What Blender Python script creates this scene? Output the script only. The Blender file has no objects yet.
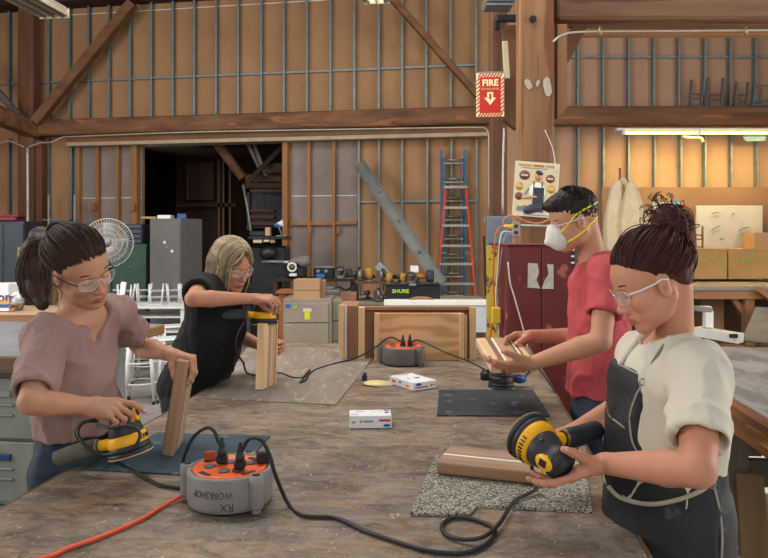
import bpy, math, random
import numpy as np
from mathutils import Vector, Matrix
random.seed(7)
SC = bpy.context.scene
COL = SC.collection
PI = math.pi

# ---------------------------------------------------------------- camera, world, lights, exposure
F_PX, CX, HY, CAMZ = 700.0, 384.0, 238.0, 1.62
cam_d = bpy.data.cameras.new('camera')
cam_d.sensor_width = 36.0
cam_d.lens = 36.0 * F_PX / 768.0
cam_d.shift_y = -(279.0 - HY) / 768.0
cam_d.clip_start = 0.05
cam_o = bpy.data.objects.new('camera', cam_d)
COL.objects.link(cam_o)
cam_o.location = (0, 0, CAMZ)
cam_o.rotation_euler = (PI / 2, 0, 0)
SC.camera = cam_o

SC.view_settings.view_transform = 'Standard'
SC.view_settings.look = 'None'
SC.view_settings.gamma = 1.0
SC.view_settings.use_curve_mapping = False
SC.view_settings.exposure = 0.0

W = bpy.data.worlds.new('world')
SC.world = W
W.use_nodes = True
_bg = W.node_tree.nodes['Background']
_bg.inputs[0].default_value = (0.78, 0.88, 1.0, 1)
_bg.inputs[1].default_value = 0.32

def area_light(name, loc, target, sx, sy, power, color):
    d = bpy.data.lights.new(name, 'AREA')
    d.shape = 'RECTANGLE'; d.size = sx; d.size_y = sy
    d.energy = power; d.color = color
    o = bpy.data.objects.new(name, d)
    COL.objects.link(o)
    o.location = loc
    if name == 'bench_lamp_glow': o.rotation_euler = (math.radians(9), 0, 0); return o
    o.rotation_euler = (Vector(target) - Vector(loc)).to_track_quat('-Z', 'Y').to_euler()
    return o
# daylight coming in through the big open barn doors behind the camera and on the right, plus added fill lights
area_light('daylight_front_door', (1.0, -5.0, 3.6), (0, 4.0, 1.2), 5.0, 3.4, 170, (1.0, 0.97, 0.93))
area_light('daylight_right_door', (7.5, 3.5, 3.2), (-1, 4.5, 1.0), 4.0, 3.6, 330, (1.0, 0.97, 0.93))
area_light('left_key_light', (-7.5, 2.5, 3.6), (2.0, 8.0, 2.0), 4.0, 3.6, 400, (1.0, 0.97, 0.93))  # added key light from the left; that wall has no opening
area_light('overhead_fill', (-1.5, 5.0, 5.8), (-1.5, 5.8, 0), 5.0, 4.0, 360, (1.0, 0.97, 0.93))  # fill lamp added under the closed ceiling to brighten the back of the shop
area_light('far_room_fill', (-5.6, 15.0, 2.4), (-3.0, 14.6, 1.6), .8, .8, 22, (1.0, 0.9, 0.8))  # small unseen lamp added to lift the dark room beyond the doorway
_s = bpy.data.lights.new('sun', 'SUN')
_s.energy = 9.0; _s.angle = math.radians(1.0); _s.color = (1.0, 0.95, 0.86)
_so = bpy.data.objects.new('sun', _s); COL.objects.link(_so)
_so.rotation_euler = Vector((-0.72, -0.25, -0.62)).to_track_quat('-Z', 'Y').to_euler()

# ---------------------------------------------------------------- pixel helpers (photograph frame) -> world points
TZ = 0.92
def P(px, py, Y):
    return Vector(((px - CX) / F_PX * Y, Y, CAMZ - (py - HY) / F_PX * Y))
def at_z(px, py, z):
    Y = (CAMZ - z) * F_PX / (py - HY)
    return Vector(((px - CX) / F_PX * Y, Y, z))
def T(px, py, dz=0.0):
    return at_z(px, py, TZ + dz)

# ---------------------------------------------------------------- colour and materials
def lin(c):
    return c / 12.92 if c <= 0.04045 else ((c + 0.055) / 1.055) ** 2.4
def hexc(h):
    if not isinstance(h, str): return tuple(h) + (1,) if len(h) == 3 else tuple(h)
    return tuple(lin(int(h[i:i + 2], 16) / 255) for i in (0, 2, 4)) + (1,)
MATS = {}
def new_mat(name):
    m = bpy.data.materials.new(name); m.use_nodes = True
    return m, m.node_tree.nodes, m.node_tree.links, m.node_tree.nodes['Principled BSDF']
def mat(name, c1, c2=None, rough=0.6, metal=0.0, scale=6.0, stretch=(1, 1, 1), bump=0.0, bscale=40.0, contrast=0.35, spec=0.4, detail=5.0, sub=0.0, sss=(1, .35, .2), spots=None, spot_scale=30, spot_amt=.3):
    if name in MATS: return MATS[name]
    m, N, L, B = new_mat(name)
    B.inputs['Roughness'].default_value = rough
    B.inputs['Metallic'].default_value = metal
    B.inputs['Specular IOR Level'].default_value = spec
    c1 = hexc(c1); c2 = hexc(c2) if c2 else c1
    tc = N.new('ShaderNodeTexCoord'); mp = N.new('ShaderNodeMapping')
    L.new(tc.outputs['Object'], mp.inputs[0]); mp.inputs['Scale'].default_value = stretch
    nz = N.new('ShaderNodeTexNoise'); nz.inputs['Scale'].default_value = scale; nz.inputs['Detail'].default_value = detail
    nz.inputs['Roughness'].default_value = 0.6
    L.new(mp.outputs[0], nz.inputs['Vector'])
    rp = N.new('ShaderNodeValToRGB')
    rp.color_ramp.elements[0].position = 0.5 - contrast / 2; rp.color_ramp.elements[0].color = c1
    rp.color_ramp.elements[1].position = 0.5 + contrast / 2; rp.color_ramp.elements[1].color = c2
    L.new(nz.outputs[0], rp.inputs[0])
    out = rp.outputs[0]
    if spots:
        n2 = N.new('ShaderNodeTexNoise'); n2.inputs['Scale'].default_value = spot_scale; n2.inputs['Detail'].default_value = 3
        L.new(mp.outputs[0], n2.inputs['Vector'])
        r2 = N.new('ShaderNodeValToRGB')
        r2.color_ramp.elements[0].position = 1 - spot_amt - .05; r2.color_ramp.elements[1].position = 1 - spot_amt + .02
        L.new(n2.outputs[0], r2.inputs[0])
        mx = N.new('ShaderNodeMixRGB'); mx.inputs[2].default_value = hexc(spots)
        L.new(r2.outputs[0], mx.inputs[0]); L.new(out, mx.inputs[1]); out = mx.outputs[0]
    L.new(out, B.inputs['Base Color'])
    if bump:
        nb = N.new('ShaderNodeTexNoise'); nb.inputs['Scale'].default_value = bscale; nb.inputs['Detail'].default_value = 4
        L.new(mp.outputs[0], nb.inputs['Vector'])
        bp = N.new('ShaderNodeBump'); bp.inputs['Strength'].default_value = bump; bp.inputs['Distance'].default_value = 0.004
        L.new(nb.outputs[0], bp.inputs['Height']); L.new(bp.outputs[0], B.inputs['Normal'])
    if sub:
        B.inputs['Subsurface Weight'].default_value = sub
        B.inputs['Subsurface Radius'].default_value = sss
        B.inputs['Subsurface Scale'].default_value = 0.006
    MATS[name] = m
    return m
def wood(name, c1, c2, axis='x', scale=9.0, rough=0.65, bump=0.25, knots=True, spots=None, spot_amt=.3):
    st = {'x': (0.09, 1, 1), 'y': (1, 0.09, 1), 'z': (1, 1, 0.09)}[axis]
    return mat(name, c1, c2, rough=rough, scale=scale, stretch=st, bump=bump, bscale=scale * 5, contrast=0.42, detail=8, spots=spots, spot_amt=spot_amt, spot_scale=scale * 1.3)
def emit(name, c, s):
    m, N, L, B = new_mat(name)
    B.inputs['Emission Color'].default_value = hexc(c); B.inputs['Emission Strength'].default_value = s
    B.inputs['Base Color'].default_value = hexc(c)
    return m
def glass(name, tint=(1, 1, 1, 1), alpha=.18, rough=.03):
    m, N, L, B = new_mat(name)
    B.inputs['Base Color'].default_value = tint
    B.inputs['Roughness'].default_value = rough
    B.inputs['Alpha'].default_value = alpha
    B.inputs['Specular IOR Level'].default_value = .9
    return m

# ---------------------------------------------------------------- mesh builder
class MB:
    def __init__(s): s.v = []; s.f = []; s.mi = []; s.cur = 0; s.sm = []
    def m(s, i): s.cur = i; return s
    def _add(s, vs, fs, smooth=False):
        o = len(s.v); s.v += [Vector(v) for v in vs]
        for f in fs: s.f.append([i + o for i in f]); s.mi.append(s.cur); s.sm.append(smooth)
        return s
    def box(s, c, size, R=None, bev=0.0):
        c = Vector(c); hx, hy, hz = [a / 2 for a in size]
        R = R or Matrix.Identity(3)
        if bev <= 0:
            vs = [c + R @ Vector((x * hx, y * hy, z * hz)) for x in (-1, 1) for y in (-1, 1) for z in (-1, 1)]
            return s._add(vs, [(0, 1, 3, 2), (4, 6, 7, 5), (0, 4, 5, 1), (2, 3, 7, 6), (0, 2, 6, 4), (1, 5, 7, 3)])
        b = min(bev, hx * .95, hy * .95, hz * .95)
        vs = []; idx = {}
        for x in (-1, 1):
            for y in (-1, 1):
                for z in (-1, 1):
                    for k in range(3):
                        p = [x * (hx - b), y * (hy - b), z * (hz - b)]
                        p[k] += (x, y, z)[k] * b
                        idx[(x, y, z, k)] = len(vs); vs.append(c + R @ Vector(p))
        fs = []
        for k in range(3):
            a, d = [i for i in range(3) if i != k]
            for sg in (-1, 1):
                q = []
                for (u, w) in ((-1, -1), (1, -1), (1, 1), (-1, 1)):
                    t = [0, 0, 0]; t[k] = sg; t[a] = u; t[d] = w; q.append(idx[(*t, k)])
                fs.append(q)
        for k in range(3):
            a, d = [i for i in range(3) if i != k]
            for u in (-1, 1):
                for w in (-1, 1):
                    q = []
                    for e in (-1, 1):
                        t = [0, 0, 0]; t[k] = e; t[a] = u; t[d] = w
                        q.append((idx[(*t, a)], idx[(*t, d)]))
                    fs.append((q[0][0], q[0][1], q[1][1], q[1][0]))
        for x in (-1, 1):
            for y in (-1, 1):
                for z in (-1, 1): fs.append([idx[(x, y, z, k)] for k in range(3)])
        return s._add(vs, fs)
    def bar(s, a, b, w, h, up=(0, 0, 1), bev=0.0):
        a, b = Vector(a), Vector(b); d = b - a; L = d.length; x = d / L
        y = Vector(up).cross(x)
        if y.length < 1e-4: y = Vector((0, 1, 0)).cross(x)
        y.normalize(); z = x.cross(y)
        R = Matrix((x, y, z)).transposed()
        return s.box((a + b) / 2, (L, w, h), R, bev)
    def tube(s, pts, r, n=10, cap=True, rfun=None, closed=False):
        pts = [Vector(p) for p in pts]; m = len(pts); rings = []
        prev = None
        for i, p in enumerate(pts):
            if closed: t = pts[(i + 1) % m] - pts[i - 1]
            else: t = pts[min(i + 1, m - 1)] - pts[max(i - 1, 0)]
            if t.length < 1e-9: t = Vector((0, 0, 1))
            t.normalize()
            if prev is None:
                u = t.orthogonal().normalized()
            else:
                u = prev - t * prev.dot(t)
                u = u.normalized() if u.length > 1e-6 else t.orthogonal().normalized()
            prev = u; w = t.cross(u)
            rr = r if rfun is None else rfun(i / (m - 1)) * r
            rings.append([p + (u * math.cos(2 * PI * k / n) + w * math.sin(2 * PI * k / n)) * rr for k in range(n)])
        vs = [v for rg in rings for v in rg]; fs = []
        for i in range(m if closed else m - 1):
            j = (i + 1) % m
            for k in range(n):
                fs.append((i * n + k, i * n + (k + 1) % n, j * n + (k + 1) % n, j * n + k))
        if cap and not closed:
            fs.append(list(range(n))[::-1]); fs.append([(m - 1) * n + k for k in range(n)])
        return s._add(vs, fs, True)
    def cyl(s, a, b, r, r2=None, n=20):
        r2 = r if r2 is None else r2
        a, b = Vector(a), Vector(b); t = (b - a).normalized(); u = t.orthogonal().normalized(); w = t.cross(u)
        vs = []
        for p, rr in ((a, r), (b, r2)):
            vs += [p + (u * math.cos(2 * PI * k / n) + w * math.sin(2 * PI * k / n)) * rr for k in range(n)]
        s._add(vs, [(k, (k + 1) % n, n + (k + 1) % n, n + k) for k in range(n)], True)
        o = len(s.v) - 2 * n
        s.f.append([o + k for k in range(n)][::-1]); s.mi.append(s.cur); s.sm.append(False)
        s.f.append([o + n + k for k in range(n)]); s.mi.append(s.cur); s.sm.append(False)
        return s
    def lathe(s, prof, c=(0, 0, 0), R=None, n=32, smooth=True, sx=1.0, sy=1.0):
        R = R or Matrix.Identity(3); c = Vector(c); vs = []; m = len(prof)
        for (r, z) in prof:
            vs += [c + R @ Vector((r * sx * math.cos(2 * PI * k / n), r * sy * math.sin(2 * PI * k / n), z)) for k in range(n)]
        fs = []
        for i in range(m - 1):
            for k in range(n):
                fs.append((i * n + k, i * n + (k + 1) % n, (i + 1) * n + (k + 1) % n, (i + 1) * n + k))
        if prof[0][0] > 1e-5: fs.append(list(range(n))[::-1])
        if prof[-1][0] > 1e-5: fs.append([(m - 1) * n + k for k in range(n)])
        return s._add(vs, fs, smooth)
    def prism(s, poly, a, b):
        """poly: list of Vector world points of one face, extruded by vector (b-a)"""
        d = Vector(b) - Vector(a); n = len(poly); poly = [Vector(p) for p in poly]
        vs = poly + [p + d for p in poly]
        fs = [list(range(n))[::-1], [n + i for i in range(n)]] + [(i, (i + 1) % n, n + (i + 1) % n, n + i) for i in range(n)]
        return s._add(vs, fs)
    def sphere(s, c, r, n=14, R=None):
        rr = (r, r, r) if not hasattr(r, '__len__') else r
        prof = [(math.sin(PI * i / n), -math.cos(PI * i / n)) for i in range(n + 1)]
        R = R or Matrix.Identity(3); c = Vector(c); k2 = n * 2; vs = []
        for (q, z) in prof:
            vs += [c + R @ Vector((q * rr[0] * math.cos(2 * PI * k / k2), q * rr[1] * math.sin(2 * PI * k / k2), z * rr[2])) for k in range(k2)]
        fs = [(i * k2 + k, i * k2 + (k + 1) % k2, (i + 1) * k2 + (k + 1) % k2, (i + 1) * k2 + k) for i in range(n) for k in range(k2)]
        return s._add(vs, fs, True)
    def build(s, name, mats, parent=None, off=None, merge=False):
        me = bpy.data.meshes.new(name)
        off = Vector(off) if off is not None else (parent.location.copy() if (parent is not None and parent.get('_world')) else Vector((0, 0, 0)))
        me.from_pydata([tuple(v - off) for v in s.v], [], s.f)
        if not isinstance(mats, (list, tuple)): mats = [mats]
        for m_ in mats: me.materials.append(m_)
        me.polygons.foreach_set('material_index', s.mi)
        me.polygons.foreach_set('use_smooth', s.sm)
        me.update(); me.validate()
        import bmesh
        bm = bmesh.new(); bm.from_mesh(me)
        if merge: bmesh.ops.remove_doubles(bm, verts=bm.verts, dist=1e-6)
        bmesh.ops.recalc_face_normals(bm, faces=bm.faces); bm.to_mesh(me); bm.free()
        o = bpy.data.objects.new(name, me); COL.objects.link(o)
        if parent is not None: o.parent = parent
        return o

def tag(o, label=None, cat=None, group=None, kind=None):
    if label: o['label'] = label
    if cat: o['category'] = cat
    if group: o['group'] = group
    if kind: o['kind'] = kind
    return o
def thing(name, label, cat, loc=(0, 0, 0), rotz=0.0, group=None, world=False, kind=None, R=None):
    o = bpy.data.objects.new(name, None); COL.objects.link(o)
    o.location = loc; o.rotation_euler = (0, 0, rotz)
    if R is not None: o.rotation_euler = R.to_euler()
    o.empty_display_size = 0.1
    if world: o['_world'] = 1      # children are modelled in world coordinates
    return tag(o, label, cat, group, kind)
def single(mb, name, mats, loc, label, cat, group=None, kind=None, merge=False):
    """one mesh modelled in world coordinates, origin moved to its base"""
    o = mb.build(name, mats, None, off=loc, merge=merge); o.location = loc
    return tag(o, label, cat, group, kind)
def children_of(o): return list(o.children)
def copy_tree(o, parent=None, skip=()):
    c = o.copy(); COL.objects.link(c)
    if parent is not None: c.parent = parent
    for ch in children_of(o):
        if ch.name.split('.')[0] in skip: continue
        copy_tree(ch, c)
    return c
def spline(pts, n=8, closed=False):
    pts = [Vector(p) for p in pts]; out = []; m = len(pts)
    for i in range(m if closed else m - 1):
        if closed: p0, p1, p2, p3 = pts[i - 1], pts[i], pts[(i + 1) % m], pts[(i + 2) % m]
        else:
            p1, p2 = pts[i], pts[i + 1]
            p0 = pts[i - 1] if i > 0 else p1 * 2 - p2
            p3 = pts[i + 2] if i + 2 < m else p2 * 2 - p1
        for k in range(n):
            t = k / n
            out.append(.5 * ((2 * p1) + (p2 - p0) * t + (2 * p0 - 5 * p1 + 4 * p2 - p3) * t * t + (3 * p1 - p0 - 3 * p2 + p3) * t ** 3))
    if not closed: out.append(pts[-1])
    return out
def axes(x=None, z=None):
    """rotation matrix whose z column is z and x column is nearest x"""
    z = Vector(z).normalized(); x = Vector(x); x = (x - z * x.dot(z)).normalized(); y = z.cross(x)
    return Matrix((x, y, z)).transposed()
def text_geo(txt, size, extrude=0.0008, bold=0.0, squash=1.0):
    """letters as mesh data centred on the origin in the xy plane"""
    cu = bpy.data.curves.new('letters', 'FONT'); cu.body = txt; cu.size = size; cu.extrude = extrude
    cu.offset = bold; cu.align_x = 'CENTER'; cu.align_y = 'CENTER'; cu.resolution_u = 2
    o = bpy.data.objects.new('letters', cu); COL.objects.link(o)
    dg = bpy.context.evaluated_depsgraph_get()
    me = bpy.data.meshes.new_from_object(o.evaluated_get(dg))
    vs = [Vector((v.co.x * squash, v.co.y, v.co.z)) for v in me.vertices]; fs = [list(p.vertices) for p in me.polygons]
    bpy.data.objects.remove(o); bpy.data.curves.remove(cu); bpy.data.meshes.remove(me)
    return vs, fs
def put_text(mb, txt, size, c, R, extrude=.0008, bold=0, squash=1.0):
    vs, fs = text_geo(txt, size, extrude, bold, squash)
    return mb._add([Vector(c) + R @ v for v in vs], fs)
FRONT = Matrix(((1, 0, 0), (0, 0, -1), (0, 1, 0)))      # xy plane -> facing -Y
# ================================================================ the building
M_PANEL = mat('fibreboard_brown', '99724f', 'b08863', rough=.85, scale=1.6, contrast=.6, bump=.1)
M_PANEL2 = mat('fibreboard_warm', 'a48068', 'b89377', rough=.85, scale=1.4, contrast=.6, bump=.1)
M_GREYP = mat('grey_board', '7d716a', '978a82', rough=.85, scale=2.0, contrast=.6, bump=.1)
M_STEEL = mat('galvanised_stud', '6d7675', '8b9290', rough=.45, metal=.25, scale=9, contrast=.5)
M_BEAMX = wood('old_beam_x', '4a3122', '8e6243', 'x', 7, .75, .5, spots='9a6238', spot_amt=.36)
M_BEAMZ = wood('old_beam_z', '4e3222', '7b5239', 'z', 5, .7, .35)
M_POST = wood('main_post_wood', '6b4a33', 'a0754f', 'z', 7, .75, .5, spots='75492c', spot_amt=.38)
M_STUDW = wood('stud_wood', '8a5c37', 'aa7a4e', 'z', 9, .75, .2)
M_TRIMW = wood('header_wood', '84603f', 'a88a66', 'x', 7, .7, .2)
M_CONDUIT = mat('conduit_metal', 'a9a79c', 'c3c0b4', rough=.4, metal=.4, scale=10)
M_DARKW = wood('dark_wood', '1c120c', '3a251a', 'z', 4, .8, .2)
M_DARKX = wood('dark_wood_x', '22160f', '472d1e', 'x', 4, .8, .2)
M_CONC = mat('shop_floor_concrete', '85827d', '9b9791', rough=.7, scale=1.6, contrast=.6, bump=.15, spots='807c77', spot_scale=6, spot_amt=.42)
M_BLACK = mat('black_plastic', '16171a', '23252a', rough=.45)
M_DKMETAL = mat('dark_metal', '2b2d30', '3c3f42', rough=.4, metal=.5)
M_CARD = mat('cardboard', 'a5825f', 'b38f6b', rough=.85, scale=3, contrast=.6)
M_WHITE = mat('white_paint', 'd9d9d4', 'e6e6e2', rough=.5)
M_RAWB = mat('pale_white', 'e4e2da', 'f0eee8', rough=.6)

# floor
b = MB(); b.box((0, 8, -.05), (34, 30, .1)); floor = b.build('floor', M_CONC); tag(floor, kind='structure')
# wall line of the left bay: slightly oblique to the camera; right bay square on
WB = Vector((1.79, 11.3, 0)); WA = Vector((-8.5, 13.05, 0)); WD = (WA - WB).normalized(); WN = Vector((WD.y, -WD.x, 0))
if WN.y > 0: WN = -WN
def WLp(px, py, off=0.0):
    o = WB + WN * off; k = (px - CX) / F_PX
    # solve o + WD*t = (k*Y, Y)
    t = (k * o.y - o.x) / (WD.x - k * WD.y); p = o + WD * t
    return Vector((p.x, p.y, CAMZ - (py - HY) / F_PX * p.y))
def WLz(px, z, off=0.0):
    p = WLp(px, 100, off); return Vector((p.x, p.y, z))
RWL = Matrix((-WD, -WN, Vector((0, 0, 1)))).transposed()     # x along wall to the right, y into wall
HT = 5.85
def wl_box(mb, px0, px1, z0, z1, off0, off1, bev=0):
    a = WLz(px0, 0, (off0 + off1) / 2); c = WLz(px1, 0, (off0 + off1) / 2)
    m_ = (a + c) / 2; m_.z = (z0 + z1) / 2
    return mb.box(m_, ((c - a).length, abs(off1 - off0), z1 - z0), RWL, bev)
BZ0, BZ1 = 3.42, 3.70
DZ = 3.24
b = MB()
wl_box(b, -90, 143, 0, DZ, -.12, 0); wl_box(b, 290, 497, 0, DZ, -.12, 0); wl_box(b, -90, 497, DZ, HT + .3, -.12, 0)
wallL = b.build('wall_back', M_PANEL); tag(wallL, kind='structure')
b = MB(); wl_box(b, 75, 142.5, .0, DZ, -.01, .012)
b.build('lining_panel', M_GREYP, wallL)
b = MB(); wl_box(b, 291, 357, .0, DZ, -.01, .012); b.build('lining_panel', M_GREYP, wallL)
def stud_obj(base, z0, z1, w, d, m, parent, R=RWL, name='stud'):
    b = MB()
    if m is M_STEEL:    # C-shaped pressed stud
        b.box(base + R @ Vector((0, -d / 2, (z0 + z1) / 2)), (.006, d, z1 - z0), R)
        w *= .72
        b.box(base + R @ Vector((w / 2 - .003, -d + .003, (z0 + z1) / 2)), (w, .006, z1 - z0), R)
        b.box(base + R @ Vector((w / 2 - .003, -.004, (z0 + z1) / 2)), (w, .006, z1 - z0), R)
        b.box(base + R @ Vector((w - .006, -d + .012, (z0 + z1) / 2)), (.005, .02, z1 - z0), R)
    else:
        b.box(base + R @ Vector((0, -d / 2, (z0 + z1) / 2)), (w, d, z1 - z0), R)
    return b.build(name, m, parent)
for px in (-35, -12, 11, 50.5, 71, 90.3, 110.5, 131.4, 152.7, 174, 195.3, 217, 239, 262, 284.4, 307.3, 330.7, 354.4, 378.6, 402, 425.8, 450, 475.3):
    stud_obj(WLz(px, 0), BZ1, HT, .05, .09, M_STEEL, wallL)
for px in (-35, -12, 11, 50, 73, 359, 379, 402, 427, 451, 476):
    stud_obj(WLz(px, 0), 0, BZ0, .045, .09, M_STEEL, wallL)
for px in (81, 100, 120): stud_obj(WLz(px, 0, .012), 0, DZ, .05, .09, M_STUDW, wallL)
for px in (310, 335): stud_obj(WLz(px, 0, .012), 0, DZ, .05, .09, M_STUDW, wallL)
for px, w in ((141, .10), (289, .09)): stud_obj(WLz(px, 0, -.1), 0, DZ, w, .24, M_STUDW, wallL, name='door_jamb')
# horizontal blocking
def strip(px0, px1, z, h, off0, off1, m, name='blocking', parent=None):
    b = MB(); wl_box(b, px0, px1, z - h / 2, z + h / 2, off0, off1); return b.build(name, m, parent or wallL)
strip(-35, 475, 4.42, .035, .02, .05, M_STEEL)
strip(359, 476, 2.22, .03, .02, .05, M_STEEL)
strip(291, 334, 1.86, .05, .02, .09, M_STUDW); strip(334, 357, 1.87, .05, .02, .09, M_STUDW)
strip(40, 140, 1.80, .05, .02, .14, M_STUDW)
strip(75, 142, 2.33, .012, .012, .016, M_WHITE, 'tape_joint'); strip(291, 357, 2.33, .012, .012, .016, M_WHITE, 'tape_joint')
strip(30, 420, 5.62, .014, .0, .008, M_WHITE, 'tape_joint')
for px in (94, 134): 
    b = MB(); b.box(WLp(px, 207, .16), (.07, .12, .13), RWL, .01); b.build('bracket_block', M_STUDW, wallL)
for px in (310, 338, 141): 
    b = MB(); b.box(WLp(px, 230, .1), (.05, .02, .12), RWL, .004); b.build('bracket_block', M_STUDW, wallL)

# right bay wall
b = MB(); b.box(((1.7 + 8.3) / 2, 11.36, (HT + .3) / 2), (6.6, .12, HT + .3)); wallR = b.build('wall_back_right', M_PANEL2); tag(wallR, kind='structure')
I3 = Matrix.Identity(3)
def XR(px, Y=11.3): return (px - CX) / F_PX * Y
for px in (551, 575.4, 600.5, 626, 651, 675.8, 701.6, 726.7, 752, 777, 802): stud_obj(Vector((XR(px), 11.3, 0)), 3.70, HT, .05, .09, M_STEEL, wallR, I3)
for px in (551, 576, 601, 626, 652, 678, 702, 728, 753.5, 779): stud_obj(Vector((XR(px), 11.3, 0)), 0, 3.4, .05, .09, M_STEEL, wallR, I3)
b = MB(); b.box((XR(675), 11.265, 4.53), (4.3, .03, .035)); b.build('blocking', M_STEEL, wallR)
M_PLYB = mat('brown_hardboard', '7a5a48', '92705a', rough=.8, scale=1.5, contrast=.6)
for x0, x1, z0, z1 in ((603, 642, 1.18, 2.43), (642.8, 800, 1.18, 2.43)):
    b = MB(); b.box((XR((x0 + x1) / 2, 11.1), 11.17, (z0 + z1) / 2), (XR(x1, 11.1) - XR(x0, 11.1), .02, z1 - z0)); b.build('hardboard_panel', M_PLYB, wallR)
b = MB(); b.box((6.2, 11.15, .55), (5.2, .02, 1.1)); b.build('hardboard_panel', mat('dark_hardboard', '5f4535', '755744', rough=.85, scale=2), wallR)

# side walls, outside the frame but part of the barn
b = MB(); b.box((-9.0, 7.0, 3.1), (.12, 14.4, 6.2)); o = b.build('wall_left', M_PANEL); tag(o, kind='structure')
b = MB(); b.box((8.4, 9.5, 3.1), (.12, 4.2, 6.2)); o = b.build('wall_right', M_PANEL2); tag(o, kind='structure')
b = MB(); b.box((0, 7.2, HT + .35), (18, 12.5, .1)); o = b.build('ceiling', M_DARKX); tag(o, kind='structure')

# timber frame ----------------------------------------------------------
def beam(name, mb, m): return tag(mb.build(name, m), kind='structure')
b = MB(); wl_box(b, 30, 494, BZ0, BZ1, .10, .34, .02); beam('trim_1', b, M_BEAMX)
b = MB(); b.bar(P(36, 131, 12.4), P(-30, 104, 11.2), .26, .27, bev=.02); beam('trim_2', b, M_BEAMX)
b = MB(); wl_box(b, 70, 490, 3.30, 3.42, .02, .20, .01); beam('trim_3', b, wood('header_timber', '6d4a30', '8c6445', 'x', 6))
b = MB(); wl_box(b, 70, 490, 3.235, 3.30, .02, .26, .005); beam('trim_4', b, mat('header_track', 'a18d72', 'b7a488', rough=.55, scale=4))
b = MB(); wl_box(b, -60, 300, HT - .12, HT + .12, .0, .4, .01); beam('trim_5', b, M_DARKX)
b = MB(); b.box((XR(665, 11.1), 11.10, 3.55), (XR(790, 11.1) - XR(548, 11.1), .2, .29), bev=.02); beam('trim_6', b, M_BEAMX)
# left wall post (log-like) with chamfered corners
b = MB(); c = P(29, 238, 12.45)
b.box((c.x, c.y, 3.1), (.30, .28, 6.1), RWL, .05); beam('trim_7', b, wood('left_post', '5c3d2b', '835a42', 'z', 5, .75, .3))
b = MB(); b.box((c.x + .22, c.y, 1.7), (.12, .16, 3.3), RWL, .01); beam('trim_8', b, M_BEAMZ)
def brace(name, p0, p1, w, h, m=M_BEAMX): 
    b = MB(); b.bar(p0, p1, w, h, up=(0, -1, 0), bev=.012); return beam(name, b, m)
M_BRACE = wood('brace_wood', '5a3a26', '88603f', 'x', 6, .7, .3)
brace('trim_9', P(36, 122, 12.25), P(133, 3, 12.0), .16, .19, M_BRACE)
brace('trim_10', P(21, 118, 12.1), P(-30, 60, 11.9), .1, .12, mat('grey_timber', '5a5450', '736b66', rough=.8, scale=6))
brace('trim_11', P(388, -6, 10.9), P(478, 96, 10.9), .10, .13, M_BRACE)
# near bay: the big post, its bolster, the tie beam, and the smaller post behind it
b = MB(); b.box((1.190, 5.53, 3.1), (.27, .15, 6.2), bev=.012); mainpost = beam('trim_12', b, M_POST)
b = MB(); b.cyl(P(533, 19, 5.45), P(533, 19, 5.42), .03, n=6); b.cyl(P(534, 19, 5.42), P(534, 19, 5.395), .014, n=10); b.build('bolt', M_DKMETAL, mainpost)
b = MB()
for (x0, y0, x1, y1, s_) in ((523, 79, 533, 90, 0), (536, 78, 540, 88, 1), (541, 77, 553, 97, 2)):
    pts = []
    for k in range(11):
        a = 2 * PI * k / 11; r = .8 + .25 * math.sin(k * 7.3 + s_ * 3)
        pts.append(P((x0 + x1) / 2 + (x1 - x0) / 2 * math.cos(a) * r, (y0 + y1) / 2 + (y1 - y0) / 2 * math.sin(a) * r, 5.449))
    b.prism(pts, (0, 0, 0), (0, -.0015, 0))
b.build('torn_paper', mat('torn_paper', 'a89c8c', 'c2b7a6', rough=.9, scale=30), mainpost)
b = MB(); X0 = P(554.5, 0, 5.6).x
b.prism([(X0, 5.5, P(0, 24, 5.5).z), (X0 + .075, 5.5, P(0, 24, 5.5).z), (X0 + .075, 5.5, P(0, 108, 5.5).z), (X0, 5.5, P(0, 118, 5.5).z)], (0, 0, 0), (0, .2, 0)); beam('trim_13', b, M_POST)
b = MB(); b.box(((XR(554, 5.6) + 4.3) / 2, 5.62, 3.62), (4.3 - XR(554, 5.6), .28, .56), bev=.02); beam('trim_14', b, wood('tie_beam', '5e4131', '9a7052', 'x', 6, .75, .7, spots='54382c', spot_amt=.4))
b = MB(); b.box(((XR(563, 6.0) + 4.6) / 2, 6.0, 3.41), (4.6 - XR(563, 6.0), .12, .12), bev=.01); beam('trim_15', b, wood('light_plate', '9a6d48', 'b98860', 'x', 6))
b = MB(); b.bar(P(562, 60, 5.75), P(582, 22, 5.75), .10, .10, up=(0, -1, 0)); beam('trim_16', b, M_BRACE)
X1 = P(498.5, 0, 6.7).x
b = MB(); b.box((X1, 6.72, 1.95), (.15, .16, 3.9), bev=.01); post2 = beam('trim_17', b, M_BEAMZ)
b = MB(); x_ = P(510.5, 0, 6.3).x
b.prism([(x_ - .06, 6.3, P(0, 25, 6.3).z), (x_ + .055, 6.3, P(0, 25, 6.3).z), (x_ + .055, 6.3, P(0, 129, 6.3).z), (x_ - .06, 6.3, P(0, 119, 6.3).z)], (0, 0, 0), (0, .12, 0)); beam('trim_18', b, M_BEAMZ)
b = MB(); b.box(P(506, 60, 6.2), (.05, .03, .33), Matrix.Rotation(-.06, 3, 'Y'), .004); b.build('pale_strip', mat('pale_strip', 'b9ac86', 'c7bb98'), post2)
b = MB(); b.box(P(507, 18.5, 6.2), (.19, .05, .06), bev=.005); b.box(P(497, 25, 6.3), (.05, .04, .09), bev=.005); b.build('iron_bracket', M_DKMETAL, post2)
b = MB(); b.box(P(498, 4, 6.4), (.26, .3, .05), bev=.008); b.box(P(498, 7.5, 6.35), (.24, .2, .02)); o = single(b, 'metal_tray', M_STEEL, P(498, 8, 6.4), 'dark metal tray fixed at the very top of the narrow post above the fire sign', 'tray')

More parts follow.
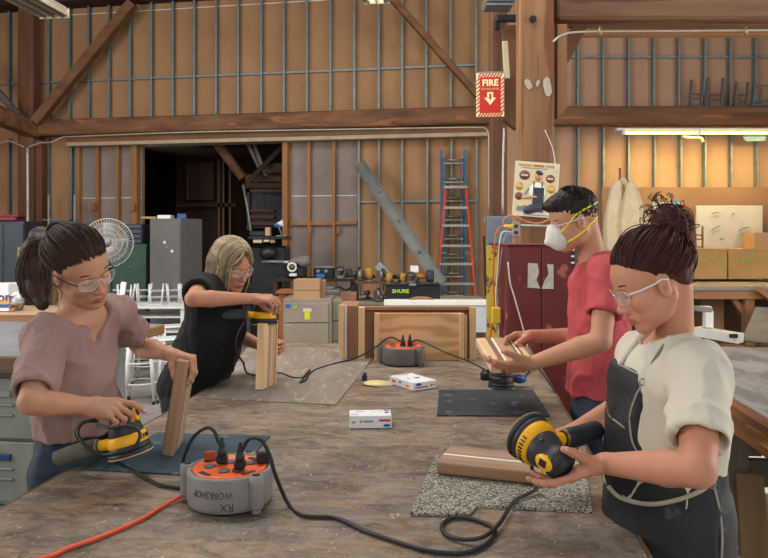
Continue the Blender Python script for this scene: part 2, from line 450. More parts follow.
# conduits --------------------------------------------------------------
def conduit(pts, r, label, n=6, m=None, name='conduit', cat='pipe'):
    b = MB(); b.tube(spline(pts, n), r, 8)
    return single(b, name, m or M_CONDUIT, Vector(pts[0]), label, cat)
conduit([WLp(-10, 141, .3), WLp(0, 143, .4), WLp(9, 141, .4), WLp(24, 147, .4)], .014, 'thin grey conduit curving along the beam at the far left edge')
conduit([WLp(27.5, 148, .42), WLp(27.8, 190, .42), WLp(28, 240, .42)], .028, 'pale vertical conduit running down the left wall post')
conduit([WLp(28, 147, .42), WLp(40, 143, .42), WLp(52, 142, .42), WLp(62, 137.5, .38), WLp(75, 136.5, .36), WLp(180, 132.5, .36), WLp(300, 130, .36), WLp(440, 127.8, .36), WLp(478, 127.5, .36), WLp(486, 129, .36), WLp(488.5, 136, .36), WLp(489, 160, .36), WLp(489, 215, .36)], .013, 'long thin conduit under the left beam bending down at its right end')
conduit([P(504, 128, 6.25), P(503, 160, 6.25), P(502.5, 214, 6.25)], .009, 'thin conduit down the narrow post to the grey breaker box')
conduit([P(553, 42, 5.4), P(560, 36, 5.4), P(572, 32.5, 5.42), P(600, 31.5, 5.45), P(680, 31, 5.45), P(800, 30, 5.45)], .008, 'pale conduit along the underside of the top right beam')
for px in (600, 746):
    b = MB(); b.tube([P(px, 27, 5.45), P(px, 35, 5.44)], .013, 8); single(b, 'conduit_coupling', mat('brass_fit', '8f7a52', 'a58f63', rough=.4, metal=.6), P(px, 35, 5.44), 'brass conduit coupling on the top right beam, %s' % ('nearer the big post' if px == 600 else 'nearer the right picture edge'), 'coupling')
conduit([P(545, 130, 5.44), P(553, 150, 5.42), P(556, 172, 5.40)], .003, 'thin white chain-like cord hanging beside the big post', m=M_WHITE, name='thin_chain', cat='cord')

# ceiling lights --------------------------------------------------------
def strip_light(far, L_, w, lab, lit):
    d = Vector((.117, 1, 0)).normalized(); s = Vector((d.y, -d.x, 0))
    R = Matrix((s, d, Vector((0, 0, 1)))).transposed()
    t = thing('ceiling_light', lab, 'light', far - d * L_ / 2, world=True)
    c = far - d * L_ / 2
    b = MB(); b.box(c + Vector((0, 0, .08)), (w, L_, .06), R, .01)
    b.prism([c + R @ Vector((x, -L_ / 2, z)) for x, z in ((-w / 2, .06), (w / 2, .06), (w * .56, 0), (w * .52, -.005), (w / 2, .05), (-w / 2, .05), (-w * .52, -.005), (-w * .56, 0))], (0, 0, 0), d * L_)
    b.build('housing', mat('lamp_housing', 'b7ab92', 'cabfa8', rough=.5), t)
    for k in (-.33, 0, .33):
        b = MB(); b.box(c + R @ Vector((k * w, 0, .01)), (.012, L_, .05), R); b.build('louvre', mat('lamp_louvre', '8d7f68', 'a3957e', rough=.5), t)
    for k in (-.2, .2):
        b = MB(); b.tube([c + R @ Vector((k * w, -L_ / 2 + .03, .02)), c + R @ Vector((k * w, L_ / 2 - .03, .02))], .018, 10)
        b.build('fluorescent_tube', emit('tube_lit', 'fff2c8', 6) if lit else mat('tube_off', 'cfd2d6', 'dadde0', rough=.25), t)
    b = MB(); b.box(c + R @ Vector((0, L_ / 2 + .008, .04)), (w * 1.1, .016, .11), R, .004); b.build('end_cap', mat('end_cap_w', 'c8c6b4', 'd6d4c4', rough=.5), t)
    return t
strip_light(at_z(54, 17, 4.25), 2.3, .34, 'unlit fluorescent ceiling fixture at the upper left corner', False)
strip_light(at_z(377, 2.5, 4.6), 1.9, .30, 'lit fluorescent ceiling fixture at the top middle edge', True)
# long lit fluorescent over the right bench
t = thing('bench_light', 'long lit fluorescent lamp below the right beam above the cardboard boxes', 'light', P(695, 131, 10.6), world=True)
b = MB(); b.box(P(700, 129.5, 10.62), ((790 - 622) / F_PX * 10.6, .10, .035), bev=.006); b.build('housing', M_WHITE, t)
M_TUBEW = emit('bench_tube_lit', 'ffe28c', 3.2)
for x0, x1 in ((625, 697), (701, 775), (779, 800)):
    b = MB(); b.tube([P(x0, 133, 10.58), P(x1, 133, 10.58)], .022, 10); b.build('fluorescent_tube', M_TUBEW, t)
for x0 in (623.5, 699, 777):
    b = MB(); b.box(P(x0, 132.5, 10.58), (.035, .06, .07), bev=.005); b.build('lamp_holder', M_WHITE, t)
area_light('bench_lamp_glow', Vector((4.85, 10.55, P(705, 136, 10.55).z)), (4.85, 10.95, .7), 2.4, .12, 62, (1.0, .74, .24))
# ================================================================ the big work table and everything on it
def table_material():
    m, N, L, B = new_mat('worn_table_top')
    tc = N.new('ShaderNodeTexCoord')
    def noise(scale, st, det=6, rough=.6, dist=0.0):
        mp = N.new('ShaderNodeMapping'); mp.inputs['Scale'].default_value = st; L.new(tc.outputs['Object'], mp.inputs[0])
        n = N.new('ShaderNodeTexNoise'); n.inputs['Scale'].default_value = scale; n.inputs['Detail'].default_value = det
        n.inputs['Roughness'].default_value = rough; n.inputs['Distortion'].default_value = dist; L.new(mp.outputs[0], n.inputs['Vector']); return n.outputs[0]
    def ramp(src, p0, p1, c0=(0, 0, 0, 1), c1=(1, 1, 1, 1)):
        r = N.new('ShaderNodeValToRGB'); r.color_ramp.elements[0].position = p0; r.color_ramp.elements[1].position = p1
        r.color_ramp.elements[0].color = c0; r.color_ramp.elements[1].color = c1; L.new(src, r.inputs[0]); return r.outputs[0]
    def mix(f, a, b_):
        x = N.new('ShaderNodeMixRGB'); L.new(f, x.inputs[0])
        for i, s in ((1, a), (2, b_)):
            if isinstance(s, tuple): x.inputs[i].default_value = s
            else: L.new(s, x.inputs[i])
        return x.outputs[0]
    base = ramp(noise(5, (.75, 1, 1), 10, .72, .8), .42, .60, hexc('4a3f35'), hexc('917e6b'))
    warm = mix(ramp(noise(3.3, (.8, 1, 1), 9, .75, .8), .50, .66), base, hexc('96704f'))
    greyed = mix(ramp(noise(3.9, (.8, 1, 1), 9, .75, .5), .48, .66), warm, hexc('7d766f'))
    dark = mix(ramp(noise(8, (.7, 1, 1), 9, .72, 1.0), .54, .62), greyed, hexc('43382f'))
    fg = ramp(noise(24, (.38, 1, 1), 9, .8, .9), .42, .58, hexc('40362d'), hexc('b09a80'))
    bl = N.new('ShaderNodeMixRGB'); bl.inputs[0].default_value = .30; L.new(dark, bl.inputs[1]); L.new(fg, bl.inputs[2]); dark = bl.outputs[0]
    flecks = mix(ramp(noise(52, (.45, 1, 1), 6, .7, .8), .64, .68), dark, hexc('c0ae90'))
    flecks2 = mix(ramp(noise(75, (1, .5, 1), 4, .6, 1.2), .66, .70), flecks, hexc('cdbf9f'))
    scr = mix(ramp(noise(9, (.12, 9, 1), 5, .6, .3), .655, .69), flecks2, hexc('4a3f38'))
    scr = mix(ramp(noise(9, (9, .12, 1), 5, .6, .3), .67, .70), scr, hexc('6a5a4c'))
    L.new(scr, B.inputs['Base Color'])
    B.inputs['Roughness'].default_value = .55
    L.new(ramp(noise(12, (.5, 1, 1), 6, .7), .3, .7, (.38,) * 3 + (1,), (.75,) * 3 + (1,)), B.inputs['Roughness'])
    bp = N.new('ShaderNodeBump'); bp.inputs['Strength'].default_value = .35; bp.inputs['Distance'].default_value = .003
    L.new(noise(30, (.35, 1, 1), 6, .7, .8), bp.inputs['Height']); L.new(bp.outputs[0], B.inputs['Normal'])
    return m
M_TABLE = table_material()
M_TEDGE = wood('table_edge_wood', '4b3828', '7d6048', 'y', 7, .7, .3, spots='2f251e', spot_amt=.42)
M_MAPLE = wood('maple', 'd8ae80', 'e4c096', 'z', 9, .5, .05)
TD = Vector((.117, 1, 0)).normalized(); TS = Vector((TD.y, -TD.x, 0))
RT = Matrix((TS, TD, Vector((0, 0, 1)))).transposed()
def tabX(Y, side): return (-1.204 if side < 0 else .402) + .117 * Y
Y0, Y1 = .95, 4.60
tc_ = Vector(((tabX((Y0 + Y1) / 2, -1) + tabX((Y0 + Y1) / 2, 1)) / 2, (Y0 + Y1) / 2, 0))
TW = 1.606 * TD.y; TL = (Y1 - Y0) / TD.y
work_table = thing('work_table', 'huge scarred dark brown wooden work table in the middle of the shop', 'table', (tc_.x, tc_.y, 0), -math.atan(.117))
b = MB(); b.box((0, 0, TZ - .03), (TW, TL, .06), bev=.004); top = b.build('tabletop', M_TABLE, work_table)
b = MB()
for sx in (-1, 1): b.box((sx * (TW / 2 + .004), 0, TZ - .035), (.012, TL, .068), bev=.003)
for sy in (-1, 1): b.box((0, sy * (TL / 2 + .004), TZ - .035), (TW, .012, .068), bev=.003)
b.build('edge_strip', M_TEDGE, work_table)
for sx in (-1, 1):
    for y in (-TL / 2 + .3, 0, TL / 2 - .3):
        b = MB(); b.box((sx * (TW / 2 - .32), y, .43), (.1, .1, .86), bev=.006); b.build('leg', M_TEDGE, work_table)
    b = MB(); b.box((sx * (TW / 2 - .32), 0, .78), (.06, TL - .5, .14), bev=.004); b.build('apron_rail', M_TEDGE, work_table)

def quad_sheet(name, pts, th, m, label, cat, group=None):
    pts = [Vector(p) for p in pts]
    n = (pts[1] - pts[0]).cross(pts[2] - pts[0])
    b = MB(); b.prism([p + Vector((0, 0, .0006)) for p in pts], (0, 0, 0), (0, 0, th))
    c = sum(pts, Vector()) / len(pts)
    return single(b, name, m, c, label, cat, group)
quad_sheet('hardboard_sheet', [T(206, 399), T(336, 405.5), T(381, 348), T(247, 348)], .004, mat('sheet_grey', '756a60', '93877b', rough=.6, scale=8, stretch=(1, .3, 1), contrast=.4, spots='a3977f', spot_scale=30, spot_amt=.36), 'thin grey-brown hardboard sheet flat on the table under the upright block on the left', 'board')
M_MATBLUE = mat('rubber_mat_blue', '293b44', '3e545e', rough=.8, scale=7, contrast=.5, bump=.3, bscale=220, spots='5c6c72', spot_scale=18, spot_amt=.34)
M_MATBLK = mat('rubber_mat_black', '26292d', '383d42', rough=.8, scale=8, contrast=.5, bump=.3, bscale=220, spots='5a6064', spot_scale=14, spot_amt=.34)
quad_sheet('anti_slip_mat', [T(80, 470), T(158, 434), T(270, 437), T(233, 479)], .005, M_MATBLUE, 'dark blue rubber mat under the standing block beside the grey cord reel', 'mat')
quad_sheet('anti_slip_mat', [T(437, 416.5), T(439, 391), T(533, 390.5), T(550, 417)], .005, M_MATBLK, 'black rubber mat in front of the small dark sander at the table edge', 'mat')
# speckled carpet-foam mat with a stepped near edge
def speckle():
    m, N, L, B = new_mat('speckled_underlay')
    tc = N.new('ShaderNodeTexCoord'); v = N.new('ShaderNodeTexVoronoi'); v.inputs['Scale'].default_value = 260
    L.new(tc.outputs['Object'], v.inputs['Vector'])
    r = N.new('ShaderNodeValToRGB'); e = r.color_ramp.elements
    s = N.new('ShaderNodeSeparateColor'); L.new(v.outputs['Color'], s.inputs[0]); L.new(s.outputs[0], r.inputs[0])
    r.color_ramp.interpolation = 'CONSTANT'
    e[0].position = 0; e[0].color = hexc('3d3a33'); e[1].position = .24; e[1].color = hexc('7f7a6c')
    for p_, c_ in ((.48, 'aaa493'), (.68, '8f8a74'), (.84, 'c9c3b2')):
        x = e.new(p_); x.color = hexc(c_)
    L.new(r.outputs[0], B.inputs['Base Color']); B.inputs['Roughness'].default_value = .95
    bp = N.new('ShaderNodeBump'); bp.inputs['Strength'].default_value = .8; bp.inputs['Distance'].default_value = .004
    L.new(v.outputs['Distance'], bp.inputs['Height']); L.new(bp.outputs[0], B.inputs['Normal']); return m
quad_sheet('carpet_underlay', [T(410, 516.5), T(436, 457), T(584, 461), T(592, 513.5), T(520, 510), T(477, 508.5), T(470, 517)], .008, speckle(), 'grey speckled foam underlay mat beneath the flat striped block', 'mat')

# ---- laminated blocks: striped pale and dark boards, each strip a part ------------------------------
STR = {'m': wood('strip_maple', 'd9b083', 'e6c59c', 'x', 10, .5, .05), 'w': wood('strip_walnut', '74563f', '927056', 'x', 10, .5, .05),
       'c': wood('strip_cherry', 'b38a66', 'c69e79', 'x', 10, .5, .05), 'p': wood('strip_pale', 'f0dcba', 'f6e8cc', 'x', 10, .5, .05),
       'k': wood('strip_brown', '8f6c50', 'ab8769', 'x', 10, .5, .05), 'l': wood('strip_mauve', '94796a', 'ad9383', 'x', 10, .5, .05),
       'g': wood('strip_ash', 'b79c80', 'cbb095', 'x', 10, .5, .05)}
def block(label, c, R, seq, L_=.30, Wd=.175, th=.037):
    """R columns: x along length, y across the strips, z thickness; c = centre"""
    root = thing('laminated_block', label, 'wooden block', c, R=R, group='laminated striped wooden blocks being sanded')
    tot = sum(w for _, w in seq); y = -Wd / 2
    n = len(seq)
    for i, (k, w) in enumerate(seq):
        w = w / tot * Wd; b = MB(); a0, a1 = y, y + w; r = .009
        if i in (0, n - 1):      # rounded outer edges
            sg = -1 if i == 0 else 1; ye = a0 if i == 0 else a1; yi = a1 if i == 0 else a0
            arc = [(ye - sg * r + sg * r * math.sin(t), th / 2 - r + r * math.cos(t)) for t in np.linspace(0, PI / 2, 6)]
            arc2 = [(ye - sg * r + sg * r * math.cos(t), -th / 2 + r - r * math.sin(t)) for t in np.linspace(0, PI / 2, 6)]
            poly = [(yi, th / 2)] + arc + arc2 + [(yi, -th / 2)]
        else: poly = [(a0, th / 2), (a1, th / 2), (a1, -th / 2), (a0, -th / 2)]
        b.prism([(-L_ / 2, p, q) for p, q in poly], (0, 0, 0), (L_, 0, 0))
        b.build('strip', STR[k], root); y += w
    return root
# flat block by the orange and yellow sander
nl, nr = T(437, 478), T(541.5, 490)
ex = (nr - nl).normalized(); ey = Vector((-ex.y, ex.x, 0))
block('striped block lying flat on the speckled mat under the large yellow sander', nl + ex * .15 + ey * .0875 + Vector((0, 0, .0275 + .002)), Matrix((ex, ey, Vector((0, 0, 1)))).transposed(),
      [('k', 2.6), ('l', 2.6), ('p', .9), ('l', 1.6), ('c', .8), ('l', 2.0), ('k', 2.2)])
# upright block held by the woman in the mauve t-shirt
pz = Vector((.145, .045, 1)).normalized()
bx = T(167, 456, .006); R_ = axes((-.10, 1, 0), (1, .12, 0))        # z = thickness direction
zdir = Vector((1, .10, 0)); zdir = (zdir - pz * zdir.dot(pz)).normalized(); ydir = zdir.cross(pz)
Rb = Matrix((pz, ydir, zdir)).transposed()
# strips run along the length (x); ydir must point away from the camera
if ydir.y < 0: Rb = Matrix((pz, -ydir, -zdir)).transposed(); ydir = -ydir
blockA = block('striped block stood on end on the blue mat beside the grey cord reel', bx + pz * .152 + ydir * .088, Rb, [('k', 3.0), ('w', .7), ('l', 1.8), ('p', .7), ('w', 1.2), ('g', 1.6), ('c', 2)], L_=.30, Wd=.18)
pz = Vector((.03, .02, 1)).normalized(); zdir = Vector((1, -.25, 0)); zdir = (zdir - pz * zdir.dot(pz)).normalized(); ydir = zdir.cross(pz); 
if ydir.y < 0: ydir = -ydir; zdir = -zdir
bx = T(258.5, 390, .007)
blockB = block('striped block stood on end on the grey sheet below the small upright yellow sander', bx + pz * .152 + ydir * .085, Matrix((pz, ydir, zdir)).transposed(), [('m', 3), ('c', 1), ('w', .6), ('g', 2.4), ('c', 1.6), ('w', .6), ('m', 1.2)], L_=.30, Wd=.17)
# block carried by the man
blockC_R = axes((.08, -.97, -.22), (.02, -.22, .97))
blockC_c = P(505, 354.5, 2.91)
blockC = block('striped block held in the air by the man in the red t-shirt', blockC_c, blockC_R, [('m', 2.4), ('w', 1.3), ('p', .7), ('c', 3.2), ('w', .7), ('p', .5), ('w', .6), ('m', 1.6)], L_=.29, Wd=.185)

# ---- cord reels -------------------------------------------------------------------------------
M_REEL = mat('reel_grey', '7e7b79', '8d8a87', rough=.5, scale=5, bump=.05)
M_REELD = mat('reel_grey_dark', '5e5a58', '6b6764', rough=.5, scale=5)
M_ORANGE = mat('reel_orange', 'e8602e', 'f0703c', rough=.4, scale=4)
M_RUB = mat('cord_rubber', '1b1c1f', '2a2b2f', rough=.5, scale=8)
M_INK = mat('ink', '2c2a29', rough=.7)
def curved_text(b, txt, size, r, ang, z, flip=True, sq=1.0):
    vs, fs = text_geo(txt, size, .0004, -.0003, sq); out = []
    for v in vs:
        x, y = v.x, v.y
        if flip: x, y = -x, -y
        a = ang + x / r
        out.append(Vector((math.sin(a) * (r + .0006 + v.z), -math.cos(a) * (r + .0006 + v.z), z + y)))
    b._add(out, fs)
def reel(label, c, rotz, body, texts, sc=1.0, grp='grey cord reels with orange socket tops'):
    t = thing('cord_reel', label, 'cord reel', c, rotz, grp)
    r, h = .118 * sc, .098 * sc
    b = MB(); b.lathe([(r * .9, .004), (r * .97, .006), (r * .985, .016), (r, .02), (r, h - .006), (r * .985, h), (r * .90, h), (r * .88, h - .006), (r * .1, h - .006)], n=56); b.build('drum', body, t)
    b = MB(); b.lathe([(.01, 0.001), (r * .93, .001), (r * .93, .010), (.01, .010)], n=48); b.build('base_ring', M_BLACK, t)
    b = MB(); b.lathe([(.0, h - .0055), (r * .86, h - .0055), (r * .865, h - .001), (r * .84, h + .002), (r * .80, h + .001), (r * .76, h - .001), (0, h + .001)], n=48); disc = b.build('socket_disc', M_ORANGE, t)
    for k in range(4):      # dark arc-shaped slots
        a0 = k * PI / 2 + .35; b = MB()
        pts = [(r * .78 * math.cos(a0 + .5 * j / 8), r * .78 * math.sin(a0 + .5 * j / 8)) for j in range(9)] + [(r * .66 * math.cos(a0 + .5 * j / 8), r * .66 * math.sin(a0 + .5 * j / 8)) for j in range(8, -1, -1)]
        b.prism([(x, y, h - .001) for x, y in pts], (0, 0, 0), (0, 0, .0022)); b.build('grip_slot', M_BLACK, disc)
    for (x, y) in ((.02, -.045), (-.018, -.04), (.0, .035), (-.055, .01), (.055, .012)):
        b = MB(); b.lathe([(0, 0), (.0155, 0), (.0155, .003), (.0, .003)], (x * sc, y * sc, h + .0005), n=18); b.build('socket', M_REELD if (x, y) != (.02, -.045) else mat('socket_dark', '5a2c20', rough=.5), disc)
    for a in (math.radians(-58), math.radians(160), math.radians(62)):
        x, y = math.cos(a) * r * 1.05, math.sin(a) * r * 1.05
        b = MB(); b.cyl((x, y, -.0), (x, y, .012), .012, n=16).m(1); b.cur = 0
        b.lathe([(.015 * sc, .010), (.020 * sc, .016), (.021 * sc, h - .02), (.019 * sc, h + .002), (.012 * sc, h + .004), (.011 * sc, h + .001), (0, h + .001)], (x, y, 0), n=20)
        b.box((x * .93, y * .93, h * .5 + .006), (.03 * sc, .034 * sc, h * .88), Matrix.Rotation(a, 3, 'Z'), .004)
        b.build('corner_post', [body], t)
        b = MB(); b.lathe([(0, h), (.009, h), (.010, h + .0055), (.004, h + .0062), (0, h + .0062)], (x, y, 0), n=14); b.build('screw', M_BLACK, t)
    if texts:
        b = MB()
        for (s, size, ang, z, sq) in texts: curved_text(b, s, size, r, ang, z, True, sq)
        b.build('marker_writing', M_INK, t)
    return t, h
rc = T(226.5, 497); rc.z = TZ; 
reel1, RH = reel('grey cord reel with bright orange top and hand-written RX WORKSHOP, nearest the camera', Vector((rc.x * .982 + .009, 1.86, TZ + .001)), math.radians(14), M_REEL,
                 [('WORKSHOP', .027, -.46, .055, .72), ('RX', .028, -.10, .025, .95)], .945)
r2 = Vector((T(404, 368).x, 3.90, TZ + .001))
reel2, _ = reel('darker cord reel at the far end of the table in front of the plywood', r2, math.radians(12), M_REELD, [('CORD', .026, -.1, .062, .9)][:0], 1.0)
b = MB()
for k in range(5):
    a0 = math.radians(24 + k * 3.4); a1 = a0 + math.radians(3.5); r = .1195
    b.prism([(math.sin(a0) * r, -math.cos(a0) * r, .02), (math.sin(a1) * r, -math.cos(a1) * r, .02), (math.sin(a1) * r, -math.cos(a1) * r, .08), (math.sin(a0) * r, -math.cos(a0) * r, .08)], (0, 0, 0), (.0006, -.0008, 0))
b.build('pale_sticker', mat('sticker', 'b9bcc6', 'cfd2da', rough=.5), reel2)
def plug(loc, h=.045, m=None, parent=None, name='plug'):
    b = MB(); loc = Vector(loc)
    b.box(loc + Vector((0, 0, .012)), (.030, .024, .024), bev=.005)
    b.lathe([(.012, .0), (.0125, .018), (.008, .022), (.009, .026), (.007, .030), (.008, .034), (.0055, .040), (.0045, h + .006)], loc + Vector((0, 0, .018)), n=14)
    return b
HD = TZ + RH
# cords ------------------------------------------------------------------------------------------
def cord(pts, r, label, m=None, name='power_cable', cat='cord', n=8, extra=None, group=None):
    t = thing(name, label, cat, Vector(pts[0]), world=True, group=group)
    b = MB(); b.tube(spline(pts, n), r, 8); b.build('cable', m or M_RUB, t)
    for q in (extra or []):
        if isinstance(q, MB): q.build('plug', M_BLACK, t)
    return t
pA = P(240, 472, 1.83); pA.z = HD + .004
pB = P(222, 470, 1.875); pB.z = HD + .004
zc = .0065
cord([pA + Vector((0, 0, .06)), P(241, 452, 1.83), P(249, 439, 1.82), P(261, 440, 1.80), P(270, 456, 1.80), P(275, 474, 1.80), T(289, 505, zc), T(304, 515.5, zc), T(336, 518, zc), T(368, 532, zc), T(406, 544.5, zc), T(430, 551, zc), T(462, 553, zc), T(483, 546, zc), T(495, 534, zc), T(490, 525.5, zc), T(472, 519, zc), T(453, 518, zc), T(442, 525, zc), T(447, 535, zc), T(466, 539.5, zc + .004), T(485, 536, zc + .010), T(500, 522.5, .016), T(514.6, 501, .016), T(535, 490, .02), P(536, 481, 1.90), P(532.5, 470, 1.86), P(531, 462, 1.83)],
     .0052, 'thick black cord looping across the near table from the nearest reel to the large sander', extra=[plug(pA)])
cord([pB + Vector((0, 0, .06)), P(219, 443, 1.87), P(214, 431, 1.88), P(206, 428, 1.90), P(193, 438, 1.95), P(184, 458, 2.0), P(182, 474, 2.02), T(183, 487, zc), T(172, 487, zc), T(156, 483, zc), T(129, 468, zc), T(112, 459, .02), P(105, 450, 2.03), P(94, 450, 2.0), P(80, 441, 1.99), P(76, 430, 1.99), P(84, 422, 2.0), P(98, 421, 2.02)],
     .0048, 'black cord arching out of the nearest reel to the sander over the blue mat', extra=[plug(pB)])
b = MB(); q = P(263, 463, 1.89); q.z = HD + .002; b.box(q + Vector((0, 0, .014)), (.036, .03, .028), Matrix.Rotation(.2, 3, 'Z'), .004); single(b, 'plug_adapter', M_BLACK, q, 'square black plug adapter on the right side of the nearest orange reel top', 'plug')
b = MB(); q = P(210, 460, 1.91); q.z = HD + .002; b.box(q + Vector((0, 0, .012)), (.03, .022, .024), Matrix.Rotation(.5, 3, 'Z'), .004); single(b, 'reset_switch', mat('rust_red', '8a3a1e', 'a04a28', rough=.5), q, 'rust-red switch block on the left of the nearest orange reel top', 'switch')
cord([Vector((-1.32, 1.22, .60)), Vector((-1.20, 1.27, .86)), Vector((-1.09, 1.32, .935)), Vector((-.98, 1.38, TZ + zc)), T(36, 560, zc), T(68, 548, zc), T(100, 537, zc), T(140, 520, zc), T(165, 505, zc), T(186, 493.5, .011)], .0050, 'bright orange-red extension cord running off the near table corner', mat('cord_orange', 'e2542f', 'ec6238', rough=.45))
qA = P(403, 351, 3.88); qA.z = HD + .002; qB = P(410, 351, 3.9); qB.z = HD + .002
cord([P(243, 362, 3.25), T(247, 373, .015), T(257, 375, .012), T(268, 374, zc), T(280, 373, zc), T(293, 377.5, zc), T(303, 377.5, zc), T(309, 374, zc), T(317, 369, zc), T(335, 363.5, zc), T(357, 357.5, .02), P(377, 346, 3.9), P(386, 339, 3.88), P(393, 337.5, 3.88), P(400, 341, 3.88), qA + Vector((0, 0, .055))], .0045, 'black cord from the far reel to the sander on the left upright block', extra=[plug(qA)])
cord([T(303, 377.5, zc), T(310, 370, .012), T(306, 379, .012), T(300, 383, zc), T(304, 378, .016)], .0045, 'small twisted knot in the black cord on the grey sheet', name='cord_knot')
cord([qB + Vector((0, 0, .055)), P(412, 342, 3.9), P(416, 340, 3.9), P(424, 342, 3.88), P(436, 348, 3.8), P(452, 355, 3.7), P(468, 361, 3.55), P(478, 366, 3.45), P(484, 369, 3.42)], .0045, 'black cord arching from the far reel towards the dark plug beside the small sander', extra=[plug(qB)])
cord([T(520, 379, .02), T(527, 374, zc), T(536, 368, zc), T(541, 371, zc), T(548, 381, zc), T(555, 392, zc)], .0042, 'short black cord along the right table edge by the jeans of the man')
b = MB(); q = T(486, 379.5); b.lathe([(.0, 0), (.026, .0), (.028, .005), (.028, .030), (.024, .036), (.012, .038), (.010, .048), (0, .048)], q + Vector((0, 0, .001)), n=24); b.box(q + Vector((.0, 0, .04)), (.035, .016, .018), bev=.004); single(b, 'round_plug', M_BLACK, q, 'round black plug hub on the table left of the small dark sander', 'plug')

# ---- random orbit sander ----------------------------------------------------------------------
M_YEL = mat('tool_yellow', 'e8a80c', 'f2b61a', rough=.4, scale=4)
M_TBLK = mat('tool_black', '26272a', '34363a', rough=.5, scale=6)
M_BAG = mat('dust_bag', '3a3a34', '57564a', rough=.9, scale=14, bump=.3, bscale=60)
M_SAND = mat('sanding_disc', 'c9a06a', 'd8b07a', rough=.95, scale=20)
def sander(label, R, c, bag=True, col=None, bag_mat=None, bagang=0.0, pad=None, sc=1.0):
    """origin at pad centre; z from the pad through the motor; dust port along +x"""
    root = thing('orbital_sander', label, 'sander', c, R=R); Y_ = col or M_YEL
    b = MB(); b.lathe([(0, -.004), (.061, -.004), (.0625, -.002), (.0625, .0)], n=40); b.build('sanding_disc', pad or M_SAND, root)
    b = MB(); b.lathe([(0, 0), (.061, 0), (.0625, .004), (.0620, .010), (.056, .0125), (.0, .0125)], n=40); b.build('pad', M_TBLK, root)
    b = MB(); b.lathe([(.0, .013), (.057, .013), (.059, .018), (.058, .026), (.054, .034), (.0, .034)], n=40); b.build('skirt', M_TBLK, root)
    b = MB(); b.lathe([(0, .030), (.0555, .030), (.0565, .036), (.054, .056), (.049, .064), (.0, .064)], n=40); h = b.build('housing', Y_, root)
    for k in range(9):
        a = math.radians(150 + k * 9.5); b = MB(); b.box((math.cos(a) * .0552, math.sin(a) * .0552, .046), (.004, .004, .014), Matrix.Rotation(a, 3, 'Z')); b.build('vent', M_BLACK, h)
    b = MB(); b.lathe([(.047, .060), (.0485, .068), (.045, .088), (.0385, .105), (.0365, .118), (.040, .130), (.0405, .140), (.036, .150), (.024, .156), (0, .158)], n=36, sx=1.0, sy=.96); b.build('motor_grip', M_TBLK, root)
    Rk = axes((0, 0, 1), (-1, 0, .12)); q_ = Vector((-.0385, 0, .122))
    b = MB(); b.lathe([(0, -.006), (.026, -.006), (.028, .002), (.025, .005), (0, .0055)], q_, Rk, n=24, sx=1.0, sy=.68); cap = b.build('switch_badge', Y_, root)
    b = MB(); b.box(q_ + Rk @ Vector((0, 0, .0065)), (.022, .018, .003), Rk, .001); b.build('switch', M_BLACK, cap)
    b = MB(); b.lathe([(0, .1545), (.024, .1545), (.024, .158), (0, .1595)], n=24); b.build('top_cap', M_TBLK, root)
    b = MB()
    for k in range(28):   # rubber texture ring
        a = 2 * PI * k / 28; b.box((math.cos(a) * .0405, math.sin(a) * .0395, .136), (.002, .003, .012), Matrix.Rotation(a, 3, 'Z'))
    b.build('grip_ribs', M_TBLK, root)
    for a_ in (-.9, 2.2):
        b = MB(); b.cyl((math.cos(a_) * .043, math.sin(a_) * .043, .085), (math.cos(a_) * .049, math.sin(a_) * .049, .083), .004, n=10); b.build('screw', M_DKMETAL, root)
    b = MB(); Rz = Matrix.Rotation(bagang, 3, 'Z')
    b.tube([Rz @ Vector((x, 0, z)) for x, z in ((.03, .042), (.055, .045), (.075, .048), (.09, .050))], .017, 14, rfun=lambda t: 1.15 - .2 * t); b.build('dust_port', Y_ if bag else M_TBLK, root)
    if bag:
        b = MB(); b.tube([Rz @ Vector((x, 0, z)) for x, z in ((.080, .049), (.086, .049), (.092, .050), (.11, .050), (.14, .050), (.17, .048), (.195, .045), (.205, .044), (.21, .043))], .027, 18, rfun=lambda t: (.72 + .9 * t) if t < .3 else (1.0 if t < .85 else 1.0 - (t - .85) * 3.2)); bg_ = b.build('dust_bag', bag_mat or M_BAG, root)
        b = MB(); b.lathe([(.0215, 0), (.0235, .0), (.0235, .012), (.0215, .012)], Rz @ Vector((.083, 0, .049)), Rz @ Matrix.Rotation(PI / 2, 3, 'Y'), n=20); b.build('bag_collar', mat('collar_brass', '8d7440', 'a58a50', rough=.4, metal=.4), root)
    root.scale = (1, 1, .88)
    return root
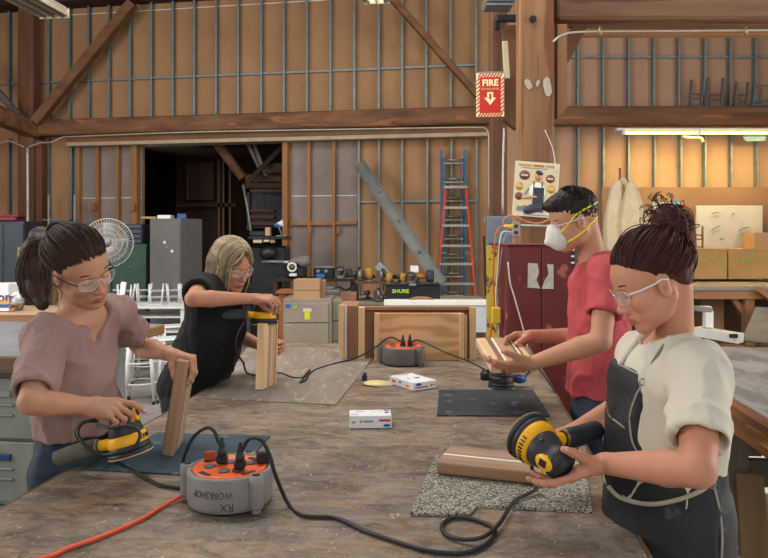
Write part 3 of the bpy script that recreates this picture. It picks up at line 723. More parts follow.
# ---- small things on the table ------------------------------------------------------------------
M_BOXW = mat('box_white', 'dcdde0', 'e8e9ea', rough=.6)
M_RED = mat('mark_red', 'c8402c', rough=.6); M_BLUE = mat('mark_blue', '2a5aa0', rough=.6); M_ORG = mat('mark_orange', 'e89a28', rough=.6); M_GRN = mat('mark_green', '74a868', rough=.6)
def carton(label, fl, fr, depth_dir, depth, h, hole, marks):
    """white disc carton; fl/fr near bottom corners on the table"""
    fl, fr = Vector(fl), Vector(fr); x = (fr - fl).normalized(); y = Vector((-x.y, x.x, 0)); W_ = (fr - fl).length
    R = Matrix((x, y, Vector((0, 0, 1)))).transposed(); c = fl + x * W_ / 2 + y * depth / 2
    t = thing('disc_carton', label, 'box', (c.x, c.y, c.z + .0015), R=R)
    b = MB(); b.box((0, 0, h / 2), (W_, depth, h), bev=.0015); b.build('carton', M_BOXW, t)
    b = MB(); b.lathe([(0, 0), (.011, 0), (.011, .0008), (0, .0008)], (hole[0] * W_ / 2, hole[1] * depth / 2, h), n=20, sx=hole[2], sy=.8); b.build('finger_hole', M_BLACK, t)
    for (face, u, v, w, hh, m) in marks:
        b = MB()
        if face == 'f': b.box((u * W_ / 2, -depth / 2 - .0004, v * h), (w, .0008, hh))
        elif face == 'fo': b.lathe([(0, 0), (w / 2, 0), (w / 2, .0008), (0, .0008)], (u * W_ / 2, -depth / 2, v * h), FRONT, n=16, sy=hh / w)
        elif face == 'l': b.box((-W_ / 2 - .0004, u * depth / 2, v * h), (.0008, w, hh))
        else: b.box((u * W_ / 2, v * depth / 2, h + .0004), (w, hh, .0008))
        b.build('printed_mark', m, t)
M_GREYT = mat('mark_grey', '7d8288', rough=.6)
carton('long white carton with red and blue print, alone in the middle of the table', T(349.5, 429), T(391.5, 428.5), None, .09, .046, (.8, .1, .8),
       [('fo', -.45, .55, .011, .011, M_ORG), ('f', -.1, .55, .035, .006, M_GREYT), ('f', .68, .62, .042, .008, M_RED), ('fo', .78, .22, .026, .011, M_BLUE), ('fo', -.8, .5, .014, .008, M_GRN), ('t', -.5, .55, .03, .006, M_GREYT), ('t', .15, .4, .006, .006, M_GRN), ('t', .5, .4, .006, .006, M_GRN), ('t', .8, .75, .02, .01, M_BLUE), ('t', -.75, -.5, .03, .005, M_GREYT)])
carton('flat square white carton with a black hole, beside the yellow disc', T(413.5, 391.5), T(436.5, 388.2), None, .20, .037, (.25, -.1, 1.3),
       [('fo', -.55, .72, .032, .012, M_BLUE), ('f', -.3, .35, .07, .006, M_RED), ('fo', .55, .45, .014, .012, M_ORG), ('f', .8, .5, .03, .005, M_ORG), ('l', -.5, .4, .03, .01, M_ORG), ('l', .1, .6, .02, .008, M_BLUE), ('l', .65, .5, .03, .01, M_RED), ('t', -.2, .75, .08, .01, M_ORG), ('t', -.5, -.1, .02, .01, M_GREYT)])
q = T(376.5, 384.5); b = MB(); b.lathe([(0, .0065), (.0625, .0065), (.0625, .009), (0, .009)], q, n=40); single(b, 'sanding_disc', mat('disc_yellow', 'e4cf8c', 'ecd99c', rough=.9), q, 'pale yellow abrasive disc lying on the table beside the flat carton', 'disc')
q = T(381, 384.2); b = MB(); b.lathe([(0, .001), (.0635, .001), (.0635, .0055), (0, .0055)], q, n=40); single(b, 'backing_disc', mat('disc_white', 'd9d6cd', rough=.8), q, 'off-white disc peeking out under the yellow abrasive disc', 'disc')
q = T(364.5, 380.5); b = MB(); b.box(q + Vector((0, 0, .014)), (.024, .02, .026), Matrix.Rotation(.5, 3, 'Z'), .004); b.cyl(q + Vector((0, 0, .026)), q + Vector((.004, -.006, .034)), .008, n=10); single(b, 'small_knob', mat('navy', '1d2748', '2b3a66', rough=.4), q, 'tiny navy blue knob standing behind the yellow abrasive disc', 'knob')
s_ = sander('small dark sander resting on its pale pad in front of the man', Matrix.Rotation(.25, 3, 'Z'), T(501, 387.5, .0045), bag=False, col=M_TBLK, pad=mat('pad_cream', 'd8c998', 'e2d4a6', rough=.9))
b = MB(); b.tube([(.06, .01, .045), (.085, .012, .042), (.10, .013, .038), (.125, .014, .036)], .024, 14, rfun=lambda t: .75 + .35 * math.sin(t * 3)); b.build('dust_cup', mat('cup_blue', '1f4a8c', '2a5aa4', rough=.35), s_)
b = MB(); b.box((-.005, -.0475, .075), (.03, .004, .008)); b.build('name_plate', mat('plate_red', 'a03028', rough=.5), s_)

# ---- boards leaning / standing on the far end of the table ----------------------------------------
M_PLYY = wood('fir_ply', 'c99a62', 'dbb27a', 'x', 7, .6, .05)
def ply_grain():
    m, N, L, B = new_mat('rotary_ply')
    tc = N.new('ShaderNodeTexCoord'); mp = N.new('ShaderNodeMapping'); mp.inputs['Scale'].default_value = (1.1, 1, 3.2); L.new(tc.outputs['Object'], mp.inputs[0])
    w = N.new('ShaderNodeTexWave'); w.bands_direction = 'Z'; w.inputs['Scale'].default_value = 1.1; w.inputs['Distortion'].default_value = 16; w.inputs['Detail'].default_value = 2.5; w.inputs['Detail Scale'].default_value = 1.2
    L.new(mp.outputs[0], w.inputs[0]); r = N.new('ShaderNodeValToRGB'); r.color_ramp.elements[0].color = hexc('c4965f'); r.color_ramp.elements[1].color = hexc('dcb27e')
    r.color_ramp.elements[0].position = .1; r.color_ramp.elements[1].position = .8
    L.new(w.outputs[0], r.inputs[0]); L.new(r.outputs[0], B.inputs['Base Color']); B.inputs['Roughness'].default_value = .6; return m
M_PLYG = ply_grain()
M_PALEW = wood('pale_board', 'c9a273', 'dab68a', 'z', 8, .6, .05)
M_BRNB = mat('brown_board_face', '8a6348', 'a07657', rough=.7, scale=2)
def slab(name, px0, px1, ytop, ybot, Y, th, m, label, cat, parts=(), grp=None):
    a, c = P(px0, ybot, Y), P(px1, ytop, Y)
    t = thing(name, label, cat, (a.x / 2 + c.x / 2, Y, a.z), world=True, group=grp)
    b = MB(); b.box(((a.x + c.x) / 2, Y + th / 2, (a.z + c.z) / 2), (c.x - a.x, th, c.z - a.z), bev=.003); b.build('panel', m, t)
    for (nm, q0, q1, y0, y1, dY, mm) in parts:
        a2, c2 = P(q0, y1, Y), P(q1, y0, Y)
        b = MB(); b.box(((a2.x + c2.x) / 2, Y - dY / 2 - .001, (a2.z + c2.z) / 2), (c2.x - a2.x, dY, c2.z - a2.z), bev=.002); b.build(nm, mm, t)
    return t
Yb = 490 / (360.5 - 238)
slab('plywood_panel', 374.5, 463, 313, 360.3, Yb, .018, M_PLYG, 'plywood panel with wavy grain and pale end battens behind the far cord reel', 'board',
     [('batten', 374.5, 379.5, 312.5, 360.3, .03, M_PALEW), ('batten', 459, 463.5, 313, 360.3, .03, M_PALEW)])
slab('cabinet_carcass', 358, 475, 306, 359, Yb + .09, .02, M_BRNB, 'wide brown wooden carcass standing behind the plywood panel', 'board',
     [('stile', 358.5, 365, 306.5, 359.5, .05, M_PALEW), ('stile', 468.5, 475, 306.5, 359.5, .05, M_PALEW), ('rail', 365, 468.5, 306, 309.5, .045, M_BRNB), ('stile', 463.8, 466.5, 314, 359.5, .04, M_PALEW)])
t = slab('board_box', 339.5, 358, 305.5, 358.5, Yb + .05, .30, M_BRNB, 'narrow open brown box with a pale front edge, leftmost of the standing boards', 'board',
     [('edge_board', 339, 344.2, 304.5, 358.8, .03, M_PALEW), ('edge_strip', 344.4, 347, 305.5, 358.5, .025, mat('pale_strip2', 'd6c6b4', rough=.6))])

# ================================================================ right-hand bench and what is on it
M_BENCHT = wood('grey_plank', '8a8078', 'a59b92', 'x', 6, .7, .3)
M_FRAMEO = wood('bench_frame', '8a5f3e', 'ab7d56', 'x', 8, .7, .2)
M_FRAMEOZ = wood('bench_frame_z', '80583a', '9f7450', 'z', 8, .7, .2)
bz = .955; Yf, Yk = 9.6, 11.1
t = thing('long_bench', 'long rough wooden bench along the back wall on the right', 'bench', (6.2, Yf + .4, 0), world=True)
b = MB(); x0, x1 = P(600, 0, Yf).x, 7.2
b.box(((x0 + x1) / 2, (Yf + Yk) / 2, bz - .03), (x1 - x0, Yk - Yf, .06), bev=.008); b.build('worktop', M_BENCHT, t)
b = MB(); b.box(((x0 + x1) / 2, Yf + .03, bz - .12), (x1 - x0, .05, .11), bev=.005); b.build('front_rail', M_FRAMEO, t)
for px in (612, 748):
    b = MB(); q = P(px, 300, Yf + .1); b.box((q.x, Yf + .1, bz / 2 - .04), (.13, .12, bz - .08), bev=.006); b.build('leg', M_FRAMEOZ, t)
b = MB(); b.bar(P(728, 292, Yf + .15), P(747, 318, Yf + .15), .07, .08, up=(0, -1, 0)); b.build('brace', M_FRAMEO, t)
b = MB(); b.bar(P(757, 289, Yf - .06), P(790, 312, Yf - .06), .07, .12, up=(0, -1, 0)); b.build('brace', M_FRAMEO, t)
def cbox(px0, px1, y0, y1, Y, depth, label, m=None, seam=True, name='cardboard_box', cat='box', group=None, R=None, extra=None):
    a, c = P(px0, y1, Y), P(px1, y0, Y); w, h = c.x - a.x, c.z - a.z
    t = thing(name, label, cat, ((a.x + c.x) / 2, Y + depth / 2, a.z), group=group)
    b = MB(); b.box((0, 0, h / 2), (w, depth, h), bev=.004); b.build('carton', m or M_CARD, t)
    if seam:
        b = MB(); b.box((0, 0, h + .0008), (w * .99, .05, .0016)); b.build('tape', mat('tape', 'b99a72', rough=.3), t)
        b = MB(); b.box((0, -depth / 2 - .0008, h * .5), (.006, .0016, h)); 
    for (u, v, du, dv, mm) in (extra or []):
        b = MB(); b.box((u * w / 2, -depth / 2 - .001, v * h), (du, .002, dv), Matrix.Rotation(.2 * u, 3, 'Y')); b.build('sticker', mm, t)
    return t
M_GS = mat('sticker_green', '6fae3c', '86c24c', rough=.6); M_YS = mat('sticker_yellow', 'c9d02c', rough=.6)
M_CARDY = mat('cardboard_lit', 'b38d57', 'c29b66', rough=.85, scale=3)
cbox(684, 727, 248.5, 279, 10.6, .36, 'cardboard box with green dots on the right bench, beside the bun of the nearest woman', M_CARDY, extra=[(.05, .62, .045, .045, M_GS), (.3, .6, .05, .04, M_GS), (.62, .75, .05, .04, M_GS), (.7, .45, .04, .05, M_GS), (-.3, .6, .03, .06, M_GS)])
cbox(728.5, 776, 248.5, 279, 10.6, .36, 'cardboard box with green dots at the right picture edge on the bench', M_CARDY, extra=[(-.35, .6, .05, .05, M_GS), (-.1, .65, .05, .04, M_GS), (.02, .82, .05, .03, M_GS), (-.08, .4, .03, .03, M_GS)])
# marker board
a = P(697, 250, 10.98); c = P(763.5, 205.5, 10.98)
t = thing('marker_board', 'white marker board with faint scribbles leaning behind the cardboard boxes', 'board', ((a.x + c.x) / 2, 11.0, bz), world=True)
b = MB(); b.box(((a.x + c.x) / 2, 11.02, (bz + c.z) / 2), (c.x - a.x, .03, c.z - bz), bev=.004); b.build('panel', mat('dusty_white', 'b7b3ad', 'c5c1bb', rough=.6, scale=2), t)
for (x0, y0, x1, y1) in ((711, 231, 720, 226), (739, 231, 750, 227), (712, 214, 719, 213), (731, 215, 735, 214), (720, 240, 724, 239)):
    b = MB(); b.tube([P(x0, y0, 10.985), P((x0 + x1) / 2, (y0 + y1) / 2 - 1, 10.985), P(x1, y1, 10.985)], .006, 6); b.build('scribble', mat('scribble', '5b5a5e', rough=.7), t)
b = MB(); b.box(P(666, 209, 11.12), (.42, .02, .22), bev=.002)
t = single(b, 'pinned_sheet', mat('sheet_bluegrey', '93a2ac', 'a7b4bc', rough=.7), P(666, 209, 11.12), 'blue-grey sheet taped to the brown hardboard above the bun', 'paper')
b = MB(); b.box(P(676.5, 207.5, 11.10), (.05, .01, .23)); b.build('blue_tape', mat('tape_blue', '1f86c0', rough=.5), t).location = -t.location
cbox(754, 790, 232.5, 248.5, 10.62, .3, 'small tan particle-board block on top of the right cardboard box', mat('cork', 'b08c66', 'c49f78', rough=.9, scale=40), seam=False, name='board_block', cat='block')
t = thing('wooden_crate', 'small open wooden crate beside the marker board', 'crate', P(696, 248, 10.65), world=True)
for (x0, y0, x1, y1) in ((688, 233, 688, 248), (702.5, 226, 702.5, 248), (688, 247, 703, 247), (688, 240, 703, 239), (688, 233, 703, 236), (695, 235, 696, 247)):
    for dY in (0, .14):
        b = MB(); b.bar(P(x0, y0, 10.62 + dY), P(x1, y1, 10.62 + dY), .02, .03, up=(0, -1, 0)); b.build('slat', M_FRAMEO, t)
# coats hanging
t = thing('hanging_canvas', 'folded beige canvas aprons hanging from a pole left of the hardboard', 'cloth', P(625, 245, 9.4), world=True)
M_CANV = mat('beige_canvas', 'cdb893', 'dfccaa', rough=.9, scale=6, bump=.2)
b = MB(); b.tube([P(620, 168, 9.5), P(620, 200, 9.5), P(621, 335, 9.5)], .03, 8, rfun=lambda t: .6 + .4 * t); b.build('pole', M_FRAMEOZ, t)
for (cx, top_, bot, w0, w1, dY, sk) in ((617, 180, 252, 6, 25, -.12, 0), (631, 181, 258, 4, 30, -.2, 6), (623, 178, 262, 5, 26, -.05, 2)):
    b = MB(); rows = []
    for j in range(15):
        tt = j / 14; y = top_ + (bot - top_) * tt; w = w0 + (w1 - w0) * min(1, tt * 1.8) ** .7; ring = []
        for k in range(28):
            a = 2 * PI * k / 28; fold = 1 + .16 * math.sin(5 * a + cx) * tt + .08 * math.sin(9 * a)
            q = P(cx + sk * tt + w / 2 * math.cos(a) * fold, y + (1.5 * math.sin(3 * a) if j == 14 else 0), 9.5 + dY); q.y += .10 * math.sin(a) * fold * (.3 + tt); ring.append(q)
        rows.append(ring)
    vs = [v for r in rows for v in r]; b._add(vs, [(j * 28 + k, j * 28 + (k + 1) % 28, (j + 1) * 28 + (k + 1) % 28, (j + 1) * 28 + k) for j in range(14) for k in range(28)] + [list(range(28)), [14 * 28 + k for k in range(28)][::-1]], True)
    b.build('apron_cloth', M_CANV, t)
b = MB(); q = P(604.5, 238, 9.7); b.box(q, (.04, .04, .3), bev=.01); b.box((q.x, q.y, q.z / 2), (.02, .02, q.z)); single(b, 'yellow_grip', mat('dull_yellow', 'c2a144', rough=.6), q - Vector((0, 0, .15)), 'dull yellow tool handle beside the hanging canvas aprons', 'handle')
# chairs on the beam
M_CHB = mat('chair_bluegrey', '4c5866', '5f6d7e', rough=.6, scale=8)
M_CHG = mat('chair_grey', '4d4844', '635d58', rough=.6, scale=8)
def frame_chair(px0, px1, ybase, ytop, Y, m, label, slats):
    t = thing('upturned_chair', label, 'chair', P((px0 + px1) / 2, ybase, Y), world=True, group='upturned chairs stored on the right beam')
    for (dx, dY, name) in ((0, 0, 'leg'), (1, 0, 'leg'), (0, .32, 'leg'), (1, .32, 'leg')):
        px = px0 + (px1 - px0) * dx; b = MB(); p0 = P(px, ybase, Y + dY); p1 = P(px + (1.8 if dx == 0 else 2.2), ytop + (4 if dY else 0), Y + dY)
        p0.z = max(p0.z, 3.70) ; b.bar(p0, p1, .035, .035, up=(0, -1, 0)); b.build(name, m, t)
    sz = P(0, ybase, Y).z + .03; a, c = P(px0, 0, Y), P(px1, 0, Y)
    b = MB(); b.box(((a.x + c.x) / 2, Y + .16, sz), (abs(c.x - a.x) + .06, .38, .03), bev=.006); b.build('seat', m, t)
    for f in slats:
        y = ybase + (ytop - ybase) * f; b = MB(); b.bar(P(px0, y, Y), P(px1, y, Y), .02, .025, up=(0, -1, 0)); b.build('rail', m, t)
        b = MB(); b.bar(P(px1, y, Y), P(px1, y, Y + .32), .02, .025); b.build('rail', m, t)
frame_chair(690, 701, 108, 80, 11.04, M_CHG, 'grey upturned chair on the right beam, leftmost of the row', (.35, .5))
frame_chair(706, 721, 108, 78, 11.03, M_CHG, 'grey upturned chair on the right beam, second from the left', (.3, .45))
frame_chair(735, 746, 108, 82, 11.05, M_CHG, 'grey upturned chair on the right beam, beside the blue one', (.3, .5))
frame_chair(753, 772, 107, 84, 11.02, M_CHB, 'blue-grey upturned chair on the right beam at the picture edge', (.3, .93))
b = MB(); b.box(P(755, 137, 10.9), (.36, .1, .13), bev=.04); single(b, 'blue_bracket', mat('pale_blue', '8fb3c0', 'a4c4cf', rough=.6), P(755, 141, 10.9), 'pale blue plastic thing under the right end of the bench lamp', 'bracket')
b = MB(); b.tube(spline([P(684, 131, 10.62), P(684.5, 137, 10.62), P(700, 138, 10.62), P(703, 142, 10.62)], 5), .02, 8); single(b, 'wire_hook', M_FRAMEO, P(684, 136, 10.9), 'tan bent hook below the middle of the bench lamp', 'hook')
# things below the bench
cbox(702, 724, 299, 338, 10.4, .35, 'plain cardboard box on the floor under the right bench', seam=True)
def plank(p0, p1, w, h, m, label, name='plank', cat='board', group=None, up=(0, 0, 1)):
    b = MB(); b.bar(p0, p1, w, h, up=up, bev=.004); q = (Vector(p0) + Vector(p1)) / 2
    return single(b, name, m, q, label, cat, group)
def onfloor(px, py, z=0.0): return at_z(px, py, z)
plank(P(697, 331, 9.3), P(741, 338.5, 8.9), .20, .12, M_RAWB, 'sunlit white boxed beam lying under the right bench', 'white_beam')
b = MB(); b.box(P(733.5, 336, 8.84), (.10, .02, .05)); single(b, 'beam_slot', M_BLACK, P(733.5, 338, 8.84), 'dark slot in the end of the sunlit white beam', 'slot')
b = MB(); b.box(P(708, 319, 9.2), (.11, .1, .22), bev=.01); b.box(P(703, 308, 9.2), (.2, .1, .05), bev=.01); single(b, 'white_scrap', M_RAWB, P(708, 327, 9.2), 'white upright offcut on top of the sunlit white beam', 'scrap')
b = MB()
t = thing('scrap_pallet', 'low wooden pallet of offcuts on the floor under the right bench', 'pallet', onfloor(745, 350), world=True)
for k, (x0, y0, x1, y1, z) in enumerate(((712, 347, 765, 347, .10), (716, 344, 768, 343, .10), (722, 341, 772, 340, .10), (718, 340, 753, 344, .2))):
    b = MB(); p0, p1 = onfloor(x0, y0 + 4, z), onfloor(x1, y1 + 4, z); b.bar(p0, p1, .14, .03, bev=.003); b.build('plank', M_FRAMEO if k == 3 else M_BEAMX, t)
for x0 in (716, 742, 764):
    b = MB(); p0 = onfloor(x0, 352, .042); b.bar(p0, p0 + Vector((.1, .55, 0)), .08, .08); b.build('bearer', M_BEAMX, t)
plank(P(754, 342, 9.0), P(768, 308, 9.4), .3, .03, mat('grey_sheet', '77726d', '8a8580', rough=.7), 'grey board leaning under the bench at the right edge', 'leaning_board')

# ---- right-hand near table ------------------------------------------------------------------------
rz = .86; M_RTOP = mat('grey_table_top', '86827f', '9b9793', rough=.6, scale=4, stretch=(1, .4, 1), contrast=.6, spots='75706c', spot_scale=5, spot_amt=.45)
rt = thing('side_table', 'heavy side table with a grey top and rough wooden edge at the right', 'table', (1.585, 2.62, 0), -math.atan(.117))
b = MB(); b.box((1.0, 1.18, rz - .012), (2.0, 2.36, .024), bev=.003); b.build('tabletop', M_RTOP, rt)
b = MB(); b.box((1.0, -.01, rz - .10), (2.02, .05, .16), bev=.01); b.build('edge_beam', wood('gnarly_edge', '4d2f1d', '9c683f', 'x', 8, .8, .5, spots='c08a54', spot_amt=.35), rt)
b = MB(); b.box((-.01, 1.18, rz - .085), (.05, 2.36, .15), bev=.012); b.build('edge_beam', wood('gnarly_edge_y', '4d2f1d', '9c683f', 'y', 11, .8, .7, spots='c08a54', spot_amt=.36), rt)
M_GLEG = wood('grey_trestle', '5f564c', '7b7165', 'z', 7, .7, .2)
for dx, y_ in ((.0, .98), (1.8, .98)):
    b = MB()
    b.prism([(dx - .03, y_, 0), (dx + .10, y_, 0), (dx + .16, y_, .22), (dx + .17, y_, rz - .03), (dx + .03, y_, rz - .03), (dx + .03, y_, .34), (dx - .05, y_, .12)], (0, 0, 0), (0, .07, 0)); b.build('leg', M_GLEG, rt)
    b = MB(); b.prism([(dx + .12, y_ - .04, 0), (dx + .26, y_ - .04, 0), (dx + .22, y_ - .04, .42), (dx + .10, y_ - .04, .42)], (0, 0, 0), (0, .05, 0)); b.build('leg_cheek', wood('tan_trestle', '7f6342', '977a56', 'z', 7), rt)
    b = MB(); b.box((dx + .14, y_ + .08, .6), (.22, .06, .22), bev=.004); b.build('gusset', M_GLEG, rt)
    for y2 in (.15, 2.2):
        b = MB(); b.box((dx + .10, y2, rz / 2 - .02), (.12, .1, rz - .04), bev=.004); b.build('leg', M_GLEG, rt)
b = MB(); b.box((.98, 1.06, .40), (1.7, .05, .14), bev=.004); b.build('stretcher', M_GLEG, rt)
# things on the floor between the near woman and the side table
b = MB(); q = onfloor(727, 472); b.tube([q + Vector((-.10, .02, .05)), q + Vector((-.02, .02, .05))], .05, 20); single(b, 'caster_wheel', M_BLACK, q, 'black caster wheel on the floor behind the nearest woman', 'wheel')
t = thing('rolling_bin', 'cream plastic rolling bin with a blue lid behind the nearest woman', 'bin', onfloor(716, 452), world=True)
q = onfloor(716, 452); b = MB(); b.box(q + Vector((0, .25, .335)), (.3, .4, .66), bev=.03); b.build('body', mat('cream_bin', 'c9bfa6', 'd6ccb4', rough=.5), t)
b = MB(); b.box(q + Vector((0, .25, .70)), (.34, .44, .10), bev=.03); b.build('lid', mat('lid_navy', '1c3450', '26456a', rough=.4), t)
b = MB(); q = onfloor(737, 432)
t = thing('floor_grate', 'dark slotted metal grate on the floor left of the side table', 'grate', onfloor(737, 432), world=True)
for k in range(9):
    b = MB(); b.box(q + Vector((.0, -.12 + k * .05, .01)), (.34, .02, .012)); b.build('bar', M_DKMETAL, t)

# ================================================================ left-hand bench and drawers
lz = .92; qf = at_z(42, 357, lz); ang = -math.atan(.13)
lb = thing('drawer_bench', 'left workbench with a grey top over metal drawer cabinets', 'workbench', (qf.x, qf.y, 0), ang)
b = MB(); b.box((-1.1, .80, lz - .01), (2.2, 1.6, .02), bev=.003); b.build('worktop', mat('bench_top_grey', '77777a', '8c8c90', rough=.5, scale=3), lb)
b = MB(); b.box((-1.1, -.012, lz - .05), (2.2, .04, .10), bev=.006); b.build('edge_beam', wood('bench_edge', '4a3424', '75553c', 'x', 8, .7, .4), lb)
b = MB(); b.box((.004, .80, lz - .04), (.035, 1.6, .075), bev=.006); b.build('edge_beam', wood('bench_edge_y', '7d5f3f', 'a58257', 'y', 8, .7, .3), lb)
M_CABG = mat('cabinet_greygreen', '6d7068', '7e8178', rough=.45, scale=3); M_CABB = mat('cabinet_bluegrey', '84898b', '959a9c', rough=.45, scale=3)
b = MB(); b.box((-.50, .60, .41), (.86, 1.05, .80), bev=.004); b.build('cabinet', M_CABB, lb)
for k, (z0, z1) in enumerate(((.04, .40), (.42, .78))):
    for cx_ in (-.285, -.72):
        b = MB(); b.box((cx_, .055, (z0 + z1) / 2), (.42, .04, z1 - z0), bev=.006); dr = b.build('drawer', M_CABG, lb)
        b = MB(); b.box((cx_, .03, z1 - .09), (.13, .02, .04), bev=.004); b.build('label_holder', mat('holder_grey', '8b8f88', rough=.35, metal=.4) if not (k == 0 and cx_ > -.5) else mat('holder_blue', '24365c', rough=.4), dr)
        for zz in (.14, .20):
            b = MB(); b.box((cx_, .030, z0 + zz), (.16, .014, .014), bev=.005); b.build('pressed_rib', M_CABG, dr)
# far left table with packaging
fz = .92; q = at_z(0, 315, fz)
t = thing('pale_table', 'low pale-topped wooden table behind the left workbench', 'table', (q.x - .1, q.y, 0))
b = MB(); b.box((-.35, .45, fz - .02), (1.6, .9, .04), bev=.004); b.build('tabletop', wood('pale_top', 'a98c6c', 'c9b091', 'x', 6), t)
b = MB(); b.box((-.35, -.01, fz - .03), (1.62, .03, .06)); b.build('edge_beam', M_FRAMEO, t)
for x in (-1.05, .35):
    for y in (.1, .8):
        b = MB(); b.box((x, y, fz / 2 - .02), (.07, .07, fz - .04)); b.build('leg', M_FRAMEOZ, t)
Yt = q.y + .25
t = cbox(-14, 8.5, 284, 311.3, Yt, .25, 'white carton with orange lettering on the pale table at the left edge', M_BOXW, seam=False)
b = MB(); p_ = P(4.5, 297.5, Yt - .003); put_text(b, 'on', .13, p_, FRONT, .001, .003); o = b.build('lettering', mat('letter_purple', '5e3a68', rough=.5), t, off=t.location)
b = MB(); b.box(P(3, 302.5, Yt - .003), (.12, .004, .03)); b.build('colour_band', M_ORG, t, off=t.location)
b = MB(); b.box(P(4, 306, Yt - .004), (.09, .004, .03)); b.build('colour_band', M_BLUE, t, off=t.location)
cbox(9, 13, 296, 311.5, Yt + .02, .2, 'thin brown carton beside the white one on the pale table', M_CARD, seam=False)
b = MB(); q = P(18, 299, Yt + .1)
for k in range(7): b.sphere(q + Vector((random.uniform(-.06, .06), random.uniform(-.05, .05), random.uniform(-.08, .04))), (random.uniform(.035, .06), .05, random.uniform(.03, .05)), 6, Matrix.Rotation(k, 3, 'Y'))
single(b, 'crumpled_bag', mat('white_bag', 'c9d3da', 'e4ecf0', rough=.3), P(18, 311.5, Yt + .1), 'crumpled white plastic bag behind the hair of the woman in mauve', 'bag')
b = MB(); b.tube(spline([P(10, 308, Yt - .1), P(15, 306, Yt - .1), P(20, 310, Yt - .12), P(24, 304, Yt - .1), P(27, 298, Yt)], 5), .008, 6); single(b, 'loose_cable', M_RUB, P(15, 309, Yt - .1), 'loose dark cable in front of the crumpled white bag', 'cable')
# dark cabinets, rack and other stores on the left
def locker(px0, px1, ytop, Y, depth, m, label, rot=0.0, name='metal_locker', hpx=None, doors=1, group=None):
    a, c = P(px0, ytop, Y), P(px1, ytop, Y); w = c.x - a.x; h = a.z
    t = thing(name, label, 'locker', ((a.x + c.x) / 2, Y + depth / 2, 0), rot, group)
    b = MB(); b.box((0, 0, h / 2), (w, depth, h), bev=.006); b.build('body', m, t)
    for k in range(doors):
        dw = w / doors - .02; x = -w / 2 + w / doors * (k + .5)
        b = MB(); b.box((x, -depth / 2 - .006, h / 2 + .02), (dw, .012, h - .12), bev=.003); d = b.build('door', m, t)
        b = MB(); b.box((x + dw * .36, -depth / 2 - .018, h * .52), (.02, .016, .10), bev=.004); b.build('handle', M_STEEL, d)
    return t, w, h, depth
M_LKB = mat('locker_bluegrey', '2e3840', '3b464f', rough=.5, scale=2); M_LKG = mat('locker_grey', '5c5c5a', '696968', rough=.45, scale=2)
locker(-16, 24, 221, 9.5, .5, M_LKB, 'dark blue-grey metal locker at the far left edge', doors=2)
b = MB(); q = P(8, 219, 9.6); b.box(q, (.36, .3, .06), bev=.015); b.box(q + Vector((.1, -.03, .04)), (.22, .2, .04), bev=.012); single(b, 'red_case', mat('dark_red', '6b2430', '84303c', rough=.5), q - Vector((0, 0, .03)), 'dark red case lying on top of the blue-grey locker', 'case')
b = MB(); q = P(21.5, 288, 9.3); b.box((q.x, 9.3, .75), (.09, .04, 1.5), bev=.006); single(b, 'yellow_level', mat('ochre', 'a08c1e', 'b8a22e', rough=.5), Vector((q.x, 9.3, 0)), 'upright yellow board between the left locker and the dark ponytail', 'board')
t, w, h, d_ = locker(152.5, 189.5, 218.5, 9.5, .5, M_LKG, 'tall grey metal locker with two small stickers in front of the dark doorway', rot=-.35)
for (u, z, m_) in ((.0, 1.56, M_WHITE), (.03, 1.49, mat('sticker_purple', '9a6ab8', rough=.5)), (.12, 1.44, M_WHITE)):
    b = MB(); b.lathe([(0, 0), (.022, 0), (.022, .002), (0, .002)], (u, -d_ / 2 - .012, z), FRONT, n=14); b.build('sticker', m_, t)
Yq = 9.75; zt = h
for (px, w_, hh, dd, m_, lab, ry, nm) in ((166, .18, .05, .2, M_WHITE, 'white paper stack on top of the grey locker', .0, 'paper_stack'), (182, .12, .07, .15, mat('can_blue', '2b4a88', '3a5c9c', rough=.4), 'blue box on the right end of the grey locker top', .2, 'blue_box'), (150, .2, .03, .2, M_CARD, 'flat cardboard sheet on the left end of the grey locker top', .1, 'card_sheet')):
    b = MB(); q = P(px, 0, Yq); b.box((q.x, Yq, zt + hh / 2 + .001), (w_, dd, hh), Matrix.Rotation(ry, 3, 'Z'), .004); single(b, nm, m_, Vector((q.x, Yq, zt)), lab, 'box')
# green cabinet with paint specks
t, w, h, d_ = locker(112, 147, 244, 10.0, .45, mat('green_paint', '22402f', '2f5040', rough=.5, scale=4, spots='8a9a8c', spot_scale=26, spot_amt=.27), 'dark green paint-spattered cabinet between the fan and the grey locker', doors=1, name='green_cabinet')
t = thing('drawer_stack', 'dark blue parts drawers standing on the green cabinet', 'drawers', P(138, 243, 10.2), world=True)
b = MB(); q0 = P(125, 243.5, 10.2); q1 = P(146, 224, 10.2); b.box(((q0.x + q1.x) / 2, 10.2, (q0.z + q1.z) / 2), (q1.x - q0.x, .25, q1.z - q0.z), bev=.004); b.build('body', mat('dkblue', '20242c', '2b313c', rough=.5), t)
for k in range(4):
    b = MB(); b.box(((q0.x + q1.x) / 2, 10.06, q0.z + .035 + k * .07), (q1.x - q0.x - .03, .02, .055), bev=.004); dr = b.build('drawer', mat('dkblue2', '2a3440', '364352', rough=.4), t)
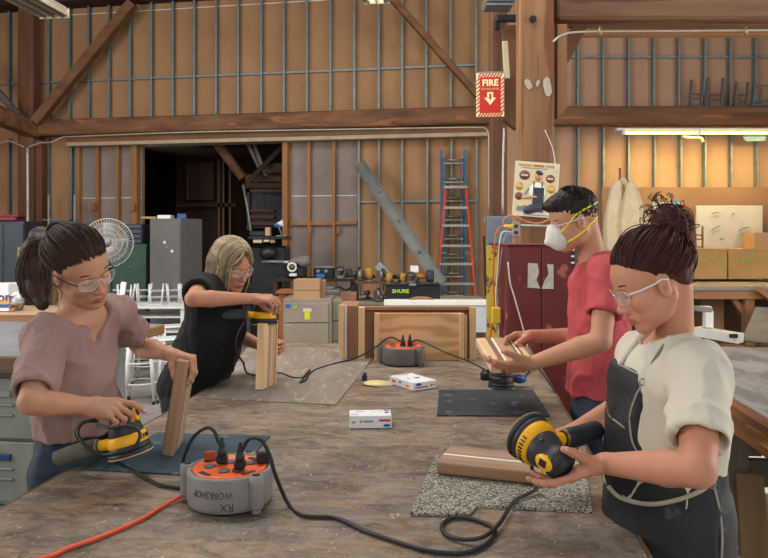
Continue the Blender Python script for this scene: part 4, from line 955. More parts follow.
# rack seen above the head of the woman in mauve
t = thing('wire_rack', 'grey metal shelf rack against the wall above the dark-haired head', 'rack', WLp(62, 238, .5) * 1.0, world=True)
t.location = Vector((WLp(62, 238, .5).x, WLp(62, 238, .5).y, 0))
for px in (49, 75):
    for off in (.3, .62):
        b = MB(); a = WLp(px, 195, off); b.bar(Vector((a.x, a.y, 0)), Vector((a.x, a.y, a.z)), .03, .03, up=(1, 0, 0)); b.build('upright', M_STEEL, t)
for y in (220, 238, 262):
    b = MB(); a, c = WLp(49, y, .46), WLp(75, y, .46); c.z = a.z; b.bar(a, c, .34, .025); b.build('shelf', M_STEEL, t)
# fan
fc = P(108, 243, 7.6); fr = .262
fan = thing('pedestal_fan', 'round wire-guarded pedestal fan behind the woman in mauve', 'fan', (fc.x, fc.y, 0), world=True)
M_FANW = mat('fan_wire', 'b9b7b0', 'c9c7c0', rough=.4, metal=.2)
Rf = axes((1, 0, 0), (.25, -1, .05))
b = MB()
for (r_, z_) in ((fr, 0), (fr, .03), (fr * .8, .075), (fr * .6, .09), (fr * .4, .1), (fr * .2, .105)):
    b.tube([fc + Rf @ Vector((r_ * math.cos(a), r_ * math.sin(a), z_)) for a in np.linspace(0, 2 * PI, 40, endpoint=False)], .0055 if r_ == fr else .003, 5, closed=True)
for k in range(54):
    a = 2 * PI * k / 54; b.tube([fc + Rf @ Vector((r_ * math.cos(a + s), r_ * math.sin(a + s), z_)) for r_, z_, s in ((fr * .15, .105, 0), (fr * .5, .096, .05), (fr * .8, .075, .1), (fr, .015, .12), (fr * .75, -.06, .1), (fr * .2, -.09, 0))], .0028, 4)
b.build('guard', M_FANW, fan)
b = MB(); b.lathe([(0, .10), (.05, .10), (.052, .108), (0, .112)], fc, Rf, n=24); b.build('guard_badge', M_STEEL, fan)
for k in range(4):
    b = MB(); a0 = k * PI / 2
    prof = []
    for (r_, w_) in ((.04, .03), (.10, .055), (.17, .07), (.22, .06)):
        prof.append((r_, w_))
    vs = []; 
    for (r_, w_) in prof:
        for sg in (-1, 1):
            a = a0 + sg * w_ / r_ * .8; vs.append(fc + Rf @ Vector((r_ * math.cos(a), r_ * math.sin(a), sg * .022)))
    b._add(vs, [(2 * i, 2 * i + 1, 2 * i + 3, 2 * i + 2) for i in range(3)], True)
    o = b.build('blade', mat('fan_blade', '8e8c86', '9d9b95', rough=.5), fan); md = o.modifiers.new('s', 'SOLIDIFY'); md.thickness = .004
b = MB(); b.lathe([(0, -.16), (.06, -.15), (.075, -.09), (.07, -.03), (.03, -.02), (.02, .04), (0, .04)], fc, Rf, n=24); b.build('motor', M_STEEL, fan)
b = MB(); b.tube([(fc.x - .02, fc.y + .12, .04), (fc.x - .02, fc.y + .12, fc.z - .02)], .02, 10); b.lathe([(0, 0), (.24, 0), (.24, .02), (.03, .05), (0, .05)], (fc.x - .02, fc.y + .12, 0), n=28); b.build('stand', M_DKMETAL, fan)

# white metal stools: some standing, some upturned on a low table
M_STW = mat('stool_white', 'dcdddb', 'e8e9e6', rough=.4, metal=.1)
def stool(loc, rz, label, flip=False, group='white metal stools by the doorway'):
    t = thing('metal_stool', label, 'stool', loc, rz, group)
    H, w0, w1 = .62, .10, .135
    def q(x, y, z): return Vector((x, y, (H - z) if flip else z))
    b = MB(); b.box(q(0, 0, H - .012), (.25, .25, .022), bev=.008); b.build('seat', M_STW, t)
    for sx in (-1, 1):
        for sy in (-1, 1):
            b = MB(); b.tube([q(sx * w1, sy * w1, .02), q(sx * w0, sy * w0, H - .02)], .017, 8, rfun=lambda u: .85 + .35 * u); lg = b.build('leg', M_STW, t)
            b = MB(); b.cyl(q(sx * w1, sy * w1, 0), q(sx * w1, sy * w1, .035), .016, n=10); b.build('rubber_foot', M_DKMETAL if not flip else M_STW, lg)
    for z in (.20, .40):
        r_ = w1 - (w1 - w0) * z / H + .012
        b = MB(); b.tube([q(r_ * 1.2 * math.cos(a), r_ * 1.2 * math.sin(a), z) for a in np.linspace(0, 2 * PI, 28, endpoint=False)], .008, 6, closed=True); b.build('foot_ring', M_STW, t)
    return t
fl = lambda px, py: onfloor(px, py)
stool(fl(141, 402), .2, 'white stool nearest the edge of the left workbench'); stool(fl(169, 399), .5, 'white stool standing under the raised arm of the woman in mauve')
stool(fl(147, 382), .1, 'white stool in the second row behind the two nearest stools'); stool(fl(173, 379), .4, 'white stool in the second row, closest to the woman in black')
tb = fl(150, 372)
t = thing('white_table', 'low white table carrying the upturned stools', 'table', (tb.x - .1, tb.y + .3, 0))
b = MB(); b.box((0, 0, .78), (1.2, .7, .03), bev=.006); b.build('tabletop', M_STW, t)
for z_ in (.28, .48, .66):
    b = MB(); b.box((0, 0, z_), (1.1, .6, .02), bev=.004); b.build('lower_shelf', M_STW, t)
for sx in (-.5, .5):
    for sy in (-.3, .3):
        b = MB(); b.box((sx, sy, .385), (.05, .05, .76)); b.build('leg', M_STW, t)
for k, nm in enumerate(('leftmost', 'second from left', 'third from left', 'third from right', 'second from right', 'rightmost')):
    st = stool((tb.x - .1 - .47 + .188 * k, tb.y + .3 + .05 * (-1) ** k, .7965), .1 * k, 'upturned white stool on the white table, %s of the row' % nm, flip=True)
    st.scale = (.62, .62, .40)
b = MB(); a_ = P(117, 300, 7.0); b.bar((a_.x - .1, a_.y, .02), P(124, 282, 7.2), .05, .02, up=(0, -1, 0)); single(b, 'white_stick', M_WHITE, P(117, 300, 7.0), 'short white stick poking up by the shoulder of the woman in mauve', 'stick')

# ================================================================ room beyond the doorway
rm = MB(); ya = 17.5
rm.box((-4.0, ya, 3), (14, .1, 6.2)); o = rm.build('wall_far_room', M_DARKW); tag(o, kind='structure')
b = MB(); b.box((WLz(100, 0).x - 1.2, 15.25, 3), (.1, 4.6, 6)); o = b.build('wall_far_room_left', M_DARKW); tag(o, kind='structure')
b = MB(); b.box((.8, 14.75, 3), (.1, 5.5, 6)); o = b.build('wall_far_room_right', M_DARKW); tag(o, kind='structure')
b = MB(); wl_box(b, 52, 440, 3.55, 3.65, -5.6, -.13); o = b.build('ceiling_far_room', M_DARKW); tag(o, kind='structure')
t = thing('dark_cupboard', 'dark panelled wooden cupboard deep inside the doorway', 'cupboard', P(212, 300, 14.5), world=True); t.location.z = 0
def pbx(b, x0, x1, y0, y1, Y, dY, bev=0.0):
    a, c = P(x0, y1, Y), P(x1, y0, Y); b.box(((a.x + c.x) / 2, Y + dY / 2, (a.z + c.z) / 2), (c.x - a.x, dY, c.z - a.z), bev=bev); return b
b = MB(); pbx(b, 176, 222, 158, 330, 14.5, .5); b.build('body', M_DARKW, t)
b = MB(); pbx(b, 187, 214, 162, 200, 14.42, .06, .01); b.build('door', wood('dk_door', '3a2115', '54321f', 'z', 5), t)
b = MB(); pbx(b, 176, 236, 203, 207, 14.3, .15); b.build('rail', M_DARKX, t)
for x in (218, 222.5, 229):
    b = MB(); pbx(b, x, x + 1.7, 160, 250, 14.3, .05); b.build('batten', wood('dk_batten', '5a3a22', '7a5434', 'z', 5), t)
for (x0, y0, x1, y1, Y, r, lab) in ((215, 140, 243, 178, 12.6, .085, 'round brown log slanting across the dark doorway'),):
    b = MB(); b.tube([P(x0, y0, Y), P(x1, y1, Y)], r, 16); single(b, 'log_prop', M_BRACE, P(x1, y1, Y), lab, 'log')
b = MB(); b.bar(P(288, 141, 12.35), P(247, 183, 12.5), .08, .07, up=(0, -1, 0)); single(b, 'slanted_brace', M_DARKX, P(247, 183, 12.5), 'dark diagonal brace in the top right corner of the doorway', 'brace')
for k, (x0, y0, x1, y1) in enumerate(((246, 139, 259, 167), (252.5, 139, 266, 176))):
    b = MB(); b.tube([P(x0, y0, 12.7), P(x1, y1, 12.7)], .035, 10); single(b, 'hanging_tube', mat('pinkish_grey', '8a7a72', 'a29288', rough=.6), P(x1, y1, 12.7), 'pale slanting tube behind the brace, %s of two' % ('left one' if k == 0 else 'right one'), 'tube')
b = MB(); pbx(b, 262, 290, 163, 173, 13.0, .1, .02); pbx(b, 245, 292, 174, 182, 13.3, .1, .02); single(b, 'rubble_shelf', mat('dusty_brown', '5a4436', '7a6250', rough=.9, scale=8), P(276, 182, 13.2), 'dusty brown stones and boards above the small window', 'shelf')
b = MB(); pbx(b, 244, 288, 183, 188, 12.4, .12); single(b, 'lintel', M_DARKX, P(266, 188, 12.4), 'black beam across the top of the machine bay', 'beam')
t = thing('small_window', 'small dim window with red bars behind the dark machine', 'window', P(262, 226, 13.2), world=True)
b = MB(); pbx(b, 249, 284, 192, 228, 13.2, .03); b.build('pane', mat('dim_glass', '16181c', '3b4048', rough=.2, scale=10, contrast=.3), t)
for (x0, x1, y0, y1) in ((247, 286, 189, 192.5), (247, 249.5, 189, 230), (283, 286, 189, 230)):
    b = MB(); pbx(b, x0, x1, y0, y1, 13.12, .1); b.build('frame', wood('win_frame', '4a3424', '6a4c34', 'z', 6), t)
for y in (209, 215.5, 222):
    b = MB(); pbx(b, 250, 274, y, y + 3, 13.1, .04); b.build('bar', mat('dull_red', '4c1c18', '662822', rough=.6), t)
b = MB(); b.tube([P(243, 185, 12.2), P(247, 205, 12.1), P(251, 232, 12.1), P(262, 233.5, 12.1)], .02, 8); single(b, 'pale_pipe', M_STEEL, P(251, 232, 12.1), 'thin pale bent pipe left of the small window', 'pipe')
# dark machine with shelf
t = thing('band_machine', 'dark workshop machine with a cluttered shelf in the doorway', 'machine', P(268, 300, 10.4), world=True); t.location.z = 0
b = MB(); pbx(b, 250, 286, 246, 345, 10.5, .5, .03); b.build('body', M_BLACK, t)
b = MB(); pbx(b, 248, 287, 236, 239.5, 10.3, .5, .01); b.build('table', M_DKMETAL, t)
b = MB(); pbx(b, 249, 266, 231, 236, 10.4, .2, .01); b.build('bracket', M_DKMETAL, t)
b = MB(); b.tube([P(262, 262, 10.3), P(272, 261.5, 10.25), P(284, 262, 10.2)], .02, 8); b.build('lever', M_STEEL, t)
b = MB(); b.sphere(P(268, 253, 10.45), (.13, .1, .1), 9); b.build('motor', M_DKMETAL, t)
for k, (x0, x1, y0, y1, m_) in enumerate(((253, 262, 241.5, 248, 'c9b49a'), (263.5, 269, 241, 247, 'd8c6ae'), (270, 274.5, 242, 248, 'a97f62'), (265, 270, 230.5, 239, 'b89a80'), (276, 285, 240, 244, 'c8bcae'))):
    b = MB(); pbx(b, x0, x1, y0 - 4.6 if k != 3 else y0 - 3, y1 - 5 if k != 3 else y1 - 3.2, 10.32, .12, .006); single(b, 'wood_offcut', mat('offcut_%d' % k, m_, rough=.7), P((x0 + x1) / 2, y1 - 5, 10.35), ['long pale offcut on the left of the machine shelf', 'short pale offcut second on the machine shelf', 'reddish offcut in the middle of the machine shelf', 'upright tan offcut on the machine shelf', 'thin grey offcut at the right end of the machine shelf'][k], 'offcut', group='offcuts on the machine shelf')
t = thing('desk_lamp', 'white-headed jointed desk lamp above the machine shelf', 'lamp', P(284, 240, 10.3), world=True)
b = MB(); b.tube([P(283, 238, 10.3), P(279, 228, 10.28), P(276.5, 224, 10.27)], .012, 8); b.build('arm', M_STEEL, t)
b = MB(); b.lathe([(0, 0), (.02, 0), (.03, .03), (.06, .09), (.055, .09), (0, .07)], P(277, 224, 10.27), axes((0, 1, 0), (1, 0, .1)), n=18); b.build('head', M_WHITE, t)
b = MB(); b.sphere(P(276, 225, 10.22), .028, 8); b.build('bulb_socket', mat('lamp_blue', '3f6fb0', rough=.4), t)

# ================================================================ middle back bench
Yc = 7.6
ct = thing('filing_cabinet', 'beige-grey filing cabinet with yellow notes beyond the far table end', 'cabinet', P(307, 348, Yc), world=True); ct.location.z = 0
M_FILE = mat('file_taupe', '8a7c70', '9a8c80', rough=.5, scale=3)
a, c = P(283, 0, Yc), P(331.5, 0, Yc); zt = P(0, 299, Yc).z; w = c.x - a.x; xm = (a.x + c.x) / 2
b = MB(); b.box((xm, Yc + .26, zt / 2), (w, .5, zt), bev=.004); b.build('body', M_FILE, ct)
edges = (zt - .045, P(0, 323, Yc).z, P(0, 344.5, Yc).z, .04)
for k in range(3):
    z1, z0 = edges[k] - .006, edges[k + 1] + .006
    b = MB(); b.box((xm - .01, Yc, (z0 + z1) / 2), (w - .05, .025, z1 - z0), bev=.004); d = b.build('drawer', M_FILE, ct)
    b = MB(); b.box((xm - .0, Yc - .02, z1 - .05), (.21, .018, .022), bev=.006); b.build('handle', mat('handle_taupe', '6d6056', rough=.4), d)
for (x0, x1, y0, y1, m_) in ((303, 311.5, 308.5, 311.8, mat('cream_label', 'd2c8ae', rough=.6)), (304.5, 310, 312, 319.5, M_YS), (285.5, 290.5, 304, 307.5, mat('tag_blue', '23629c', rough=.5)), (293.5, 297, 306, 309, M_GS), (287.5, 290.5, 324, 326.5, M_GS), (319, 322, 327.5, 329.5, M_GS)):
    b = MB(); pbx(b, x0, x1, y0, y1, Yc - .0165, .004); b.build('sticky_note', m_, ct)
t = thing('green_cabinet', 'olive-green cabinet squeezed right of the taupe filing cabinet', 'cabinet', P(337, 348, 7.7), world=True); t.location.z = 0
b = MB(); pbx(b, 332, 342, 300, 380, 7.75, .5, .004); b.build('body', mat('olive', '8a8468', '9a9478', rough=.5), t)
for y in (301, 322, 342):
    b = MB(); pbx(b, 332.6, 341.4, y, y + 19, 7.73, .02, .003); b.build('drawer', mat('olive2', '8f896d', rough=.5), t)
t = cbox(293.5, 320, 279.5, 299, 7.68, .28, 'cardboard box on top of the taupe filing cabinet', seam=False)
b = MB(); b.box((0, -.142, .10), (.29, .004, .003)); b.build('flap_line', mat('flap', '7f6248', rough=.8), t)
cbox(317, 325, 280.5, 299, 7.98, .2, 'smaller cardboard box behind the one on the filing cabinet', seam=False)
# long back counter
bc = thing('back_counter', 'long cluttered back counter under the stepladder', 'counter', P(380, 300, 8.6), world=True); bc.location.z = 0
zc_ = P(0, 302, 8.3).z
b = MB(); a, c = P(262, 0, 8.6), P(486, 0, 8.6); b.box(((a.x + c.x) / 2, 8.75, zc_ - .02), (c.x - a.x, .9, .04), bev=.004); b.build('worktop', mat('counter_drab', '8b866e', '9b967e', rough=.6, scale=3), bc)
b = MB(); b.box(((a.x + c.x) / 2, 8.8, zc_ / 2 - .03), (c.x - a.x - .1, .7, zc_ - .06)); b.build('base', wood('counter_base', '4a3628', '614a38', 'x', 6), bc)
wl = thing('white_worktop', 'long white slab lying along the counter behind the plywood', 'slab', P(432, 303, 8.2), world=True)
b = MB(); pbx(b, 384, 489, 300.3, 305.8, 8.1, .18, .008); b.build('slab', M_RAWB, wl)
b = MB(); pbx(b, 474.5, 488, 305.8, 332.5, 8.12, .1, .004); b.build('drop_panel', mat('panel_grey_white', 'b9bfc0', 'c9cfd0', rough=.5), wl)
b = MB(); b.tube(spline([P(409.5, 301, 8.19), P(412, 299, 8.19), P(417, 297.8, 8.19), P(426, 298, 8.19), P(431, 299.3, 8.19), P(434, 301, 8.19)], 5), .016, 8); single(b, 'curved_grip', mat('tan_leather', '8a5e38', 'a1744a', rough=.6), P(421, 305, 8.0), 'curved brown handle lying on the long white slab', 'handle')
t = thing('equipment_case', 'long black case with yellow-green lettering on the back counter', 'case', P(412, 300, 8.35), world=True)
b = MB(); pbx(b, 385.5, 440, 285, 300, 8.32, .3, .01); b.build('body', M_BLACK, t)
b = MB(); pbx(b, 385, 440.5, 283.8, 285.4, 8.30, .34, .005); b.build('lid', M_DKMETAL, t)
b = MB(); put_text(b, 'SHURE', .058, P(400.5, 291.3, 8.315), FRONT, .001, .002, 1.15); b.build('lettering', mat('lime', 'a9c92c', rough=.5), t)
b = MB(); pbx(b, 409, 416, 283.5, 286, 8.28, .02, .004); b.build('latch', M_STEEL, t)
t = thing('low_shelf', 'low dark wooden riser shelf on the back counter', 'shelf', P(370, 300, 8.5), world=True)
b = MB(); pbx(b, 355.5, 385, 281.6, 283.8, 8.4, .35); b.build('top', wood('riser', '54341f', '75492c', 'x', 6), t)
for x in (356, 383):
    b = MB(); pbx(b, x, x + 1.6, 283.8, 301.5, 8.4, .35); b.build('side', M_DARKX, t)
# hand tools along the counter and riser: each a small tool of body, motor, handle
TCOL = [('tool_dk', '2c2b2a'), ('tool_gy', '6b6763'), ('tool_br', '5a4332'), ('tool_yl', 'c9912a')]
def power_tool(px, py, Y, s, k, label):
    q = P(px, py, Y); t = thing('power_tool', label, 'tool', q, rotz=k * 1.3, group='power tools along the back counter')
    dk = mat('ptool_dark', '242425', '3a3938', rough=.5); gy = mat('ptool_metal', '77726d', '8d8883', rough=.35, metal=.5); yl = mat('ptool_yellow', '8f6a26', 'b5862c', rough=.45)
    if k % 3 == 0:    # router: base, motor, two knobs
        b = MB(); b.lathe([(0, 0), (.075, 0), (.075, .012), (.03, .02), (0, .02)], n=20); b.build('base_plate', gy, t)
        b = MB(); b.lathe([(0, .02), (.042, .02), (.045, .06), (.045, .13), (.03, .15), (0, .15)], n=18); b.build('motor', yl if k % 2 else dk, t)
        for sx in (-1, 1): b = MB(); b.sphere((sx * .07, 0, .05), .02, 7); b.build('knob', dk, t)
    elif k % 3 == 1:  # circular saw / grinder: disc guard, body, handle
        b = MB(); b.cyl((0, -.02, .07), (0, .02, .07), .068, n=22); b.build('blade_guard', gy, t)
        b = MB(); b.cyl((0, .02, .08), (0, .13, .08), .034, n=16); b.build('motor', yl if k % 2 == 0 else dk, t)
        b = MB(); b.tube(spline([(-.05, .03, .09), (-.03, .03, .15), (.05, .03, .14), (.08, .03, .08)], 4), .013, 8); b.build('handle', dk, t)
        b = MB(); b.box((0, 0, .006), (.16, .1, .008)); b.build('shoe', gy, t)
    else:             # drill lying: body, chuck, grip, battery
        b = MB(); b.cyl((-.06, 0, .09), (.05, 0, .09), .03, .027, n=16); b.build('body', yl if k % 2 else dk, t)
        b = MB(); b.cyl((.05, 0, .09), (.10, 0, .09), .02, .011, n=14); b.build('chuck', gy, t)
        b = MB(); b.bar((-.03, 0, .08), (-.05, 0, .02), .028, .034, up=(0, 1, 0), bev=.006); b.build('grip', dk, t)
        b = MB(); b.box((-.05, 0, .015), (.085, .05, .03), bev=.006); b.build('battery', dk, t)
    t.scale = (s, s, s); return t
tools = [(361, 281.6, 8.55, 1.1, 1, 'grey saw at the left end of the riser shelf'), (369, 281.6, 8.6, 1.15, 3, 'yellow topped router second on the riser shelf'), (380, 281.6, 8.55, 1.0, 4, 'grinder under the slanting metal wedge'),
         (389, 283.8, 8.45, .9, 9, 'yellow router at the left end of the black case'), (397, 283.8, 8.5, .95, 2, 'dark drill left of centre on the black case'), (403, 283.8, 8.45, .85, 15, 'yellow router near the middle of the black case'),
         (412, 283.8, 8.45, .9, 7, 'dark saw under the small white carton'), (421, 283.8, 8.5, 1.0, 5, 'yellow drill right of the small white carton'), (430, 283.8, 8.5, 1.1, 6, 'dark router at the right end of the black case'),
         (366, 299.5, 8.35, .9, 8, 'grey drill under the riser shelf'), (377, 299.5, 8.35, .85, 4, 'dark grinder under the riser shelf')]
for (px, py, Y, s, k, lab) in tools: power_tool(px, py, Y, s, k, lab)
plank(P(377.5, 264.5, 8.6), P(387, 274.5, 8.55), .10, .03, M_STEEL, 'short slanting grey metal wedge above the tools on the riser', 'metal_wedge', 'metal piece', up=(0, -1, 0))
cbox(410.5, 418.5, 266, 272.5, 8.5, .12, 'small white carton perched on the tools of the black case', M_BOXW, seam=False)
cbox(340.5, 356, 292.8, 300.5, 8.0, .2, 'reddish-brown carton at the left of the back counter', mat('carton_red', '8a5c48', '9c6c56', rough=.8), seam=False)
b = MB(); pbx(b, 321, 340, 290, 299.5, 8.3, .25, .02); pbx(b, 326, 334, 287, 290, 8.35, .2, .01); single(b, 'grey_toolbox', mat('tb_grey', '5c5e62', '71747a', rough=.5), P(330, 299.5, 8.3), 'low grey toolbox between the cardboard box and the reddish carton', 'toolbox')
# second riser behind with grinder under cloth and radio
t = thing('rear_shelf', 'dark rear shelf behind the filing cabinet', 'shelf', P(315, 280, 9.2), world=True); t.location.z = 0
b = MB(); pbx(b, 276, 356, 278.5, 281.5, 9.1, .5); b.build('top', M_DARKX, t)
for x in (277, 316, 353):
    b = MB(); a = P(x, 281, 9.3); b.box((a.x, 9.35, a.z / 2), (.06, .4, a.z)); b.build('upright', M_DARKX, t)
b = MB(); pbx(b, 276, 294, 291, 293.5, 8.2, .4); a = P(285, 293, 8.4); b.box((a.x, 8.4, a.z / 2), (.1, .3, a.z)); single(b, 'orange_stand', wood('orange_wood', '8a562c', 'a56c3c', 'x', 6), Vector((a.x, 8.4, 0)), 'small orange-brown wooden stand left of the filing cabinet', 'stand')
t = thing('covered_grinder', 'dark bench grinder with a white ring and a grey cloth draped on top', 'machine', P(293, 278.5, 9.0), world=True)
b = MB(); pbx(b, 285, 305, 266, 278.5, 9.1, .3, .03); b.build('body', M_BLACK, t)
b = MB(); q = P(292, 267.2, 9.05); b.tube([q + Vector((.052 * math.cos(a), 0, .052 * math.sin(a))) for a in np.linspace(0, 2 * PI, 24, endpoint=False)], .012, 8, closed=True); b.build('white_ring', M_WHITE, t)
b = MB(); b.sphere(q + Vector((0, .03, 0)), .04, 9); b.build('lens', mat('olive_lens', '5a5a20', rough=.2), t)
b = MB(); pbx(b, 289, 296.5, 273.5, 276.5, 9.05, .06, .01); b.build('white_bar', M_WHITE, t)
b = MB(); b.sphere(P(299, 261, 9.2), (.15, .13, .06), 10, Matrix.Rotation(-.25, 3, 'Y')); b.sphere(P(304, 262, 9.15), (.09, .1, .07), 8); b.build('grey_cloth', mat('cloth_grey', '6f6763', '857c78', rough=.9), t)
b = MB(); b.box(P(286.5, 262, 9.1), (.07, .06, .03), bev=.008); b.box(P(290, 264, 9.08), (.05, .05, .02)); b.build('switch_box', mat('lightblue_grey', '9db0c2', rough=.5), t)
t = thing('shop_radio', 'black and grey radio with a blue front on the rear shelf', 'radio', P(323.5, 278.5, 9.2), world=True)
b = MB(); pbx(b, 313.5, 334, 268, 278.5, 9.2, .2, .015); b.build('body', M_BLACK, t)
b = MB(); pbx(b, 316, 325, 274, 278, 9.18, .03, .006); b.build('blue_panel', mat('radio_blue', '2a68a8', rough=.4), t)
b = MB(); pbx(b, 313, 334.5, 266.3, 268.4, 9.22, .15, .01); b.build('top_rail', M_STEEL, t)
for x in (318, 326): 
    b = MB(); b.cyl(P(x, 271, 9.2), P(x, 271, 9.185), .022, n=14); b.build('dial', M_STEEL, t)
power_tool(341, 278.6, 9.2, 1.0, 7, 'small dark grinder on the rear shelf right of the radio'); power_tool(349, 278.6, 9.2, .9, 6, 'dark router at the right end of the rear shelf')
b = MB(); b.tube(spline([P(330, 290, 8.9), P(338, 287, 8.9), P(346, 290, 8.9), P(353, 287, 8.8), P(356, 290, 8.8)], 5), .015, 8); single(b, 'coiled_hose', M_BLACK, P(340, 290, 8.9), 'dark hose lying below the rear shelf', 'hose')
# slanting grey channel against the wall
b = MB(); p0, p1 = WLp(359, 163, .35), WLp(441, 284, 1.1); ax = (p1 - p0).normalized()
pn = Vector((0, -1, 0)).cross(ax).normalized(); b.bar(p0, p1, .19, .012, up=(0, -1, 0), bev=.003)
for sg_ in (-1, 1): b.bar(p0 + pn * .092 * sg_ + Vector((0, -.03, 0)), p1 + pn * .092 * sg_ + Vector((0, -.03, 0)), .010, .06, up=(0, -1, 0))
for f in (.25, .5, .75): q = p0.lerp(p1, f) + Vector((0, -.03, 0)); b.cyl(q, q + Vector((0, -.012, 0)), .02, n=12)
single(b, 'slanted_channel', mat('channel_grey', '5d605c', '70736d', rough=.45, metal=.2, scale=5), p1, 'wide grey metal channel leaning diagonally left of the ladders', 'channel')
for k, (x0, y0, x1, y1) in enumerate(((479, 245, 487, 296), (484, 236, 486, 296))):
    plank(P(x0, y0, 9.5), P(x1, y1, 9.2), .03, .02, M_BRACE if k == 0 else M_DARKW, ['thin brown stick leaning between the ladder and the yellow board', 'dark thin stick upright beside the breaker box'][k], 'leaning_stick', 'stick', up=(0, -1, 0))
# ladders
M_LRED = mat('ladder_red', 'a83c28', 'bb4a32', rough=.5); M_LBLU = mat('ladder_blue', '1f6490', '2a76a6', rough=.5); M_ALU = mat('aluminium', '9a968e', 'b2aea6', rough=.35, metal=.4)
sl = thing('step_ladder', 'red fibreglass stepladder with grey treads leaning in front of the blue ladder', 'ladder', P(457, 300, 11.0), world=True); sl.location.z = 0
zg = P(0, 300, 10.7).z
topL, topR = P(445.5, 188, 11.1), P(465.5, 188, 11.1); botL, botR = P(432.5, 344.6, 10.6), P(479.5, 344.6, 10.6)
for a, c in ((topL, botL), (topR, botR)):
    b = MB(); b.bar(a, c, .075, .042, up=(1, 0, 0), bev=.004); b.build('side_rail', M_LRED, sl)
for y in (208.6, 227, 247.5, 265.8, 285.5, 305, 324):
    f = (y - 188) / 156.6; a = topL.lerp(botL, f); c = topR.lerp(botR, f)
    b = MB(); b.bar(a, c, .09, .042, bev=.004); b.build('tread', M_ALU, sl)
b = MB(); b.bar(topL + Vector((-.03, 0, .01)), topR + Vector((.03, 0, .01)), .14, .05, bev=.008); b.build('top_cap', M_ALU, sl)
for sx, a_, c_ in ((1, topL, botL), (-1, topR, botR)):
    for f in (.42, .76):
        q = a_.lerp(c_, f); b = MB(); b.bar(q + Vector((0, -.03, -.02)), q + Vector((sx * .09, -.02, .05 if f < .5 else .0)) + Vector((0, 0, -.06)), .012, .02, up=(0, -1, 0)); b.build('corner_brace', M_ALU, sl)
el_ = thing('extension_ladder', 'tall blue extension ladder standing against the wall behind the red one', 'ladder', P(454, 300, 11.2), world=True); el_.location.z = 0
for px in (441.5, 464.5):
    b = MB(); a = P(px, 150, 11.28); b.bar(Vector((a.x, 11.28, 0)), a, .07, .03, up=(1, 0, 0), bev=.004); b.build('side_rail', M_LBLU, el_)
for px in (444.5, 461.5):
    b = MB(); a = P(px, 158, 11.22); b.bar(Vector((a.x, 11.22, 0)), a, .06, .022, up=(1, 0, 0), bev=.004); b.build('fly_rail', M_LBLU, el_)
for k in range(12):
    y = 160 + k * 18.9
    for dy, Y in ((0, 11.28), (3.4, 11.2)):
        b = MB(); a, c = P(442.5, y + dy, Y), P(463.5, y + dy, Y); b.tube([a, c], .014, 8); b.build('rung', M_ALU, el_)

# ================================================================ things around the big post
# fire sign
t = thing('fire_sign', 'red and cream FIRE sign with a down arrow hanging left of the big post', 'sign', P(490, 117, 6.2), world=True)
q = P(490.2, 95, 6.2); Rs = Matrix.Rotation(-.12, 3, 'Z')
def sg(x, z, w, h, d, m, name, rot=0.0, bev=0.0):
    b = MB(); b.box(q + Rs @ Vector((x, -d, z)), (w, .003, h), Rs @ Matrix.Rotation(rot, 3, 'Y'), bev); return b.build(name, m, t)
SW, SH = .245, .385
M_SCR = mat('sign_cream', 'e8dca0', 'efe5b0', rough=.5); M_SRD = mat('sign_red', 'b52018', 'c22a1e', rough=.5)
sg(0, 0, SW, SH, 0, M_SCR, 'board'); sg(0, 0, SW - .06, SH - .07, .0022, M_SRD, 'red_field')
stp = MB()
def stripe(cx_, cz_, horizontal):
    w, h = (.014, .034)
    s_ = .012
    pts = [(-w / 2 - s_, -h / 2), (w / 2 - s_, -h / 2), (w / 2 + s_, h / 2), (-w / 2 + s_, h / 2)] if horizontal else [(-.014, -w - s_ * .3), (.014, -w + s_ + .006), (.014, w * .6 + s_ + .002), (-.014, w * .6 - s_ * 1.0 - .004)]
    stp.prism([q + Rs @ Vector((cx_ + x, -.0024, cz_ + z)) for x, z in pts], (0, 0, 0), Rs @ Vector((0, -.001, 0)))
for k in range(8):
    x = -SW / 2 + .028 + k * .027; stripe(x, SH / 2 - .0175, True); stripe(x, -SH / 2 + .0175, True)
for k in range(9):
    z = -SH / 2 + .05 + k * .035; stripe(-SW / 2 + .015, z, False); stripe(SW / 2 - .015, z, False)
stp.build('border_stripes', M_SRD, t)
Rtxt = Rs @ FRONT
b = MB(); put_text(b, 'FIRE', .078, q + Rs @ Vector((0, -.0045, .105)), Rtxt, .0008, .003); b.build('lettering', M_SCR, t)
b = MB(); put_text(b, 'EXTINGUISHER', .026, q + Rs @ Vector((0, -.0045, .052)), Rtxt, .0008, .0005, .9); b.build('small_lettering', mat('sign_cream_dim', 'd8a070', rough=.5), t)
b = MB(); arrow = [(-.026, .03), (.026, .03), (.026, -.02), (.052, -.02), (0, -.085), (-.052, -.02), (-.026, -.02)]
b.prism([q + Rs @ Vector((x, -.0045, z - .005)) for x, z in arrow][::-1], (0, 0, 0), Rs @ Vector((0, -.001, 0))); b.build('arrow', M_SCR, t)
b = MB(); b.prism([q + Rs @ Vector((x, -.0058, z)) for x, z in ((-.008, .012), (.008, .012), (.010, -.025), (.0, -.05), (-.010, -.025))][::-1], (0, 0, 0), Rs @ Vector((0, -.001, 0))); b.build('arrow_flame', M_SRD, t)
b = MB(); b.box(q + Vector((-.0, .03, .2)), (.25, .06, .015), Rs); b.build('bracket', M_STEEL, t)
